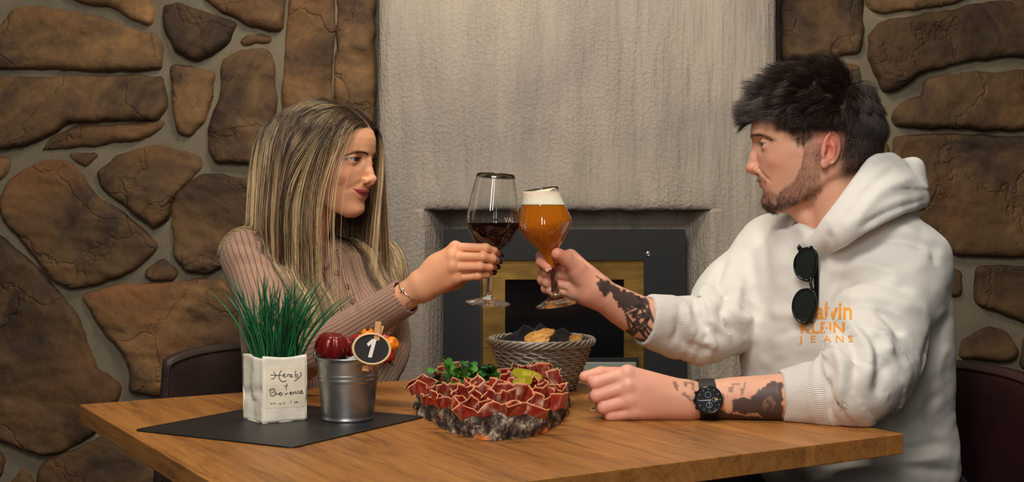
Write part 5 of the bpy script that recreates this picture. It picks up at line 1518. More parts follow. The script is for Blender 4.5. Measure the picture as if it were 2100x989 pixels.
# --- ribbed top
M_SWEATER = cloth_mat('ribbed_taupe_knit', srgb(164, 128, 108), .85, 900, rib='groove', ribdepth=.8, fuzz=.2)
top_vol = []
def woman_top():
    xs = axis(-.60, -.13, .0030); ys = axis(2.05, 2.76, .0034); zs = axis(.56, 1.04, .0030)
    v = Vol(xs, ys, zs)
    torso_slices(v, [(.985, -.37, 2.45, .115, .068), (.955, -.372, 2.452, .148, .085), (.92, -.371, 2.450, .158, .098), (.86, -.366, 2.444, .158, .104), (.80, -.37, 2.452, .148, .094), (.70, -.375, 2.46, .142, .094), (.57, -.38, 2.47, .165, .115)], AW, AF, 0)
    nb_ = HW.w((0, -38, -180))
    v.tube(np.array([WSR, nb_ + [0, 0, -.008], WSL]), [.050, .058, .050], .04)
    for g in (-1, 1):
        c = np.array([-.366, 2.444, .865]) + np.r_[AF, 0] * .068 + np.r_[AW, 0] * g * .066
        v.ell(c, (.056, .056, .056), None, .04)
    arm = spline([WSR, P(536, 600, 2.315), P(556, 660, 2.265), WE, P(650, 716, 2.18), WM1, WM2, WC], 30)
    ra = spline(np.c_[[.052, .0495, .047, .0425, .0385, .0355, .0320, .0305]], 30)[:, 0]
    def wr(T, D, pos):
        a = np.arctan2(D[2], D[1])
        return (.0030 * np.sin(T * 60 + 1.2 * np.sin(a)) * np.exp(-((T - .42) / .12) ** 2)).astype(np.float32)
    v.tube(arm, ra, .022, disp=wr)
    armL = spline([WSL, P(786, 630, 2.58), P(800, 715, 2.61), P(760, 800, 2.48)], 14)
    v.tube(armL, np.linspace(.05, .038, 14), .022)
    # neck opening and cuff
    v.tube(HW.w([(0, -14, -60), (0, -24, -110), (0, -30, -150), (0, -34, -172)]), [.050, .050, .050, .044], .006, 'cut')
    v.cone(nb_ + np.array([.02, -.06, .0]), nb_ + np.array([.032, -.082, -.026]), .026, .008, .008, 'cut')
    dd = (WC - WM2) / np.linalg.norm(WC - WM2)
    v.fn(lambda X, Y, Z: np.maximum(-((X - WC[0]) * dd[0] + (Y - WC[1]) * dd[1] + (Z - WC[2]) * dd[2]), np.sqrt((X - WC[0]) ** 2 + (Y - WC[1]) ** 2 + (Z - WC[2]) ** 2) - .06), WC - .065, WC + .065, .003, 'cut')
    v.cone(WC - dd * .03, WC + dd * .03, .0285, .0285, .001, 'cut')
    # collar
    col = HW.w([(16, 34, -163), (48, 14, -150), (58, -24, -138), (40, -68, -132), (0, -86, -130), (-40, -68, -132), (-58, -24, -138), (-46, 16, -150), (-16, 34, -163)])
    v.tube(spline(col, 26), .0075, .006)
    v.cone(HW.w((16, 34, -163)), HW.w((44, 40, -186)), .008, .005, .006); v.cone(HW.w((-16, 34, -163)), HW.w((-40, 44, -190)), .008, .005, .006)
    v.warp(lambda X, Y, Z: .0018 * fbm(X * 11, Y * 11, Z * 15, 3), [-.7, 2, .5], [0, 2.8, 1.1])
    V, Q = v.mesh(); V, Q = keep_largest(V, Q); V = off_table(V); top_vol.append(v)
    V = folds(V, Q, [(-3, 7, [(478, 500), (520, 505), (560, 530)]), (-3, 6, [(490, 545), (530, 540), (566, 560)]), (2.5, 8, [(480, 522), (525, 522), (560, 545)]),
                     (-3, 7, [(530, 640), (560, 700), (620, 745)]), (-2.5, 6, [(545, 700), (580, 740), (640, 765)]), (-2.5, 6, [(700, 560), (716, 590), (728, 640)]), (2, 8, [(712, 552), (728, 590), (742, 640)])])
    V = relax(V, Q, 1, .3)
    # rib phase: round the sleeve, or across the chest
    best = np.full(len(V), 1e9); T = np.zeros(len(V)); ang = np.zeros(len(V))
    for i in range(len(arm) - 1):
        a, b = arm[i], arm[i + 1]; ax = b - a; t = np.clip(((V - a) @ ax) / (ax @ ax), 0, 1); q = V - a - t[:, None] * ax; d = np.linalg.norm(q, axis=1) - ra[i]
        axn = ax / np.linalg.norm(ax); e1 = np.array([0, -1.0, 0]) + axn * axn[1]; e1 /= np.linalg.norm(e1); e2 = np.cross(axn, e1)
        w = d < best; best[w] = d[w]; ang[w] = np.arctan2(q @ e2, q @ e1)[w]
    sleeve = best < .004
    dx, dy = V[:, 0] + .37, V[:, 1] - 2.45
    tor = np.arctan2(dx * AW[0] + dy * AW[1], dx * AF[0] + dy * AF[1])
    bl = np.full(len(V), 1e9); al = np.zeros(len(V))
    for i in range(len(armL) - 1):
        a, b = armL[i], armL[i + 1]; ax = b - a; t = np.clip(((V - a) @ ax) / (ax @ ax), 0, 1); q = V - a - t[:, None] * ax; d = np.linalg.norm(q, axis=1)
        axn = ax / np.linalg.norm(ax); e1 = np.array([0, -1.0, 0]) + axn * axn[1]; e1 /= np.linalg.norm(e1); e2 = np.cross(axn, e1); w = d < bl; bl[w] = d[w]; al[w] = np.arctan2(q @ e2, q @ e1)[w]
    rib = np.where(sleeve, ang / (2 * np.pi) * 30, tor / (2 * np.pi) * 112)
    rib = np.where((bl < .054) & ~sleeve & (V[:, 2] < .93), al / (2 * np.pi) * 30, rib)
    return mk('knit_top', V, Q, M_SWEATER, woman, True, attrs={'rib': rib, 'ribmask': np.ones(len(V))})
top = woman_top(); VOL_T = top_vol[0]

def woman_hair():
    rng = np.random.default_rng(8)
    s, f, u = Lw[:, 0], Lw[:, 1], Lw[:, 2]; ab = np.abs(s)
    hl = np.interp(ab, [0, 40, 62, 75], [72, 66, 46, 14])
    keep = hd & ((u > hl) | ((f < 6) & (u > -25) & (f < 6))) & ~((ab > 66) & (f > -32) & (u < 30))
    n = 19000
    p, nr, vi = surface_points(Vw, Qw, Lw, keep.astype(float), n, rng)
    lp = HW.l(p); ln = nr @ HW.M; ln /= np.linalg.norm(ln, axis=1)[:, None]
    part = -8.0
    side = np.where(lp[:, 0] > part, 1.0, -1.0)
    clump = np.stack([fbm(lp[:, 0] / 13 + q * 7.1, lp[:, 1] / 13, lp[:, 2] / 13, 2) for q in range(3)], 1)
    back_ = sm(lp[:, 1], -10, 60) * (side > 0) * np.where((rng.random(n) < .30) & (lp[:, 1] > 62) & (clump[:, 0] > -.1), .42, 1)
    vel = np.stack([side * 1.0, -0.40 + 0 * lp[:, 0] + clump[:, 0] * .25, 0.15 + 0 * lp[:, 0]], 1) + ln * .25 + rng.normal(0, .06, lp.shape)
    vel /= np.linalg.norm(vel, axis=1)[:, None]
    layer = 2 + 15 * rng.random(n) ** 1.1 + 3 * clump[:, 1]
    layer = np.clip(layer, 2, 19) * np.interp(lp[:, 2], [20, 110], [.55, 1.0])
    frontness = sm(lp[:, 1], 40, 90)
    pos = lp.copy(); path = [pos.copy()]
    cen = np.array([0, 8.0, 26]); zend = (0.868 + 0.045 * rng.random(n) - 0.03 * (side > 0) + .02 * clump[:, 2] - 1.1520) * 1000
    tow = np.stack([side * .05 + clump[:, 0] * .05, -.02 + clump[:, 1] * .05 + .05 * frontness, -1 + 0 * side], 1)
    st = 9.0
    def push(q, lay):
        w = HW.w(q)
        for vol, tg, bias in ((VOL_B, lay * sm(q[:, 2], -130, -45) + 2.5, 0), (VOL_T, 3.0 + .30 * lay, 1.1)):
            dd, g = vol.sample(w); k = np.clip(tg / 1000 - dd, 0, .03)
            if bias: g = g + fb_[:, None] * np.r_[AF, 0] * bias; g /= np.linalg.norm(g, axis=1)[:, None]
            w = w + g * k[:, None]
        return HW.l(w)
    fb_ = np.where((lp[:, 1] > -28) | (side < 0), 1.0, -1.0)
    for i in range(62):
        g = .16 if i < 4 else .34
        tw_ = tow.copy(); tw_[:, 1] -= (.58 * back_ * sm(pos[:, 2], -70, 10) * sm(pos[:, 1], -25, 25)); tw_[:, 0] -= .16 * (side > 0) * sm(-pos[:, 2], 60, 110) * sm(pos[:, 0], 35, 70); tw_[:, 1] += .12 * (side > 0) * (fb_ > 0) * sm(-pos[:, 2], 70, 130) * sm(-pos[:, 1], 0, 40)
        vel = vel * (1 - g) + tw_ * g; vel /= np.linalg.norm(vel, axis=1)[:, None]
        new = pos + vel * st
        grow = np.minimum(1, i / 6.0)
        new = push(new, layer * grow + 1.0)
        vel = .5 * vel + .5 * (new - pos) / (np.linalg.norm(new - pos, axis=1)[:, None] + 1e-9)
        pos = new; path.append(pos.copy())
    A = np.stack(path, 1)                               # n, 63, 3
    A, best = clumped(A, 900, .45, rng)
    pts, rad, cols = [], [], []
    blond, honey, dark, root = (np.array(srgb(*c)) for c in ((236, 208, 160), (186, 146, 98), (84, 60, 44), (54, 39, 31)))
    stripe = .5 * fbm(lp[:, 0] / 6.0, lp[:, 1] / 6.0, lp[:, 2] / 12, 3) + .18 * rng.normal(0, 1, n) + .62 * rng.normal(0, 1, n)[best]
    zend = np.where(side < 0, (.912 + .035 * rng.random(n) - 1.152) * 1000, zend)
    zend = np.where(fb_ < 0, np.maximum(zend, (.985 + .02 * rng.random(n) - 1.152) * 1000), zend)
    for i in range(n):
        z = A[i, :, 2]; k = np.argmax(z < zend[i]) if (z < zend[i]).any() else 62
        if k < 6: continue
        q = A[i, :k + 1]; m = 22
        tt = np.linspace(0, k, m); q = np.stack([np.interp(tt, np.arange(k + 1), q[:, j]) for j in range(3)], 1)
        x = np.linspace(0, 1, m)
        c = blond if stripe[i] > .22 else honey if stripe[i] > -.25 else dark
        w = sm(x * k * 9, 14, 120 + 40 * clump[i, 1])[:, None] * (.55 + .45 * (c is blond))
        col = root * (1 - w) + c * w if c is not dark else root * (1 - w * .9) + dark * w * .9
        pts.append(HW.w(q)); rad.append(np.r_[np.full(m - 6, .00018), np.linspace(.00018, .00005, 6)]); cols.append(col * rng.uniform(.85, 1.12))
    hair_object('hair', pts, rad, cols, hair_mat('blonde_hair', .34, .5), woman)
    pts, rad, cols = [], [], []
    for g, ec in zip((-1, 1), ey_w):                    # lashes and brows
        for a in np.linspace(-1, 1, 40):
            b0 = ec + np.array([a * 12.0, math.sqrt(max(14.2 ** 2 - (a * 12.0) ** 2 - 3.3 ** 2, 1)), 3.4 * math.sqrt(1 - a * a) ** .9 + a * g * .7])
            pts.append(HW.w([b0, b0 + [a * 1.5, 4.0, .2], b0 + [a * 3.5, 7.0, 3.4]])); rad.append(np.array([.00018, .00012, .00004])); cols.append(np.tile(np.array(srgb(16, 12, 12)), (3, 1)))
        for j in range(170):
            t = rng.random(); bx = g * (11 + 37 * t) * .96; bz = (23.5 + np.interp(t, [0, .3, .62, 1], [0, 2.6, 3.0, -3.5]) + rng.normal(0, 1.0) * (1 - .5 * t)) * .96
            y = float(TWm.surf(bx, bz)) + 2.2
            b0 = np.array([bx, y, bz]); d = np.array([g * 1.0, -.45, .55 - t * .9]); d /= np.linalg.norm(d)
            pts.append(HW.w([b0, b0 + d * 3.5, b0 + d * 7])); rad.append(np.array([.00014, .00012, .00004])); cols.append(np.tile(np.array(srgb(70, 46, 36)), (3, 1)))
    hair_object('eyebrows', pts, rad, cols, M_HAIR, woman)
woman_hair(); del VOL_B, VOL_T, top_vol

def bvh_of(o):
    me = o.data; n = len(me.vertices); co = np.empty(n * 3, np.float32); me.vertices.foreach_get('co', co); co = co.reshape(-1, 3) + np.array(world_loc(o), np.float32)
    return BVHTree.FromPolygons([tuple(map(float, c)) for c in co], [tuple(p.vertices) for p in me.polygons])
def hit(bv, px, py):
    d = Vector(P(px, py, 1.0)) - Vector((0, 0, CAMZ)); d.normalize()
    return bv.ray_cast(Vector((0, 0, CAMZ)), d)
bw = bvh_of(top)
M_BUTTON = simple('horn_button', srgb(120, 92, 78), .35)
M_SILVER = simple('silver', (.8, .78, .75), .2, 1.0); M_GOLD = simple('gold', srgb(222, 180, 96), .22, 1.0)
for bx, by in ((711, 588), (722, 618), (690, 560)):
    h = hit(bw, bx, by)
    if h[0] is None: continue
    mb = MB(); mb.lathe([(0, .0026), (.0018, .0022), (.0034, .0028), (.0052, .0026), (.0056, .0012), (.0056, -.001)][::-1], h[0], h[1], 20); auto_smooth(mb.build('button', M_BUTTON, woman))
mb = MB(); c0 = [HW.w(p) for p in spline([(46, -6, -128), (40, 22, -144), (14, 34, -156), (-14, 34, -156), (-40, 20, -146)], 30)]
mb.tube(c0, .0007, 6); mb.build('necklace', M_GOLD, woman, True)
mb = MB(); pc = HW.w((12, 37.5, -160)); 
for j in range(3): mb.tube([pc + HW.M @ (np.array([math.cos(a) * .004 + (j - 1) * .003, .001, math.sin(a) * .0055 - .006])) for a in np.linspace(0, 2 * np.pi, 15)[:-1]], .0011, 6, True)
mb.build('pendant', M_GOLD, woman, True)
mb = MB(); rc = np.array([11.5, 104.5, -31.5]); mb.tube([HW.w(rc * .96 + np.array([math.cos(a) * 3.6 * .5 + 1.5, math.cos(a) * 3.2, math.sin(a) * 3.8])) for a in np.linspace(0, 2 * np.pi, 21)[:-1]], .00055, 6, True)
mb.tube([HW.w(np.array([math.sin(a) * 4.5, 109 + 0 * a, -36.5 - math.cos(a) * 4.0])) for a in np.linspace(-1.9, 1.9, 16)], .00055, 6)
mb.build('nose_ring', M_GOLD, woman, True)
# bracelet chain with a small cross, lying round the wrist
ax = (WWR - WC) / np.linalg.norm(WWR - WC); e1 = np.cross(ax, [0, 0, 1.]); e1 /= np.linalg.norm(e1); e2 = np.cross(ax, e1)
bb = bvh_of(body_w); cb = P(846, 600, 2.12); ring = []
for a in np.linspace(0, 2 * np.pi, 49)[:-1]:
    d = e1 * math.cos(a) + e2 * math.sin(a) + ax * .25 * math.sin(a)
    d /= np.linalg.norm(d); q = bb.ray_cast(Vector(cb + d * .06), Vector(-d))[0]
    ring.append(np.array(q) + d * .0012 if q is not None else cb + d * .026)
mb = MB(); mb.tube(ring, .0006, 6, True); 
fr = min(range(48), key=lambda i: ring[i][1] + abs(ring[i][2] - cb[2] - .012) * .8); q = ring[fr]; n = q - cb; n /= np.linalg.norm(n); tv = ring[(fr + 1) % 48] - ring[fr - 1]; tv /= np.linalg.norm(tv); bv_ = np.cross(n, tv)
mb.tube([q - tv * .008 + n * .001, q + tv * .006 + n * .001], .0009, 6); mb.tube([q + bv_ * .0045 + n * .001, q - bv_ * .0045 + n * .001], .0009, 6)
mb.build('bracelet', M_SILVER, woman, True)

# trousers, out of sight below the table
xs = axis(-.75, .25, .009); v = Vol(xs, axis(1.95, 2.8, .009), axis(.04, .64, .009), far=.06)
v.ell((-.375, 2.465, .53), (.165, .15, .10), None, .02)
fw = np.r_[AF, 0]; sd = np.r_[AW, 0]; feet = MB()
for g in (-1, 1):
    h = np.array([-.375, 2.465, .54]) + sd * g * .085; kn = h + fw * .36 + [0, 0, -.02]; an = kn - fw * .12 + [0, 0, -.44] 
    v.tube(np.array([h, kn]), [.085, .055], .03); v.tube(np.array([kn, an]), [.055, .042], .03)
    feet.sphere(np.array([an[0], an[1], .045]) + fw * .05, (.12, .042, .044), 20, 12, np.stack([fw, sd, [0, 0, 1]], 1))
V, Q = v.mesh(); V, Q = keep_largest(V, Q)
mk('trousers', V, Q, cloth_mat('dark_denim', srgb(30, 32, 40), .9, 700, fuzz=.1), woman, True)
feet.build('shoes', simple('dark_leather', srgb(32, 26, 24), .45), woman, True)
# ---------------------------------------------------------------- glass materials
def glass_mat(name, tint=(1, 1, 1)):
    m, nt, b = new_mat(name)
    b.inputs['Base Color'].default_value = (*tint, 1); b.inputs['Transmission Weight'].default_value = 1.0
    b.inputs['Roughness'].default_value = 0.0; b.inputs['IOR'].default_value = 1.48
    return m
M_GLASSWARE = glass_mat('clear_glass', (.97, .98, .97))
M_WINE = simple('red_wine', (.008, .0022, .003), .03, spec=.6)
def beer_mat():
    m, nt, b = new_mat('amber_beer')
    b.inputs['Base Color'].default_value = (*srgb(172, 98, 9), 1); b.inputs['Roughness'].default_value = .05; b.inputs['IOR'].default_value = 1.34
    b.inputs['Coat Weight'].default_value = .8; b.inputs['Coat Roughness'].default_value = .02
    b.inputs['Subsurface Weight'].default_value = 1.0; b.inputs['Subsurface Radius'].default_value = (.03, .014, .003); b.inputs['Subsurface Scale'].default_value = 1.0
    return m
M_BEER = beer_mat()
M_FOAM = simple('beer_foam', srgb(244, 232, 208), .9, bump=(260, .4, .002), Subsurface_Weight=.3)
M_PRINT = simple('white_print', srgb(214, 206, 200), .6)

def level_fill(prof, base, ax, h0, ztop, name, mat, parent, h_min=None, n=56, zlow=None):
    """liquid inside a lathe profile (r, h), its top (and bottom, if zlow) level with the ground"""
    prof = np.array(prof); M = np.array(Vector((0, 0, 1)).rotation_difference(Vector(ax)).to_matrix())
    NL = 60
    def col(a):
        e = M @ np.array([math.cos(a), math.sin(a), 0])
        def hz(z):                                   # axis height at which the wall meets level z
            h = (z - base[2]) / ax[2]
            for _ in range(30): h = (z - base[2] - np.interp(h, prof[:, 1], prof[:, 0]) * e[2]) / ax[2]
            return h
        ht = hz(ztop); hb = h0 if zlow is None else hz(zlow)
        hs = np.linspace(hb, ht, NL); return [base + ax * h + e * np.interp(h, prof[:, 1], prof[:, 0]) for h in hs]
    V = []; 
    for k in range(n): V += col(2 * np.pi * k / n)
    V = np.array(V); Fc = []
    for k in range(n):
        k2 = (k + 1) % n
        for i in range(NL - 1): Fc.append((k * NL + i, k2 * NL + i, k2 * NL + i + 1, k * NL + i + 1))
    ct, cb = len(V), len(V) + 1
    V = np.concatenate([V, [V[NL - 1::NL].mean(0)], [V[0::NL].mean(0)]])
    for k in range(n):
        k2 = (k + 1) % n; Fc.append((k * NL + NL - 1, k2 * NL + NL - 1, ct)); Fc.append((k2 * NL, k * NL, cb))
    return auto_smooth(mk(name, V, Fc, mat, parent, True), 40)

def wrap_text(txt, size, prof, base, ax, h, ang, mat, parent, name, tilt=0, lift=.0003):
    """flat lettering laid on a lathe wall at axis height h, centred at angle ang (world direction from the axis)"""
    cu = bpy.data.curves.new('t', 'FONT'); cu.body = txt; cu.size = size; cu.align_x = 'CENTER'; cu.fill_mode = 'BOTH'; cu.resolution_u = 3
    o = bpy.data.objects.new('t', cu); me = o.to_mesh(); bm = bmesh.new(); bm.from_mesh(me); o.to_mesh_clear()
    bmesh.ops.triangulate(bm, faces=bm.faces); bmesh.ops.subdivide_edges(bm, edges=[e for e in bm.edges if e.calc_length() > size * .25], cuts=2)
    prof = np.array(prof); M = np.array(Vector((0, 0, 1)).rotation_difference(Vector(ax)).to_matrix())
    ref = M.T @ np.array(ang); a0 = math.atan2(ref[1], ref[0]); V = []
    for v in bm.verts:
        x, y = v.co.x, v.co.y; x, y = x * math.cos(tilt) - y * math.sin(tilt), x * math.sin(tilt) + y * math.cos(tilt)
        hh = h + y; r = np.interp(hh, prof[:, 1], prof[:, 0]) + lift; a = a0 + x / r
        V.append(base + M @ np.array([r * math.cos(a), r * math.sin(a), hh]))
    Fc = [tuple(v.index for v in f.verts) for f in bm.faces]; bm.free()
    bpy.data.objects.remove(o); bpy.data.curves.remove(cu)
    return mk(name, V, Fc, mat, parent, False)

def bowl_shell(mb, outer, inner_r, hb, base, ax, n=72):
    """closed glass section: outer profile up to the rim, back down inside"""
    outer = np.array(outer); top = outer[-1]
    inn = [(max(np.interp(h, outer[:, 1], outer[:, 0]) - .0011, 0), h) for h in np.linspace(top[1] - .0006, hb, 26)]
    inn[-1] = (0.0, hb)
    prof = [(0, 0)] + [tuple(p) for p in outer] + [(top[0] - .0005, top[1] + .0004)] + inn
    mb.lathe(prof, base, ax, n)
    return np.array(inn[::-1])

def wine_glass():
    base, rim = P(1000, 623, 2.118), P(1017, 358, 2.096); ax = rim - base; L_ = np.linalg.norm(ax); ax /= L_
    o = spline([(.0365, .0006), (.0366, .0016), (.030, .0034), (.018, .0066), (.0085, .0115), (.0052, .018), (.0046, .028), (.0043, .05), (.0043, .070), (.0052, .0815), (.011, .0885), (.024, .0985), (.0345, .112), (.041, .126), (.0432, .1385), (.0420, .155), (.0372, .184), (.0308, .2145)], 90)
    o[:, 1] *= L_ / .2145; g = L_ / .2145
    t = thing('wine_glass', 'tall stemmed glass half full of red wine held by the woman', 'glass', tuple(base))
    mb = MB(); inn = bowl_shell(mb, o, None, .0905 * g, base, ax); mb.build('bowl', M_GLASSWARE, t, True)
    inn = o[(o[:, 1] > .0875 * g)]; inn = np.c_[inn[:, 0] + .0003, inn[:, 1]]
    z = CAMZ - (457 - HY) / F * 2.10
    level_fill(inn, base, ax, .0876 * g, z, 'wine', M_WINE, t)
    wrap_text('VAL', .0115, o, base, ax, .141 * g, np.array([.62, -.78, 0]), M_PRINT, t, 'lettering', -.03)
    wrap_text('ro', .006, o, base, ax, .143 * g, np.array([-.90, -.44, 0]), M_PRINT, t, 'lettering')
wine_glass()

def beer_glass():
    base, rim = P(1143, 626, 2.106), P(1107, 388, 2.094); ax = rim - base; L_ = np.linalg.norm(ax); ax /= L_; g = L_ / .193
    o = spline([(.0352, .0006), (.0355, .0018), (.030, .0048), (.018, .0105), (.0095, .018), (.0066, .028), (.0054, .044), (.0054, .058), (.0070, .071), (.0098, .081), (.0145, .0905), (.0270, .106), (.0375, .121), (.0430, .1335), (.0425, .1420), (.0385, .155), (.0335, .170), (.0305, .183), (.0303, .193)], 90)
    o[:, 1] *= g
    t = thing('beer_glass', 'tulip shaped stemmed glass of amber beer with white foam held by the man', 'glass', tuple(base))
    mb = MB(); inn = bowl_shell(mb, o, None, .068 * g, base, ax); mb.build('bowl', M_GLASSWARE, t, True)
    inn = o[o[:, 1] > .060 * g]; inn = np.c_[inn[:, 0] + .0003, inn[:, 1]]
    z = CAMZ - (420 - HY) / F * 2.095
    level_fill(inn, base, ax, .0615 * g, z, 'beer', M_BEER, t)
    f = inn.copy(); level_fill(f, base, ax, .165, CAMZ - (393 - HY) / F * 2.095, 'foam', M_FOAM, t, zlow=z + .0002)
    M_PINK = simple('pink_print', srgb(206, 150, 164), .6)
    wrap_text('S', .017, o, base, ax, .1345 * g, np.array([-.86, -.50, 0]), M_PINK, t, 'emblem', .3, .0005)
    wrap_text('F', .017, o, base, ax, .1310 * g, np.array([-.72, -.69, 0]), M_PINK, t, 'emblem', .3, .0005)
    bub = MB(); rr = np.random.default_rng(4); M = np.array(Vector((0, 0, 1)).rotation_difference(Vector(ax)).to_matrix())
    for _ in range(26):
        h = rr.uniform(.10, .155) * g; a = rr.uniform(-2.6, -.5); r = np.interp(h, inn[:, 1], inn[:, 0])
        bub.sphere(base + M @ np.array([r * math.cos(a), r * math.sin(a), h]), rr.uniform(.0004, .0008), 8, 6)
    ob = bub.build('bubbles', M_GLASSWARE, t, True); ob['kind'] = 'stuff'
beer_glass()

# ---------------------------------------------------------------- paper bag of chives
def stroke_mesh(strokes, w, M2, mat, parent, name):
    """pen strokes (2D polylines) as thin raised ink; M2 maps 2D to a world point"""
    mb = MB()
    for s_ in strokes:
        p = spline(s_, max(8, len(s_) * 5)) if len(s_) > 2 else np.asarray(s_, float)
        mb.tube([M2(*q) for q in p], w * (.75 + .25 * np.sin(np.linspace(.4, 2.7, len(p)))), 6)
    return mb.build(name, mat, parent, True)

def chive_bag():
    f, l, r = (on_table(x, y, Z_MAT) for x, y in ((538.5, 870), (498.5, 859), (629.5, 862)))
    b_ = l + r - f; H = .0985; c = (l + r) / 2
    t = thing('potted_chives', 'bunch of green artificial chives in a white paper bag with handwriting', 'plant', tuple(c))
    M_PAPER = simple('white_kraft_paper', srgb(238, 232, 216), .7, bump=(45, .35, .004))
    V, Fc = [], []; nz, nx = 22, 16; n0 = 0
    C4 = [l, f, r, b_]
    for i in range(4):
        a, d = C4[i], C4[(i + 1) % 4]; e = d - a; nrm = np.cross(e, [0, 0, 1]); nrm /= np.linalg.norm(nrm)
        for u in np.linspace(0, 1, nx):
            for w in np.linspace(0, 1, nz):
                p = a + e * u + np.array([0, 0, H * w]) - (a + e * .5 - c) * 0.0
                bul = .0022 * math.sin(math.pi * u) * math.sin(math.pi * min(1, w * 1.05)) * (1 if i != 0 else -1)
                if i == 0:                          # gusset crease on the narrow side
                    x = abs(u - .55 - .25 * (w - .5)); bul += .004 * max(0, 1 - x / .25) * (1 if w > .35 else -.5) - .003 * max(0, 1 - abs(w - .38 - .1 * u) / .12)
                top = .0018 * math.sin(u * 5 + i * 2) * w ** 6
                p = p + nrm * (bul + .0008 * float(fbm(np.float64(u * 4 + i * 9), np.float64(w * 5), np.float64(2.0), 2))) + [0, 0, top]
                V.append(p)
        Fc.append(grid_faces(nx, nz) + n0); n0 += nx * nz
    o = mk('paper_bag', np.array(V), np.concatenate(Fc), M_PAPER, t, True)
    s = o.modifiers.new('paper', 'SOLIDIFY'); s.thickness = .0006; s.offset = -1
    bag_bvh = bvh_of(o)
    # base and filling
    mb = MB(); mb.prism([p[:2] for p in (l, f, r, b_)], Z_MAT + .0003, Z_MAT + .0010); mb.build('bag_base', M_PAPER, t)
    q = [c + (p - c) * .84 for p in (l, f, r, b_)]; mb = MB(); mb.prism([p[:2] for p in q], Z_MAT + H * .80, Z_MAT + H * .86)
    mb.build('moss_filling', simple('dark_moss', srgb(36, 52, 30), .95, bump=(300, .8, .004)), t)
    # printed label and handwriting on the wide face
    e = r - f; nrm = np.cross(e, [0, 0, 1]); nrm /= np.linalg.norm(nrm)
    ch = [(541.0, 0), ]
    def onface(px, py, lift):                       # photo position on that face
        u = (px - 540.5) / (628.5 - 540.5); top = 733.5 + (728 - 733.5) * u; bot = 870 + (862 - 870) * u
        w = 1 - (py - top) / (bot - top)
        bul = .0022 * math.sin(math.pi * np.clip(u, 0, 1)) * math.sin(math.pi * np.clip(w * 1.05, 0, 1))
        q = f + e * u + np.array([0, 0, H * w]); h = bag_bvh.ray_cast(Vector(q + nrm * .02), Vector(-nrm))[0]
        return (np.array(h) if h is not None else q + nrm * bul) + nrm * lift
    us = np.linspace(546, 624, 14); ws = np.linspace(755, 838, 14)
    V = [onface(x, y - (x - 546) * .05, .0003) for x in us for y in ws]
    mk('printed_panel', np.array(V), grid_faces(14, 14), simple('cream_print', srgb(237, 228, 204), .7), t, True)
    S = lambda pts: [(536 + x / 8.99, 740 + y / 8.99) for x, y in pts]
    INK = simple('black_ink', srgb(22, 20, 20), .6)
    big = [[(228, 200), (258, 245), (250, 300), (215, 332), (182, 330)], [(170, 265), (230, 262), (300, 272), (372, 268)], [(372, 178), (330, 240), (322, 310), (350, 365), (400, 382), (455, 362)],
           [(392, 275), (430, 262), (425, 240), (398, 255), (392, 285), (425, 300), (460, 285)], [(468, 250), (476, 295)], [(472, 265), (500, 248), (515, 262)], [(545, 252), (518, 258), (512, 288), (535, 298), (548, 255), (555, 292), (575, 296)],
           [(622, 178), (612, 240), (612, 300)], [(612, 265), (645, 250), (662, 272), (640, 300), (612, 298)], [(722, 208), (708, 230), (722, 260), (680, 310), (590, 378)],
           [(405, 458), (418, 462)], [(470, 418), (450, 450), (446, 500), (450, 538)], [(428, 466), (468, 462)],
           [(165, 530), (178, 590), (176, 640)], [(150, 545), (180, 522), (230, 520), (248, 550), (220, 580), (196, 582)], [(176, 640), (215, 650), (250, 625), (272, 590), (262, 585), (265, 615), (295, 625)], [(300, 598), (322, 615), (330, 592), (362, 590), (380, 612), (350, 638), (328, 620), (345, 592)],
           [(425, 590), (440, 622), (478, 585)], [(510, 600), (540, 590), (535, 572), (510, 590), (518, 620), (550, 615)], [(565, 575), (572, 610), (590, 575), (610, 570), (618, 605), (632, 602)], [(682, 558), (655, 562), (645, 590), (668, 600), (700, 588)], [(705, 580), (738, 568), (730, 545), (705, 565), (715, 605), (765, 590)]]
    small = [[(170, 798), (185, 785), (200, 800), (210, 782)], [(225, 785), (262, 780)], [(244, 784), (240, 806)], [(278, 803), (282, 806)], [(318, 785), (328, 800), (342, 786), (354, 800), (370, 784)], [(388, 778), (428, 772)], [(408, 778), (404, 800)], [(444, 796), (448, 800)], [(540, 728), (530, 785)], [(595, 760), (605, 752), (612, 765), (600, 772), (595, 760)], [(630, 752), (648, 748), (634, 770), (662, 766)]]
    stroke_mesh([S(s_) for s_ in big], .00052, lambda x, y: onface(x, y, .0005), INK, t, 'handwriting')
    stroke_mesh([S(s_) for s_ in small], .00036, lambda x, y: onface(x, y, .0005), INK, t, 'handwriting')
    # blades
    greens = [simple('chive_green', srgb(*g), .42, spec=.4, Subsurface_Weight=.08) for g in ((28, 104, 58), (22, 84, 52), (46, 128, 74), (18, 66, 44))]
    rg = np.random.default_rng(21)
    u0, v0 = e, b_ - r
    for i in range(190):
        a, b2 = rg.uniform(.06, .94), rg.uniform(.06, .94)
        p0 = f + u0 * a + v0 * b2 + np.array([0, 0, H * .84])
        ln = rg.uniform(.075, .135) if rg.random() < .8 else rg.uniform(.12, .155)
        lean = np.array([(a - .5) * 1.0 + rg.normal(0, .22) + .10, (b2 - .5) * .5 + rg.normal(0, .25), 0]) * (.9 if ln < .12 else 1.15)
        d = np.array([0, 0, 1.0]) + lean * .30; pts = [p0]
        for k in range(8):
            d = d + lean * .115 + np.array([0, 0, -.035 * (k > 4)]); d /= np.linalg.norm(d); pts.append(pts[-1] + d * ln / 8)
        pts = np.array(pts); w = np.interp(np.linspace(0, 1, 9), [0, .5, .85, 1], [.0015, .0014, .0009, .0001]) * rg.uniform(.75, 1.15)
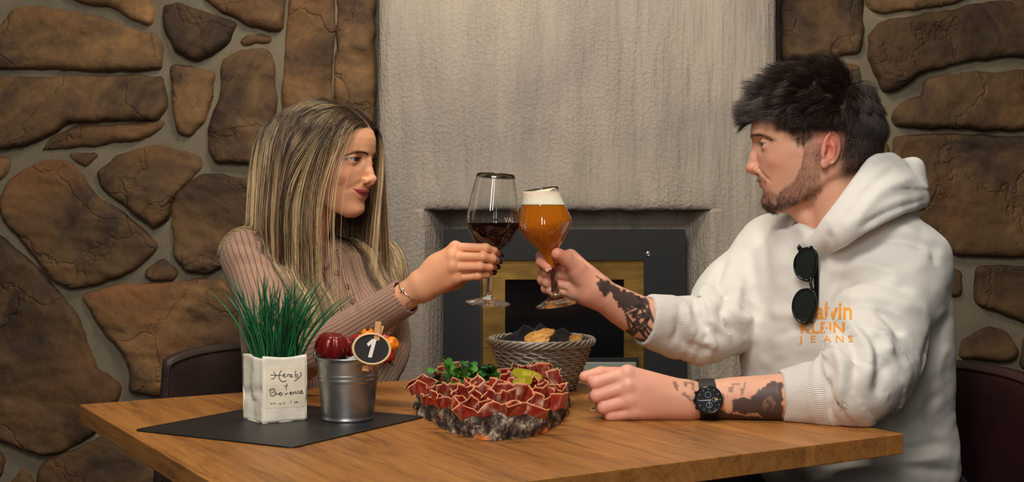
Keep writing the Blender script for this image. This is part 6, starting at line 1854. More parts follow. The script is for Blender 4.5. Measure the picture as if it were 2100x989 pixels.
        yaw = rg.uniform(0, np.pi); s_ = np.array([math.cos(yaw), math.sin(yaw) * .5, 0]); T = np.gradient(pts, axis=0); T /= np.linalg.norm(T, axis=1)[:, None]
        sd = s_ - T * (T @ s_)[:, None]; sd /= np.linalg.norm(sd, axis=1)[:, None]; nn = np.cross(T, sd)
        V = np.stack([pts - sd * w[:, None], pts + nn * w[:, None] * .45, pts + sd * w[:, None], pts - nn * w[:, None] * .45], 1).reshape(-1, 3)
        Fc = [(4 * k + j, 4 * k + (j + 1) % 4, 4 * k + 4 + (j + 1) % 4, 4 * k + 4 + j) for k in range(8) for j in range(4)]
        mk('blade', V, Fc, greens[int(rg.choice(4, p=[.35, .3, .2, .15]))], t, True)
chive_bag()

# ---------------------------------------------------------------- zinc bucket with decorations and the peg sign
def zinc_mat():
    m, nt, b = new_mat('galvanised_zinc')
    v = mapping(nt, (1, 1, 1)); vo = node(nt, 'ShaderNodeTexVoronoi', i_Scale=120.0); nt.links.new(v, vo.inputs['Vector'])
    n = node(nt, 'ShaderNodeTexNoise', i_Scale=60.0, i_Detail=5.0); nt.links.new(v, n.inputs['Vector'])
    c = mixc(nt, .10, srgb(158, 166, 168), vo.outputs['Color']); hs = node(nt, 'ShaderNodeHueSaturation', i_Saturation=.12, i_Value=.95); nt.links.new(c, hs.inputs['Color'])
    nt.links.new(hs.outputs[0], b.inputs['Base Color']); b.inputs['Metallic'].default_value = .95
    rr = node(nt, 'ShaderNodeMapRange', i_To_Min=.26, i_To_Max=.46); nt.links.new(n.outputs['Fac'], rr.inputs['Value']); nt.links.new(rr.outputs[0], b.inputs['Roughness'])
    bumpn(nt, b, n.outputs['Fac'], .12, .001)
    return m
M_ZINC = zinc_mat()
def bucket():
    c = on_table(711.5, 862, Z_MAT); c[1] += .012; s_ = c[1] / F
    rb, rt, H = 52.5 * s_, 64.5 * s_, (862 - 735) * s_ * 1.0
    t = thing('zinc_bucket', 'small galvanised bucket beside the paper bag holding red and orange fruit', 'bucket', tuple(c))
    k = lambda h: rb + (rt - rb) * h / H
    prof = [(0, .004), (rb - .002, .004), (rb - .0005, 0), (rb + .0012, .0004), (rb + .0014, .0030), (k(.004), .0045)]
    prof += [(k(h), h) for h in np.linspace(.008, H * .60, 8)]
    for h0 in (H * .655, H * .72): prof += [(k(h0 - .0025), h0 - .0025), (k(h0) + .0015, h0), (k(h0 + .0025), h0 + .0025)]
    prof += [(k(h), h) for h in np.linspace(H * .76, H - .002, 5)] + [(rt + .0014, H - .0008), (rt + .0018, H + .0008), (rt + .0008, H + .0020), (rt - .0008, H + .0010)]
    prof += [(k(h) - .0012, h) for h in np.linspace(H - .003, .007, 10)] + [(0, .006)]
    mb = MB(); mb.lathe(prof, c, (0, 0, 1), 72); mb.build('pail', M_ZINC, t, True)
    # ears and the wire handle folded back
    hl = []
    for g in (-1, 1):
        ea = np.array([-.985 * g if g == 1 else .985, .17 * g, 0]); 
        p = c + ea * (rt + .0022) + [0, 0, H + .0005]
        mb = MB(); tv = np.cross(ea, [0, 0, 1.])
        n = 14; out = [tv * .0075 * math.cos(a) + np.array([0, 0, 1]) * (.0085 * math.sin(a) + .001) for a in np.linspace(0, np.pi, n)] + [tv * -.0075 - np.array([0, 0, .010]), tv * .0075 - np.array([0, 0, .010])]
        V = np.concatenate([[p + q + ea * .0006 for q in out], [p + q - ea * .0006 for q in out]]); N_ = len(out)
        mb.add(V, [tuple(range(N_)), tuple(range(2 * N_ - 1, N_ - 1, -1))] + [(i, i + N_, (i + 1) % N_ + N_, (i + 1) % N_) for i in range(N_)]); mb.build('ear', M_ZINC, t)
        hl.append(p + [0, 0, .003] + ea * .005)
    a, b_ = hl; mid = (a + b_) / 2; pts = [a - (b_ - a) / np.linalg.norm(b_ - a) * -.008] 
    for th in np.linspace(0, np.pi, 18): pts.append(mid + (a - mid) * math.cos(th) * 1.02 + np.array([0, .052, -.016]) * math.sin(th))
    mb = MB(); mb.tube(np.array(pts[1:]), .0013, 8); mb.build('wire_handle', M_ZINC, t, True)
    return c, rt, H
BK, BRT, BH = bucket()

def ribbed_fruit(name, label, cat, c, r, h, lobes, mat, tiltv=(0, 0, 1), depth=.12, stem=None, group=None):
    t = thing(name, label, cat, tuple(c), group)
    M = np.array(Vector((0, 0, 1)).rotation_difference(Vector(tiltv).normalized()).to_matrix()); V = []; nu, nv = 72, 30
    for i in range(nv + 1):
        ph = math.pi * i / nv
        for k in range(nu):
            a = 2 * math.pi * k / nu
            lob = 1 - depth * (1 - abs(math.cos(a * lobes / 2))) ** 1.6 * math.sin(ph) ** .5
            rr = r * math.sin(ph) ** .8 * lob; z = h * math.cos(ph) * (1 - .25 * math.exp(-(math.sin(ph) / .35) ** 2))
            V.append(M @ np.array([rr * math.cos(a), rr * math.sin(a), z]) + c)
    Fc = [(i * nu + k, (i + 1) * nu + k, (i + 1) * nu + (k + 1) % nu, i * nu + (k + 1) % nu) for i in range(nv) for k in range(nu)]
    mk('fruit_skin', np.array(V), Fc, mat, t, True)
    if stem:
        mb = MB(); d = M @ np.array([0, 0, 1.0]); p = np.array(c) + d * h * .7; mb.tube([p, p + d * h * .35, p + d * h * .6 + [.003, 0, 0]], [.0030, .0022, .0016], 8); mb.build('stem', stem, t, True)
    return t
RED = simple('dark_red_lacquer', srgb(112, 20, 18), .25, spec=.5); RED2 = simple('bright_red_skin', srgb(170, 22, 20), .25); ORG = simple('orange_skin', srgb(240, 130, 14), .28, Subsurface_Weight=.1)
STEM = simple('dried_stem', srgb(74, 58, 38), .8)
ribbed_fruit('ornamental_pepper', 'dark red ribbed squat pepper on the left in the bucket', 'vegetable', P(680, 712, 1.985), .0270, .0235, 7, RED, (.1, -.12, 1), .20, None, 'red and orange fruit in the bucket')
ribbed_fruit('ornamental_pepper', 'dark red ribbed pepper half hidden behind the oval sign', 'vegetable', P(716, 716, 2.015), .020, .019, 6, RED, (.5, -.3, .8), .20, STEM, 'red and orange fruit in the bucket')
ribbed_fruit('ornamental_tomato', 'small orange fruit sticking out on the right of the oval sign', 'fruit', P(803, 706, 2.0), .0118, .0105, 5, ORG, (.8, -.4, .3), .05, None, 'red and orange fruit in the bucket')
ribbed_fruit('ornamental_tomato', 'orange fruit peeping over the oval sign beside the wooden peg', 'fruit', P(754, 688, 2.01), .0115, .011, 5, ORG, (0, -.3, 1), .05, STEM, 'red and orange fruit in the bucket')
ribbed_fruit('ornamental_pepper', 'small bright red pepper at the lower right of the oval sign', 'vegetable', P(792, 729, 1.995), .0125, .014, 5, RED2, (.5, -.2, -.8), .10, STEM, 'red and orange fruit in the bucket')
ribbed_fruit('ornamental_pepper', 'small bright red pepper just behind the top right of the oval sign', 'vegetable', P(788, 704, 2.02), .013, .014, 5, RED2, (.4, .3, .8), .10, STEM, 'red and orange fruit in the bucket')
ribbed_fruit('ornamental_pepper', 'bright red pepper between the dark pepper and the oval sign', 'vegetable', P(735, 702, 2.03), .0125, .014, 5, RED2, (.1, .2, .9), .10, STEM, 'red and orange fruit in the bucket')

def peg_sign():
    c = P(762, 716, 1.893); n = np.array([.16, -.975, .10]); n /= np.linalg.norm(n)
    up = np.array([.12, 0, 1.0]); up -= n * (up @ n); up /= np.linalg.norm(up); sx = np.cross(up, n); sx = np.cross(up, n) * -1 if np.cross(up, n)[0] < 0 else np.cross(up, n)
    M = np.stack([sx, up, n], 1); s_ = 1.893 / F
    t = thing('number_sign', 'oval chalkboard sign with a white 1 clipped to the bucket by a wooden peg', 'sign', tuple(c))
    th = np.linspace(0, 2 * np.pi, 65)[:-1]; a, b_ = 40.5 * s_, 33 * s_
    WOODL = simple('pale_birch', srgb(222, 190, 146), .6, bump=(120, .2, .001))
    mb = MB(); ring = lambda k, z: [c + M @ np.array([a * k * math.cos(x), b_ * k * math.sin(x), z]) for x in th]
    R_ = [ring(.87, .0002), ring(.87, .0034), ring(.93, .0042), ring(.985, .0036), ring(1.0, .0015), ring(.985, -.001), ring(.87, -.001)]
    V = np.concatenate(R_); k = len(R_); N_ = 64
    mb.add(V, [(i * N_ + j, i * N_ + (j + 1) % N_, ((i + 1) % k) * N_ + (j + 1) % N_, ((i + 1) % k) * N_ + j) for i in range(k) for j in range(N_)]); mb.build('frame', WOODL, t, True)
    mb = MB(); mb.prism(np.stack([a * .885 * np.cos(th), b_ * .885 * np.sin(th)], 1), -.0012, .0014, M, c); mb.build('chalkboard', simple('chalkboard_black', srgb(30, 29, 28), .75), t)
    mb = MB(); q = np.array([(-11, 10), (-1, 20.5), (8, 20.5), (2.2, -17.5), (-5.5, -17.5), (-1.2, 10.2), (-7.5, 4.2)]) * s_; mb.prism(q, .0014, .0019, M, c); mb.build('numeral', simple('white_chalk', srgb(232, 230, 226), .8), t)
    PEG = simple('peg_wood', srgb(214, 160, 104), .6, bump=(150, .2, .001)); PEG2 = simple('peg_wood_light', srgb(230, 188, 146), .6, bump=(150, .2, .001))
    for (x0, y0, x1, y1, w, zz, m_) in ((768, 752, 776, 660, 12.5, -.0040, PEG), (757, 757, 783, 668, 11.5, -.0105, PEG2)):
        p, q2 = P(x0, y0, 1.893), P(x1, y1, 1.893); d = q2 - p; L_ = np.linalg.norm(d); d /= L_; sd = np.cross(d, n); rot = np.stack([sd, d, n], 1)
        mb = MB(); mb.box((p + q2) / 2 + n * zz, w * s_, L_, .0058, rot=rot); bevel(mb.build('peg_half', m_, t), .0008)
    p = P(750, 756, 1.893); mb = MB(); mb.box(p - n * .004, 13.5 * s_, .008, .006, rot=M); bevel(mb.build('peg_tip', PEG, t), .0006)
    mb = MB(); cc = P(769, 700, 1.893) - n * .0075
    mb.tube([cc + sx * (i / 60 - .5) * .010 + M @ np.array([0, math.cos(i * .7) * .0022, math.sin(i * .7) * .0022]) for i in range(61)], .0005, 6); mb.build('spring', M_ZINC, t, True)
peg_sign()
# ---------------------------------------------------------------- bark slab with ham
Z_BOARD = ZT + .037
def bark_mat():
    m, nt, b = new_mat('lichen_bark')
    v = mapping(nt)
    n1 = node(nt, 'ShaderNodeTexNoise', i_Scale=95.0, i_Detail=6.0, i_Roughness=.62, i_Distortion=.6); nt.links.new(v, n1.inputs['Vector'])
    n2 = node(nt, 'ShaderNodeTexNoise', i_Scale=150.0, i_Detail=5.0, i_Roughness=.7); nt.links.new(v, n2.inputs['Vector'])
    n3 = node(nt, 'ShaderNodeTexNoise', i_Scale=30.0, i_Detail=4.0); nt.links.new(v, n3.inputs['Vector'])
    r = ramp(nt, n1.outputs['Fac'], [(.36, srgb(40, 30, 26)), (.46, srgb(78, 62, 52)), (.54, srgb(132, 116, 102)), (.64, srgb(206, 194, 174))])
    dk = ramp(nt, n3.outputs['Fac'], [(.42, (.30, .24, .2)), (.58, (1, 1, 1))])
    c = mixc(nt, 1.0, r.outputs[0], dk.outputs[0], 'MULTIPLY'); c = mixc(nt, .3, c, n2.outputs['Fac'], 'OVERLAY')
    a = attr_out(nt, 'resin'); c = mixc(nt, a.outputs['Fac'], c, srgb(226, 112, 14))
    nt.links.new(c, b.inputs['Base Color']); b.inputs['Roughness'].default_value = .8
    bumpn(nt, b, n2.outputs['Fac'], .7, .004)
    return m
def board():
    pts = [(846, 834), (856, 851), (880, 864), (912, 882), (955, 897), (1005, 904), (1060, 902), (1110, 893), (1145, 874), (1164, 852), (1169, 832)]
    front = [on_table(*p)[:2] for p in pts]
    back = [P(1158, 0, 2.12)[:2], P(1120, 0, 2.175)[:2], P(1040, 0, 2.19)[:2], P(950, 0, 2.185)[:2], P(885, 0, 2.15)[:2]]
    q = np.array(front + back); q = np.concatenate([q, q[:1]]); e = spline(q, 301)[:-1]; c = e.mean(0); n = len(e)
    H = Z_BOARD - ZT; rows = 20; V = []; res = []
    for j in range(rows):
        w = j / (rows - 1); z = ZT + .0006 + H * w
        out = 1 - .06 * (1 - w) ** 2 * 0 - .045 * w ** 2
        for i in range(n):
            p = c + (e[i] - c) * out; d = e[i] - c; d = d / np.linalg.norm(d); a = i * 2 * math.pi / n
            nz = .0060 * float(fbm(np.float64(p[0] * 45), np.float64(p[1] * 45), np.float64(z * 60), 4)) - .003
            V.append([p[0] + d[0] * nz, p[1] + d[1] * nz, z]); 
            rn = float(fbm(np.float64(p[0] * 22 + 4), np.float64(p[1] * 22), np.float64(3.0), 2))
            res.append(np.clip((rn - .34) * 5, 0, 1) * max(0, 1 - w * (4.5 if rn < .6 else 2.6)))
    Fc = [(j * n + i, j * n + (i + 1) % n, (j + 1) * n + (i + 1) % n, (j + 1) * n + i) for j in range(rows - 1) for i in range(n)]
    t = thing('serving_board', 'rough bark edged wooden slab carrying ruffled ham in the table centre', 'board', (c[0], c[1], ZT))
    mk('bark_edge', np.array(V), Fc, bark_mat(), t, True, attrs={'resin': res})
    top = [(c + (p - c) * .915) for p in e]; mb = MB(); mb.prism(top, ZT + .0006, Z_BOARD - .0005)
    mb.build('slab', simple('slab_wood', srgb(120, 84, 54), .6, bump=(60, .3, .002)), t)
    return c
BC = board()

def ham_mat():
    m, nt, b = new_mat('cured_ham')
    e = attr_out(nt, 'edge'); f = attr_out(nt, 'fat'); tc = nt.nodes.new('ShaderNodeTexCoord')
    n = node(nt, 'ShaderNodeTexNoise', i_Scale=60.0, i_Detail=5.0, i_Distortion=1.0); nt.links.new(tc.outputs['Object'], n.inputs['Vector'])
    r = ramp(nt, n.outputs['Fac'], [(.3, srgb(122, 32, 24)), (.55, srgb(166, 56, 40)), (.75, srgb(192, 92, 70))])
    c = mixc(nt, f.outputs['Fac'], r.outputs[0], srgb(240, 206, 188))
    c = mixc(nt, e.outputs['Fac'], c, srgb(236, 170, 124))
    nt.links.new(c, b.inputs['Base Color']); b.inputs['Roughness'].default_value = .32; b.inputs['Specular IOR Level'].default_value = .5
    b.inputs['Subsurface Weight'].default_value = .25; b.inputs['Subsurface Radius'].default_value = (.006, .002, .001); b.inputs['Subsurface Scale'].default_value = .6
    return m
M_HAM = ham_mat()
def ham_slice(px, py, Y, wpx, hpx, folds_, seed, lean=.5, depth=.045, roll=0.0, loop=.5):
    """thin slice folded to and fro; its rind edge faces the diner"""
    rr = np.random.default_rng(seed); c = P(px, py, Y); s_ = Y / F; nt_, nv = 22 * folds_ + 1, 11
    nf = folds_ * 1.15; t = np.linspace(0, 1, nt_); ph = 2 * np.pi * nf * t + rr.uniform(0, 6); W_ = wpx * s_; tau = math.radians(27) + rr.normal(0, .15); H_ = np.clip(hpx * s_ * 1.15, .019, .036)
    ev, nv_ = np.array([0, -math.sin(tau), math.cos(tau)]), np.array([0, math.cos(tau), math.sin(tau)])
    A = np.clip(hpx * s_ * .42, .0075, .0135) * (.75 + .45 * np.sin(ph * .43 + seed)) * (1 + .15 * np.sin(ph * 1.7)); A = np.minimum(A, W_ / nf * .42)
    x = (t - .5) * W_ + .36 * A * np.sin(2 * ph + .3); y = A * np.sin(ph) + .0035 * np.sin(ph * .5 + seed)
    cr, sr_ = math.cos(roll), math.sin(roll); V = []; E = []; Fa = []; fp = rr.uniform(.15, .85); side = rr.normal(0, .12)
    for i in range(nt_):
        for j in range(nv):
            v = j / (nv - 1); k = 1 - .60 * v ** 1.3; xx = x[i] * (1 - .10 * v) ; yy = y[i] * k + .0015 * math.sin(ph[i] * 2.3 + seed) * (1 - v)
            xx, yy = xx * cr - yy * sr_, xx * sr_ + yy * cr
            V.append(c + np.array([xx + side * depth * v, 0, 0]) + nv_ * yy + ev * (H_ * (.5 - v) + .005 * math.sin(ph[i] * .7 + seed) * (1 - v)))
            E.append(.85 * math.exp(-(v / .035) ** 2) + .4 * math.exp(-((1 - v) / .04) ** 2) + math.exp(-(min(t[i], 1 - t[i]) / .010) ** 2))
            Fa.append(.95 * math.exp(-((t[i] - fp - .05 * math.sin(5 * v + seed)) / .06) ** 2) * (.25 + .75 * math.sin(6 * v + seed) ** 2) + .30 * max(0, math.sin(ph[i] * 3.1 + 4 * v)) ** 6)
    V = np.array(V)
    if py < 836: V[:, 2] = np.maximum(V[:, 2], Z_BOARD - .003 + .003 * np.sin(V[:, 0] * 260 + seed))
    o = mk('ham_slice', V, grid_faces(nt_, nv), M_HAM, None, True, attrs={'edge': np.clip(E, 0, 1), 'fat': np.clip(Fa, 0, 1)}, origin=c)
    s2 = o.modifiers.new('slice', 'SOLIDIFY'); s2.thickness = .0009; s2.offset = 0
    return o
HAM = [  # px, py, Y, width px, height px, folds, lean, depth, roll, label
    (880, 800, 2.06, 78, 22, 2, .2, .05, .05, 'folded ham slice overhanging the left end of the slab'),
    (872, 788, 2.08, 60, 16, 1, .1, .05, .15, 'flat ham slice on top of the left end of the pile'),
    (918, 770, 2.10, 62, 26, 2, .5, .04, -.2, 'curled ham slice at the back left beside the parsley'),
    (928, 757, 2.13, 40, 16, 1, .4, .04, -.3, 'highest ham curl at the back left behind the parsley'),
    (888, 822, 2.00, 44, 14, 2, .3, .04, .1, 'small ham fold at the far lower left of the pile'),
    (918, 826, 1.95, 66, 26, 2, .4, .05, -.1, 'ham slice in tight loops at the front left of the pile'),
    (936, 806, 1.98, 70, 36, 2, .6, .05, -.2, 'ham slice with tall loops above the front left loops'),
    (968, 812, 1.93, 84, 50, 3, .6, .05, .15, 'tall ruffled ham slice left of centre at the front'),
    (948, 790, 2.02, 64, 24, 2, .5, .05, .1, 'ham slice tucked in front of the parsley'),
    (1000, 800, 1.97, 80, 44, 3, .6, .05, -.1, 'large ruffled ham slice in the middle of the pile'),
    (1012, 822, 1.90, 84, 36, 3, .5, .05, .05, 'ruffled ham slice front and centre above the white streaked one'),
    (990, 842, 1.86, 110, 20, 2, .25, .05, .22, 'low ham slice with a white fat streak drooping over the front edge'),
    (1040, 838, 1.86, 96, 22, 2, .3, .05, .0, 'low ham slice lying along the front edge right of centre'),
    (1080, 842, 1.86, 84, 26, 1, .3, .05, -.05, 'ham slice with one wide open loop at the front right'),
    (1058, 810, 1.95, 84, 44, 2, .6, .05, -.4, 'ham slice folded upright below the gherkins'),
    (1038, 782, 2.03, 54, 30, 2, .8, .05, .5, 'ham slice standing up left of the gherkins'),
    (1092, 812, 1.94, 76, 34, 3, .5, .05, .1, 'tightly curled ham slice right of the gherkins'),
    (1122, 828, 1.92, 74, 30, 2, .4, .05, .2, 'ham slice with a long loop at the right end'),
    (1120, 800, 1.99, 70, 34, 3, .5, .05, -.3, 'small curled ham slice near the right end'),
    (1106, 772, 2.08, 86, 34, 2, .7, .05, -.35, 'broad ham slice draped at the back right before the basket'),
    (1128, 776, 2.07, 60, 44, 2, .7, .05, -.7, 'ham slice sloping down at the far back right'),
    (1100, 758, 2.12, 56, 18, 2, .5, .04, .1, 'topmost ham slice at the back right against the basket'),
    (1034, 766, 2.10, 36, 24, 1, .6, .04, .6, 'pointed ham slice between parsley and basket'),
    (1140, 812, 1.98, 44, 26, 2, .4, .04, .3, 'ham curl at the extreme right of the pile'),
    (1066, 792, 2.02, 60, 26, 2, .6, .05, .1, 'ham slice underneath the gherkins'),
    (985, 778, 2.06, 70, 24, 2, .5, .05, 0, 'ham slice lying beneath the parsley'),
    (975, 832, 1.89, 70, 26, 2, .4, .05, -.1, 'ham slice low at the front left of the white streaked one'),
]
for i, (px, py, Y, w, h, nf, le, de, ro, lab) in enumerate(HAM):
    Y = min((CAMZ - Z_BOARD) * F / (py + .35 * h - HY) + .004, 2.09)
    tag(ham_slice(px, py, Y, w * 1.15, h * 1.1, nf, 40 + i * 7, le, de, ro), lab, 'ham', 'ham slices on the bark slab')
# a lump of ham hidden beneath the curls carries the pile
def pile():
    mb = MB(); mb.sphere((BC[0] + .005, 2.03, Z_BOARD + .001), (.085, .10, .009), 28, 12); mb.V[0][:, 2] = np.maximum(mb.V[0][:, 2], Z_BOARD + .0006); o = mb.build('ham_heap', M_HAM, None, True, origin=(BC[0], 2.02, Z_BOARD))
    tag(o, 'heap of ham beneath the ruffled slices on the bark slab', 'ham')
pile()

def parsley():
    t = thing('parsley', 'sprigs of curly green parsley on top of the ham', 'herb', tuple(P(965, 775, 2.07)))
    GR = [simple('parsley_green', srgb(*g), .5, Subsurface_Weight=.08) for g in ((58, 120, 36), (40, 96, 34), (84, 144, 48), (30, 74, 32))]
    rr = np.random.default_rng(6)
    # leaflet outline: three lobes with teeth
    out = []
    for a in np.linspace(-2.6, 2.6, 41):
        lob = .55 + .45 * abs(math.cos(a * 1.5)) ** .6; tooth = 1 + .12 * math.cos(a * 14)
        out.append((math.sin(a) * lob * tooth, math.cos(a) * lob * tooth + .5))
    out = [(0, -.25)] + out; out = np.array(out); n = len(out)
    def leaf_mesh(seed):
        rng = np.random.default_rng(seed); V = [[0, .35, .0]]
        for k in (.5, 1.0):
            for x, y in out: V.append([x * k, .35 + (y - .35) * k, .28 * math.sin(x * 2.5 * k + seed) * k - .25 * k * k * (x * x + (y - .3) ** 2)])
        Fc = [(0, 1 + i, 1 + (i + 1) % n) for i in range(n)] + [(1 + i, 1 + n + i, 1 + n + (i + 1) % n, 1 + (i + 1) % n) for i in range(n)]
        return mesh_data('leaf', np.array(V), Fc, True, None, None, [GR[seed % 4]])
    LM = [leaf_mesh(i) for i in range(8)]
    base = np.array(world_loc(t)); st = MB()
    spots = [(P(rr.normal(966, 30), rr.normal(768, 10), 2.07 + rr.uniform(-.03, .03))) for _ in range(95)]
    spots += [P(rr.normal(932, 7), rr.normal(770, 6), 2.03 + rr.uniform(-.01, .02)) for _ in range(12)] + [P(rr.normal(908, 5), rr.normal(806, 7), 1.94 + rr.uniform(-.01, .01)) for _ in range(14)] + [P(rr.normal(1010, 8), rr.normal(774, 6), 2.06) for _ in range(12)]
    for i, p in enumerate(spots):
        o = bpy.data.objects.new('leaf', LM[int(rr.integers(8))]); COL.objects.link(o); o.parent = t
        o.location = p - base; s_ = rr.uniform(.0065, .0105); o.scale = (s_, s_, s_)
        o.rotation_euler = (rr.uniform(-.2, 1.5), rr.uniform(-.7, .7), rr.uniform(-3.1, 3.1))
        if i % 3 == 0: st.tube([p, (p + P(970, 790, 2.06)) / 2 + [0, 0, .004], P(970, 792, 2.06)], .0007, 5)
    st.build('stems', GR[2], t, True)['kind'] = 'stuff'
parsley()

def gherkin(label, c, d, L_, r, cut):
    t = thing('gherkin', label, 'pickle', tuple(c), 'gherkins on the ham')
    d = np.array(d, float); d /= np.linalg.norm(d); n = np.array(cut, float); n -= d * (n @ d); n /= np.linalg.norm(n); M = np.stack([d, np.cross(n, d), n], 1)
    nu, nv = 28, 30; V = []
    for i in range(nv + 1):
        x = -1 + 2 * i / nv; w = max(1 - abs(x) ** 2.6, 0) ** .5
        for k in range(nu):
            a = 2 * math.pi * k / nu; y, z = math.cos(a) * r * w, math.sin(a) * r * w
            z = min(z, r * .10 * w); b_ = .0004 * math.sin(x * 30 + 3 * math.cos(a)) * w * (z < 0)
            V.append(c + M @ np.array([x * L_ / 2, y * (1 + b_ * 100), z + .002 * x * x]))
    Fc = [(i * nu + k, i * nu + (k + 1) % nu, (i + 1) * nu + (k + 1) % nu, (i + 1) * nu + k) for i in range(nv) for k in range(nu)]
    mk('pickle_skin', np.array(V), Fc, GK, t, True)
    mb = MB()
    V = [c + M @ np.array([x * L_ / 2 * .9, y * r * .62 * max(1 - abs(x) ** 2.6, 0) ** .5, r * .115]) for x in np.linspace(-1, 1, 15) for y in (-1, -.5, 0, .5, 1)]
    mk('pickle_flesh', np.array(V), grid_faces(15, 5), GKF, t, True)
GK = simple('pickle_green', srgb(150, 142, 30), .25, bump=(160, .4, .001), Subsurface_Weight=.2, Subsurface_Radius=(.004, .004, .001)); GKF = simple('pickle_flesh', srgb(176, 160, 62), .2, bump=(300, .5, .001))
gherkin('upper gherkin half lying across the ham towards the basket', P(1080, 770, 1.965), (.96, .2, -.22), .048, .0100, (-.3, -.75, .6))
gherkin('lower gherkin half tucked under the other one', P(1072, 784, 1.945), (.88, -.3, .28), .034, .0090, (-.2, -.9, .4))

# ---------------------------------------------------------------- bread basket
def basket():
    c = np.array([(1110 - CX) / F * 2.295, 2.295, ZT]); s_ = 2.295 / F; H = .091; rb, rt = .056, .0905
    t = thing('bread_basket', 'round grey wicker basket of bread behind the ham', 'basket', tuple(c))
    m, nt, b = new_mat('grey_rattan'); v = mapping(nt, (40, 40, 40)); n = node(nt, 'ShaderNodeTexNoise', i_Scale=3.0, i_Detail=4.0); nt.links.new(v, n.inputs['Vector'])
    r = ramp(nt, n.outputs['Fac'], [(.3, srgb(126, 116, 102)), (.7, srgb(176, 166, 150))]); nt.links.new(r.outputs[0], b.inputs['Base Color']); b.inputs['Roughness'].default_value = .5
    W = m; rad = lambda h: rb + (rt - rb) * (h / H) ** .9
    NS = 20; rows = 12
    for j in range(rows):
        h = .004 + (H - .016) * j / (rows - 1)
        for q in (0, 1):
            a = np.linspace(0, 2 * np.pi, 193)[:-1]; ph = NS / 2 * a + q * np.pi + (j % 2) * np.pi * .5 + j * .35
            r_ = rad(h) + 0.0032 * np.sin(ph); z = h + .0022 * np.cos(ph) * (1 if q else 1)
            mb = MB(); mb.tube(np.stack([c[0] + r_ * np.cos(a), c[1] + r_ * np.sin(a), c[2] + z], 1), .0022, 6, True); mb.build('weaver', W, t, True)
    for k in range(NS):
        a = 2 * np.pi * (k + .5) / NS; hs = np.linspace(.002, H - .004, 6)
        mb = MB(); mb.tube([c + np.array([rad(h) * math.cos(a), rad(h) * math.sin(a), h]) for h in hs], .0016, 6); mb.build('stake', W, t, True)
    for q in range(5):
        a = np.linspace(0, 2 * np.pi, 241)[:-1]; ph = a * 8 + q * 2 * np.pi / 5
        r_ = rt + .0008 + .0040 * np.cos(ph); z = H - .0050 + .0052 * np.sin(ph)
        mb = MB(); mb.tube(np.stack([c[0] + r_ * np.cos(a), c[1] + r_ * np.sin(a), c[2] + z], 1), .0024, 6, True); mb.build('rim_braid', W, t, True)
    mb = MB(); mb.lathe([(0, .0015), (rb - .002, .0015), (rb - .002, .004), (0, .004)], c, (0, 0, 1), 40); mb.build('woven_base', W, t)
    # dark napkin lining with folded peaks
    nr, na = 26, 90; V = []
    for i in range(nr):
        u = i / (nr - 1)
        for k in range(na):
            a = 2 * np.pi * k / na; r_ = (rt - .007) * u
            z = H - .018 + .012 * (1 - u ** 2) + .010 * float(fbm(np.float64(3 * u * math.cos(a)), np.float64(3 * u * math.sin(a)), np.float64(5.0), 3)) * (1 - .5 * u)
            z += .012 * sm(u, .8, 1.0) * (.5 + .5 * math.sin(3 * a + 1))
            V.append([c[0] + r_ * math.cos(a), c[1] + r_ * math.sin(a), c[2] + min(z, H + .012)])
    V = np.array(V)
    for (x, y, z, w) in ((-.030, -.01, .026, .020), (.040, .012, .024, .022), (.0, .04, .034, .026), (-.062, .01, .012, .014)):
        d = np.linalg.norm(V[:, :2] - c[:2] - [x, y], axis=1); V[:, 2] += z * np.exp(-(d / w) ** 1.3)
    Fc = [(i * na + k, i * na + (k + 1) % na, (i + 1) * na + (k + 1) % na, (i + 1) * na + k) for i in range(nr - 1) for k in range(na)]
    o = mk('napkin', V, Fc, cloth_mat('navy_linen', srgb(20, 21, 27), .9, 900, fuzz=.15), None, True, origin=c + [0, 0, H])
    tag(o, 'dark navy napkin lining the wicker basket', 'napkin')
    CR = simple('toasted_crust', srgb(206, 146, 66), .8, bump=(140, .9, .004)); m, nt, b = new_mat('bread_crumb'); v = mapping(nt); n = node(nt, 'ShaderNodeTexVoronoi', i_Scale=230.0); nt.links.new(v, n.inputs['Vector']); n2 = node(nt, 'ShaderNodeTexNoise', i_Scale=60.0, i_Detail=4.0); nt.links.new(v, n2.inputs['Vector'])
    r = ramp(nt, n2.outputs['Fac'], [(.3, srgb(170, 108, 44)), (.5, srgb(214, 156, 78)), (.7, srgb(232, 184, 108))]); nt.links.new(r.outputs[0], b.inputs['Base Color']); b.inputs['Roughness'].default_value = .85; bumpn(nt, b, n2.outputs['Fac'], .9, .004)
    CRUMB = m
    def bread(label, p0, p1, w, th, nrm):
        p0, p1 = np.array(p0), np.array(p1); d = p1 - p0; L_ = np.linalg.norm(d); d /= L_; n_ = np.array(nrm, float); n_ -= d * (n_ @ d); n_ /= np.linalg.norm(n_); M = np.stack([d, np.cross(n_, d), n_], 1)
        tt = thing('bread_slice', label, 'bread', tuple((p0 + p1) / 2), 'toasted bread in the basket')
        out = np.array([(-.5, -.15), (-.42, -.42), (-.1, -.5), (.3, -.46), (.5, -.2), (.48, .2), (.25, .46), (-.2, .5), (-.46, .3)]); e = spline(np.concatenate([out, out[:1]]), 45)[:-1]
        V = []; rows = [(-1, .86), (-.8, .97), (0, 1), (.8, .97), (1, .86)]
        for zz, k in rows:
            for x, y in e:
                q = np.array([x * L_ * k, y * w * k, zz * th / 2]); q += .0012 * fbm(np.float64(q[0] * 160), np.float64(q[1] * 160), np.float64(q[2] * 160 + L_ * 999), 2)
                V.append((p0 + p1) / 2 + M @ q)
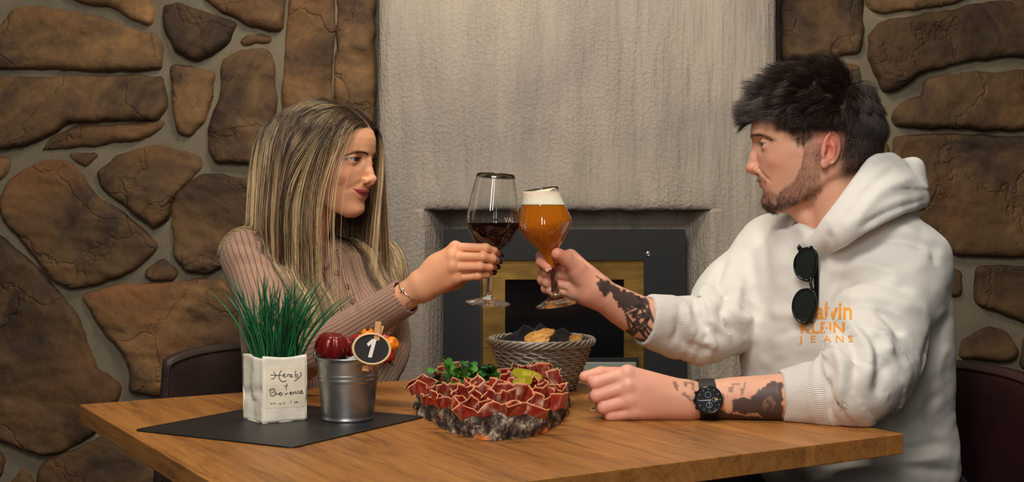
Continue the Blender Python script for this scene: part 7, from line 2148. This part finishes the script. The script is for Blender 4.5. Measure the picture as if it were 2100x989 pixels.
        N_ = len(e); Fc = [(j * N_ + i, j * N_ + (i + 1) % N_, (j + 1) * N_ + (i + 1) % N_, (j + 1) * N_ + i) for j in range(4) for i in range(N_)]
        mk('crust', np.array(V), Fc, CR, tt, True)
        for j, s2 in ((0, -1), (4, 1)):
            P_ = np.array(V[j * N_:(j + 1) * N_]); cc = P_.mean(0); rings = [P_, cc + (P_ - cc) * .66, cc + (P_ - cc) * .33]; W_ = [p + M[:, 2] * (.0010 * float(fbm(np.float64(p[0] * 200), np.float64(p[2] * 200), np.float64(1.), 3)) if ri else 0) for ri, rg_ in enumerate(rings) for p in rg_] + [cc]
            F2 = [(a * N_ + i, a * N_ + (i + 1) % N_, (a + 1) * N_ + (i + 1) % N_, (a + 1) * N_ + i) for a in range(2) for i in range(N_)] + [(2 * N_ + i, 2 * N_ + (i + 1) % N_, 3 * N_) for i in range(N_)]
            mk('crumb', np.array(W_), [f[::s2] for f in F2], CRUMB, tt, True)
    bread('largest toasted bread piece leaning up in the middle of the basket', P(1075, 700, 2.235), P(1137, 680, 2.25), .020, .012, (-.25, -.9, .35))
    bread('small bread piece below the large leaning one', P(1094, 704, 2.225), P(1126, 696, 2.235), .014, .010, (0, -.9, .4))
    bread('small bread piece on its own at the right side of the basket', P(1167, 700, 2.25), P(1194, 694, 2.25), .018, .012, (.1, -.85, .5))
basket()
# ---------------------------------------------------------------- things worn or lying about
def proj_text(txt, size_px, px, py, bv, mat, parent, name, tilt=0.0, lift=.0006, shear=0.0, bold=0.0, raise_=0.0, sx=1.0):
    """lettering laid on the cloth: each point of the outline is put onto the garment's surface"""
    cu = bpy.data.curves.new('t', 'FONT'); cu.body = txt; cu.size = 1.0; cu.offset = bold; cu.resolution_u = 3; cu.shear = shear; cu.fill_mode = 'BOTH'
    o = bpy.data.objects.new('t', cu); me = o.to_mesh(); bm = bmesh.new(); bm.from_mesh(me); o.to_mesh_clear()
    bmesh.ops.triangulate(bm, faces=bm.faces)
    for _ in range(4):
        es = [e for e in bm.edges if e.calc_length() > .10]
        if not es: break
        bmesh.ops.subdivide_edges(bm, edges=es, cuts=1); bmesh.ops.triangulate(bm, faces=bm.faces)
    V = []; ok = []
    for v in bm.verts:
        x, y = v.co.x * size_px * sx, -v.co.y * size_px
        x, y = x * math.cos(tilt) - y * math.sin(tilt), x * math.sin(tilt) + y * math.cos(tilt)
        h = hit(bv, px + x, py + y)
        if h[0] is None: V.append((0, 0, 0)); ok.append(False); continue
        n = h[1] if h[1].y < 0 else -h[1]
        V.append(np.array(h[0] + n * lift)); ok.append(True)
    Fc = [tuple(v.index for v in f.verts) for f in bm.faces if all(ok[v.index] for v in f.verts)]
    V = np.array(V)
    Fc = [f for f in Fc if max(np.linalg.norm(V[f[0]] - V[f[1]]), np.linalg.norm(V[f[1]] - V[f[2]])) < .012]
    bm.free(); bpy.data.objects.remove(o); bpy.data.curves.remove(cu)
    return mk(name, V, Fc, mat, parent, False) if Fc else None
def word(txt, size_px, px, py, *a, sx=1.0, bold=0.0, **k):
    def width(t):
        cu = bpy.data.curves.new('t', 'FONT'); cu.body = t; cu.size = 1.0; cu.offset = bold; o = bpy.data.objects.new('t', cu); me = o.to_mesh()
        w = max((v.co.x for v in me.vertices), default=0); o.to_mesh_clear(); bpy.data.objects.remove(o); bpy.data.curves.remove(cu); return w
    for i, ch in enumerate(txt):
        if ch != ' ': proj_text(ch, size_px, px + (width(txt[:i + 1]) - width(ch)) * size_px * sx, py, *a, sx=sx, bold=bold, **k)
bh = bvh_of(hoodie)
M_ORANGE = simple('orange_print', srgb(240, 158, 58), .8)
word('Calvin', 50, 1641, 654, bh, M_ORANGE, man, 'chest_print', .02, bold=.018, sx=.86)
word('KLEIN', 32, 1640, 683, bh, M_ORANGE, man, 'chest_print', .02, bold=.02, sx=1.1)
for ch_, x_ in zip('JEANS', (1640, 1661, 1688, 1712, 1738)): proj_text(ch_, 20, x_, 702, bh, M_ORANGE, man, 'chest_print', .02, bold=.008, sx=1.25)
M_EMB = simple('white_embroidery', srgb(205, 202, 196), .7)
proj_text('C', 19, 1722, 826, bh, M_EMB, man, 'embroidery', 1.0, lift=.0010)
proj_text('K', 30, 1720, 842, bh, M_EMB, man, 'embroidery', -.35, lift=.0010)

def sunglasses():
    l1 = [(1641, 516), (1631, 532), (1630, 552), (1638, 568), (1655, 576), (1666, 570), (1672, 552), (1674, 530), (1671, 512), (1656, 509)]
    l2 = [(1660, 593), (1641, 597), (1629, 613), (1626, 633), (1632, 652), (1645, 662), (1657, 662), (1667, 646), (1673, 624), (1671, 602)]
    h = [hit(bh, x, y)[0] for x, y in ((1630, 640), (1676, 640), (1640, 530), (1672, 530), (1650, 590))]
    A = np.array([list(p) for p in h if p is not None]); c0 = A.mean(0)
    n = np.array([-.55, -.83, .05]); n /= np.linalg.norm(n)
    top = max((A - c0) @ n) + .013; o0 = c0 + n * top
    def at(px, py, d=0):
        ray = P(px, py, 1.0) - np.array([0, 0, CAMZ]); o = np.array([0, 0, CAMZ]); t_ = ((o0 + n * d - o) @ n) / (ray @ n); return o + ray * t_
    t = thing('sunglasses', 'black sunglasses hanging folded from the hoodie neckline', 'sunglasses', tuple(at(1652, 585)))
    FR = simple('black_acetate', srgb(14, 14, 15), .12); LE = simple('dark_lens', srgb(30, 36, 33), .06, spec=.6)
    for l in (l1, l2):
        e = spline(np.array(l + l[:1], float), 61)[:-1]; q = np.array([at(x, y) for x, y in e]); mb = MB(); mb.tube(q, .0021, 8, True); mb.build('lens_rim', FR, t, True)
        c = q.mean(0); rings = [c + (q - c) * k + n * .0016 * (1 - k * k) for k in (1, .8, .6, .4, .2)]; V = np.concatenate(rings + [[c + n * .0016]]); N_ = 60
        Fc = [(a * N_ + i, a * N_ + (i + 1) % N_, (a + 1) * N_ + (i + 1) % N_, (a + 1) * N_ + i) for a in range(4) for i in range(N_)] + [(4 * N_ + i, 4 * N_ + (i + 1) % N_, 5 * N_) for i in range(N_)]
        mk('lens', V, Fc, LE, t, True)
    mb = MB(); mb.tube([at(1664, 570), at(1662, 582, .002), at(1667, 596)], .0024, 8); mb.build('bridge', FR, t, True)
    mb = MB(); mb.tube([at(1640, 515), at(1637, 508), at(1638, 502, .001), at(1644, 511)], [.0022, .0024, .0016, .0020], 8); mb.tube([at(1644, 512), at(1668, 506)], .0022, 8); mb.build('end_piece', FR, t, True)
    for dx, dd in ((0, -.004), (-3, -.009)):
        pts = [at(1672 + dx, 500, dd), at(1675 + dx, 540, dd), at(1676 + dx, 590, dd), at(1674 + dx, 630, dd), at(1662 + dx, 662, dd - .002)]
        mb = MB(); q = spline(pts, 16)
        for k in range(15):
            d = q[k + 1] - q[k]; L_ = np.linalg.norm(d); d /= L_; s2 = np.cross(d, n); mb.box((q[k] + q[k + 1]) / 2, .0058 - .0001 * k, L_ * 1.08, .0028, rot=np.stack([s2, d, np.cross(s2, d)], 1))
        mb.build('temple_arm', FR, t)
    mb = MB(); mb.tube([at(1664, 507, .0), at(1676, 499, -.002), at(1680, 503, -.006)], .0022, 8); mb.build('hinge', FR, t, True)
sunglasses()

def watch():
    c = P(1449, 821, 1.9715); axw = (CL - WL) / np.linalg.norm(CL - WL); n = np.array([.06, -.97, .16]); n -= axw * (n @ axw); n /= np.linalg.norm(n); e2 = np.cross(axw, n)
    t = thing('wristwatch', 'black chronograph wristwatch on the left wrist of the man', 'watch', tuple(c))
    BK = simple('black_watch_steel', srgb(26, 26, 28), .3, .6); RB = simple('black_rubber', srgb(20, 20, 21), .55); DI = simple('watch_dial', srgb(50, 54, 60), .4); MK = simple('dial_marks', srgb(150, 165, 180), .4); GD = simple('dial_gold', srgb(190, 160, 96), .4)
    b2 = bvh_of(body_m); N_ = 48; V = []
    prof = [(-.0125, .0006), (-.0125, .0028), (.0125, .0028), (.0125, .0006)]
    rr_ = []
    for k in range(N_):
        a = 2 * np.pi * k / N_; d = n * math.cos(a) + e2 * math.sin(a)
        r = []
        for off in (-.011, 0, .011):
            q = b2.ray_cast(Vector(c + axw * off + d * .07), Vector(-d))[0]; r.append(.030 if q is None else np.linalg.norm(np.array(q) - c - axw * off))
        rr_.append(max(r))
    rr_ = np.array(rr_); rr_ = .5 * rr_ + .25 * (np.roll(rr_, 1) + np.roll(rr_, -1)); rr_ = np.maximum(rr_, .5 * (np.roll(rr_, 1) + np.roll(rr_, -1)))
    for k in range(N_):
        a = 2 * np.pi * k / N_; d = n * math.cos(a) + e2 * math.sin(a)
        for x, h in prof:
            p = c + axw * x * (1 if abs(math.atan2(math.sin(a), math.cos(a))) > .9 else 1.05) + d * (rr_[k] + h); p[2] = max(p[2], ZT + .0004); V.append(p)
    Fc = [(k * 4 + j, k * 4 + (j + 1) % 4, ((k + 1) % N_) * 4 + (j + 1) % 4, ((k + 1) % N_) * 4 + j) for k in range(N_) for j in range(4)]
    auto_smooth(mk('strap', V, Fc, RB, t, True))
    p0 = c + n * (rr_[0] + .0018); r = .0212; h = .0085
    lat = lambda prof, nm, mat: auto_smooth((lambda m_: (m_.lathe(prof, p0, n, 64), m_.build(nm, mat, t, True))[1])(MB()))
    lat([(0, -.001), (r - .001, -.001), (r, .001), (r, h - .002), (r - .0016, h), (r - .0024, h), (r - .0028, h - .0008), (0, h - .0008)], 'case', BK)
    lat([(r - .0029, h - .0009), (r - .0024, h + .0001), (r - .0018, h + .0004), (r - .0012, h - .0002)], 'bezel', simple('bezel_steel', srgb(70, 72, 76), .25, .9))
    E1 = np.array([axw[0], axw[1], axw[2]]); E2 = -e2 if (-e2)[2] > 0 else e2
    E1 = axw if axw[0] > 0 else -axw
    M = np.stack([E1, E2, n], 1); zc = h - .0007
    D = lambda x, y, z=.0002: p0 + M @ np.array([x, y, zc + z])
    th = np.linspace(0, 2 * np.pi, 49)[:-1]; mb = MB(); mb.prism(np.stack([np.cos(th), np.sin(th)], 1) * (r - .0029), zc, zc + .0001, M, p0); mb.build('dial', DI, t)
    for x, y, q in ((-.001, .0075, .0042), (.000, -.0078, .0042), (.0075, 0, .003)):
        mb = MB(); mb.tube([D(x + q * math.cos(a), y + q * math.sin(a), .0005) for a in th], .0004, 5, True); mb.build('sub_dial', MK, t)
    for a in range(12):
        an = a * np.pi / 6; mb = MB(); mb.tube([D(.0150 * math.cos(an), .0150 * math.sin(an), .0005), D(.0175 * math.cos(an), .0175 * math.sin(an), .0005)], .0005, 5); mb.build('hour_mark', MK, t)
    mb = MB(); mb.tube([D(.003, -.0005, .0006), D(-.0145, -.001, .0006)], [.0010, .0006], 6); mb.tube([D(0, 0, .0009), D(.001, -.012, .0009)], [.0007, .0004], 6); mb.build('hands', MK, t)
    mb = MB(); mb.box(D(.0108, .0004, .0005), .0046, .0034, .0006, rot=M); mb.build('date_window', GD, t)
    for y in (-.011, 0, .011):
        mb = MB(); mb.lathe([(0, 0), (.0022, 0), (.0024, .0008), (.0024, .0026), (.0018, .0032), (0, .0032)], p0 + M @ np.array([-math.sqrt(r * r - y * y) + .0005, y, h * .45]), -E1 * 1.0 + E2 * y * 30, 16); mb.build('crown' if y == 0 else 'pusher', BK, t, True)
watch()

def leather(name, rgb):
    m, nt, b = new_mat(name); v = mapping(nt); vo = node(nt, 'ShaderNodeTexVoronoi', i_Scale=260.0); nt.links.new(v, vo.inputs['Vector'])
    n = node(nt, 'ShaderNodeTexNoise', i_Scale=12.0, i_Detail=5.0); nt.links.new(v, n.inputs['Vector'])
    r = ramp(nt, n.outputs['Fac'], [(.3, tuple(c * .75 for c in rgb)), (.7, tuple(c * 1.25 for c in rgb))]); nt.links.new(r.outputs[0], b.inputs['Base Color'])
    b.inputs['Roughness'].default_value = .48; b.inputs['Specular IOR Level'].default_value = .35; bumpn(nt, b, vo.outputs['Distance'], .25, .001); return m

def chair(label, c, W_, fwd, mat, ztop, half, slope=0.0):
    """upholstered chair: c = middle of its back on the floor, W_ = direction along the back"""
    c = np.array([c[0], c[1], 0.0]); W_ = np.r_[W_, 0.0]; f = np.r_[fwd, 0.0]; t = thing('upholstered_chair', label, 'chair', tuple(c))
    nx, nz = 40, 26; outl = []
    def surf(u, w, side):                    # u -1..1 along, w 0..1 up; the back curves round the sitter
        hh = .40 + (ztop - .40) * w; cu = .045 * u * u; th = .024 * (1 - .55 * max(abs(u) ** 8, (2 * abs(w - .5)) ** 10))
        return c + W_ * half * u * (1 - .03 * w) + f * (cu - .05 * (1 - w) + side * th) + np.array([0, 0, hh - .018 * abs(u) ** 5 * w])
    for side, nm in ((1, 'backrest'),):
        us = np.linspace(-1, 1, nx); ws = np.linspace(0, 1, nz); A = np.array([surf(u, w, 1) for u in us for w in ws]); B = np.array([surf(u, w, -1) for u in us for w in ws]); V = np.concatenate([A, B]); G = grid_faces(nx, nz); n0 = nx * nz
        Fc = [tuple(q) for q in G] + [tuple(q[::-1] + n0) for q in G]
        loop = [i * nz for i in range(nx)] + [(nx - 1) * nz + j for j in range(1, nz)] + [i * nz + nz - 1 for i in range(nx - 2, -1, -1)] + [j for j in range(nz - 2, 0, -1)]
        for i in range(len(loop)): a, b_ = loop[i], loop[(i + 1) % len(loop)]; Fc.append((b_, a, a + n0, b_ + n0))
        mk('backrest', V, Fc, mat, t, True)
    mb = MB(); pts = [surf(u, w, 1) for u, w in [(-.985, w) for w in np.linspace(.05, .96, 12)] + [(u, .975) for u in np.linspace(-.96, .96, 24)] + [(.985, w) for w in np.linspace(.96, .05, 12)]]; mb.tube(spline(pts, 120), .0035, 6); mb.build('piping', mat, t, True)
    mb = MB(); mb.box(c + f * .24 + [0, 0, .385], half * 1.9, .44, .085, rot=np.stack([W_, f, [0, 0, 1]], 1)); bevel(mb.build('seat', mat, t), .025, 4)
    LG = bpy.data.materials['black_iron']
    for a in (-1, 1):
        for b_ in (.04, .40):
            mb = MB(); p = c + W_ * a * half * .8 + f * b_; mb.tube([p + [0, 0, .40], p + [0, 0, .002]], [.015, .011], 10); mb.build('leg', LG, t, True)
chair('dark brown leather chair behind the woman', (-.50, 2.615), AW, AF, leather('dark_brown_leather', srgb(58, 44, 40)), .805, .25)
chair('dark maroon leather chair behind the man in the white hoodie', (.775, 2.335), AX_W, AX_F, leather('maroon_leather', srgb(46, 24, 24)), .80, .26)

def card():
    a = on_table(1217, 842); mb = MB(); mb.box(a + np.array([.022, .008, .0016]), .045, .024, .0012, -.25); o = mb.build('card', simple('card_black', srgb(28, 27, 26), .6), None, origin=a)
    tag(o, 'small black card with a pale edge half under the resting fist', 'card')
    mb = MB(); mb.box(a + np.array([.022, .008, .0006]), .047, .026, .0010, -.25); p = mb.build('card_edge', simple('card_ivory', srgb(220, 205, 170), .6), o)
card()
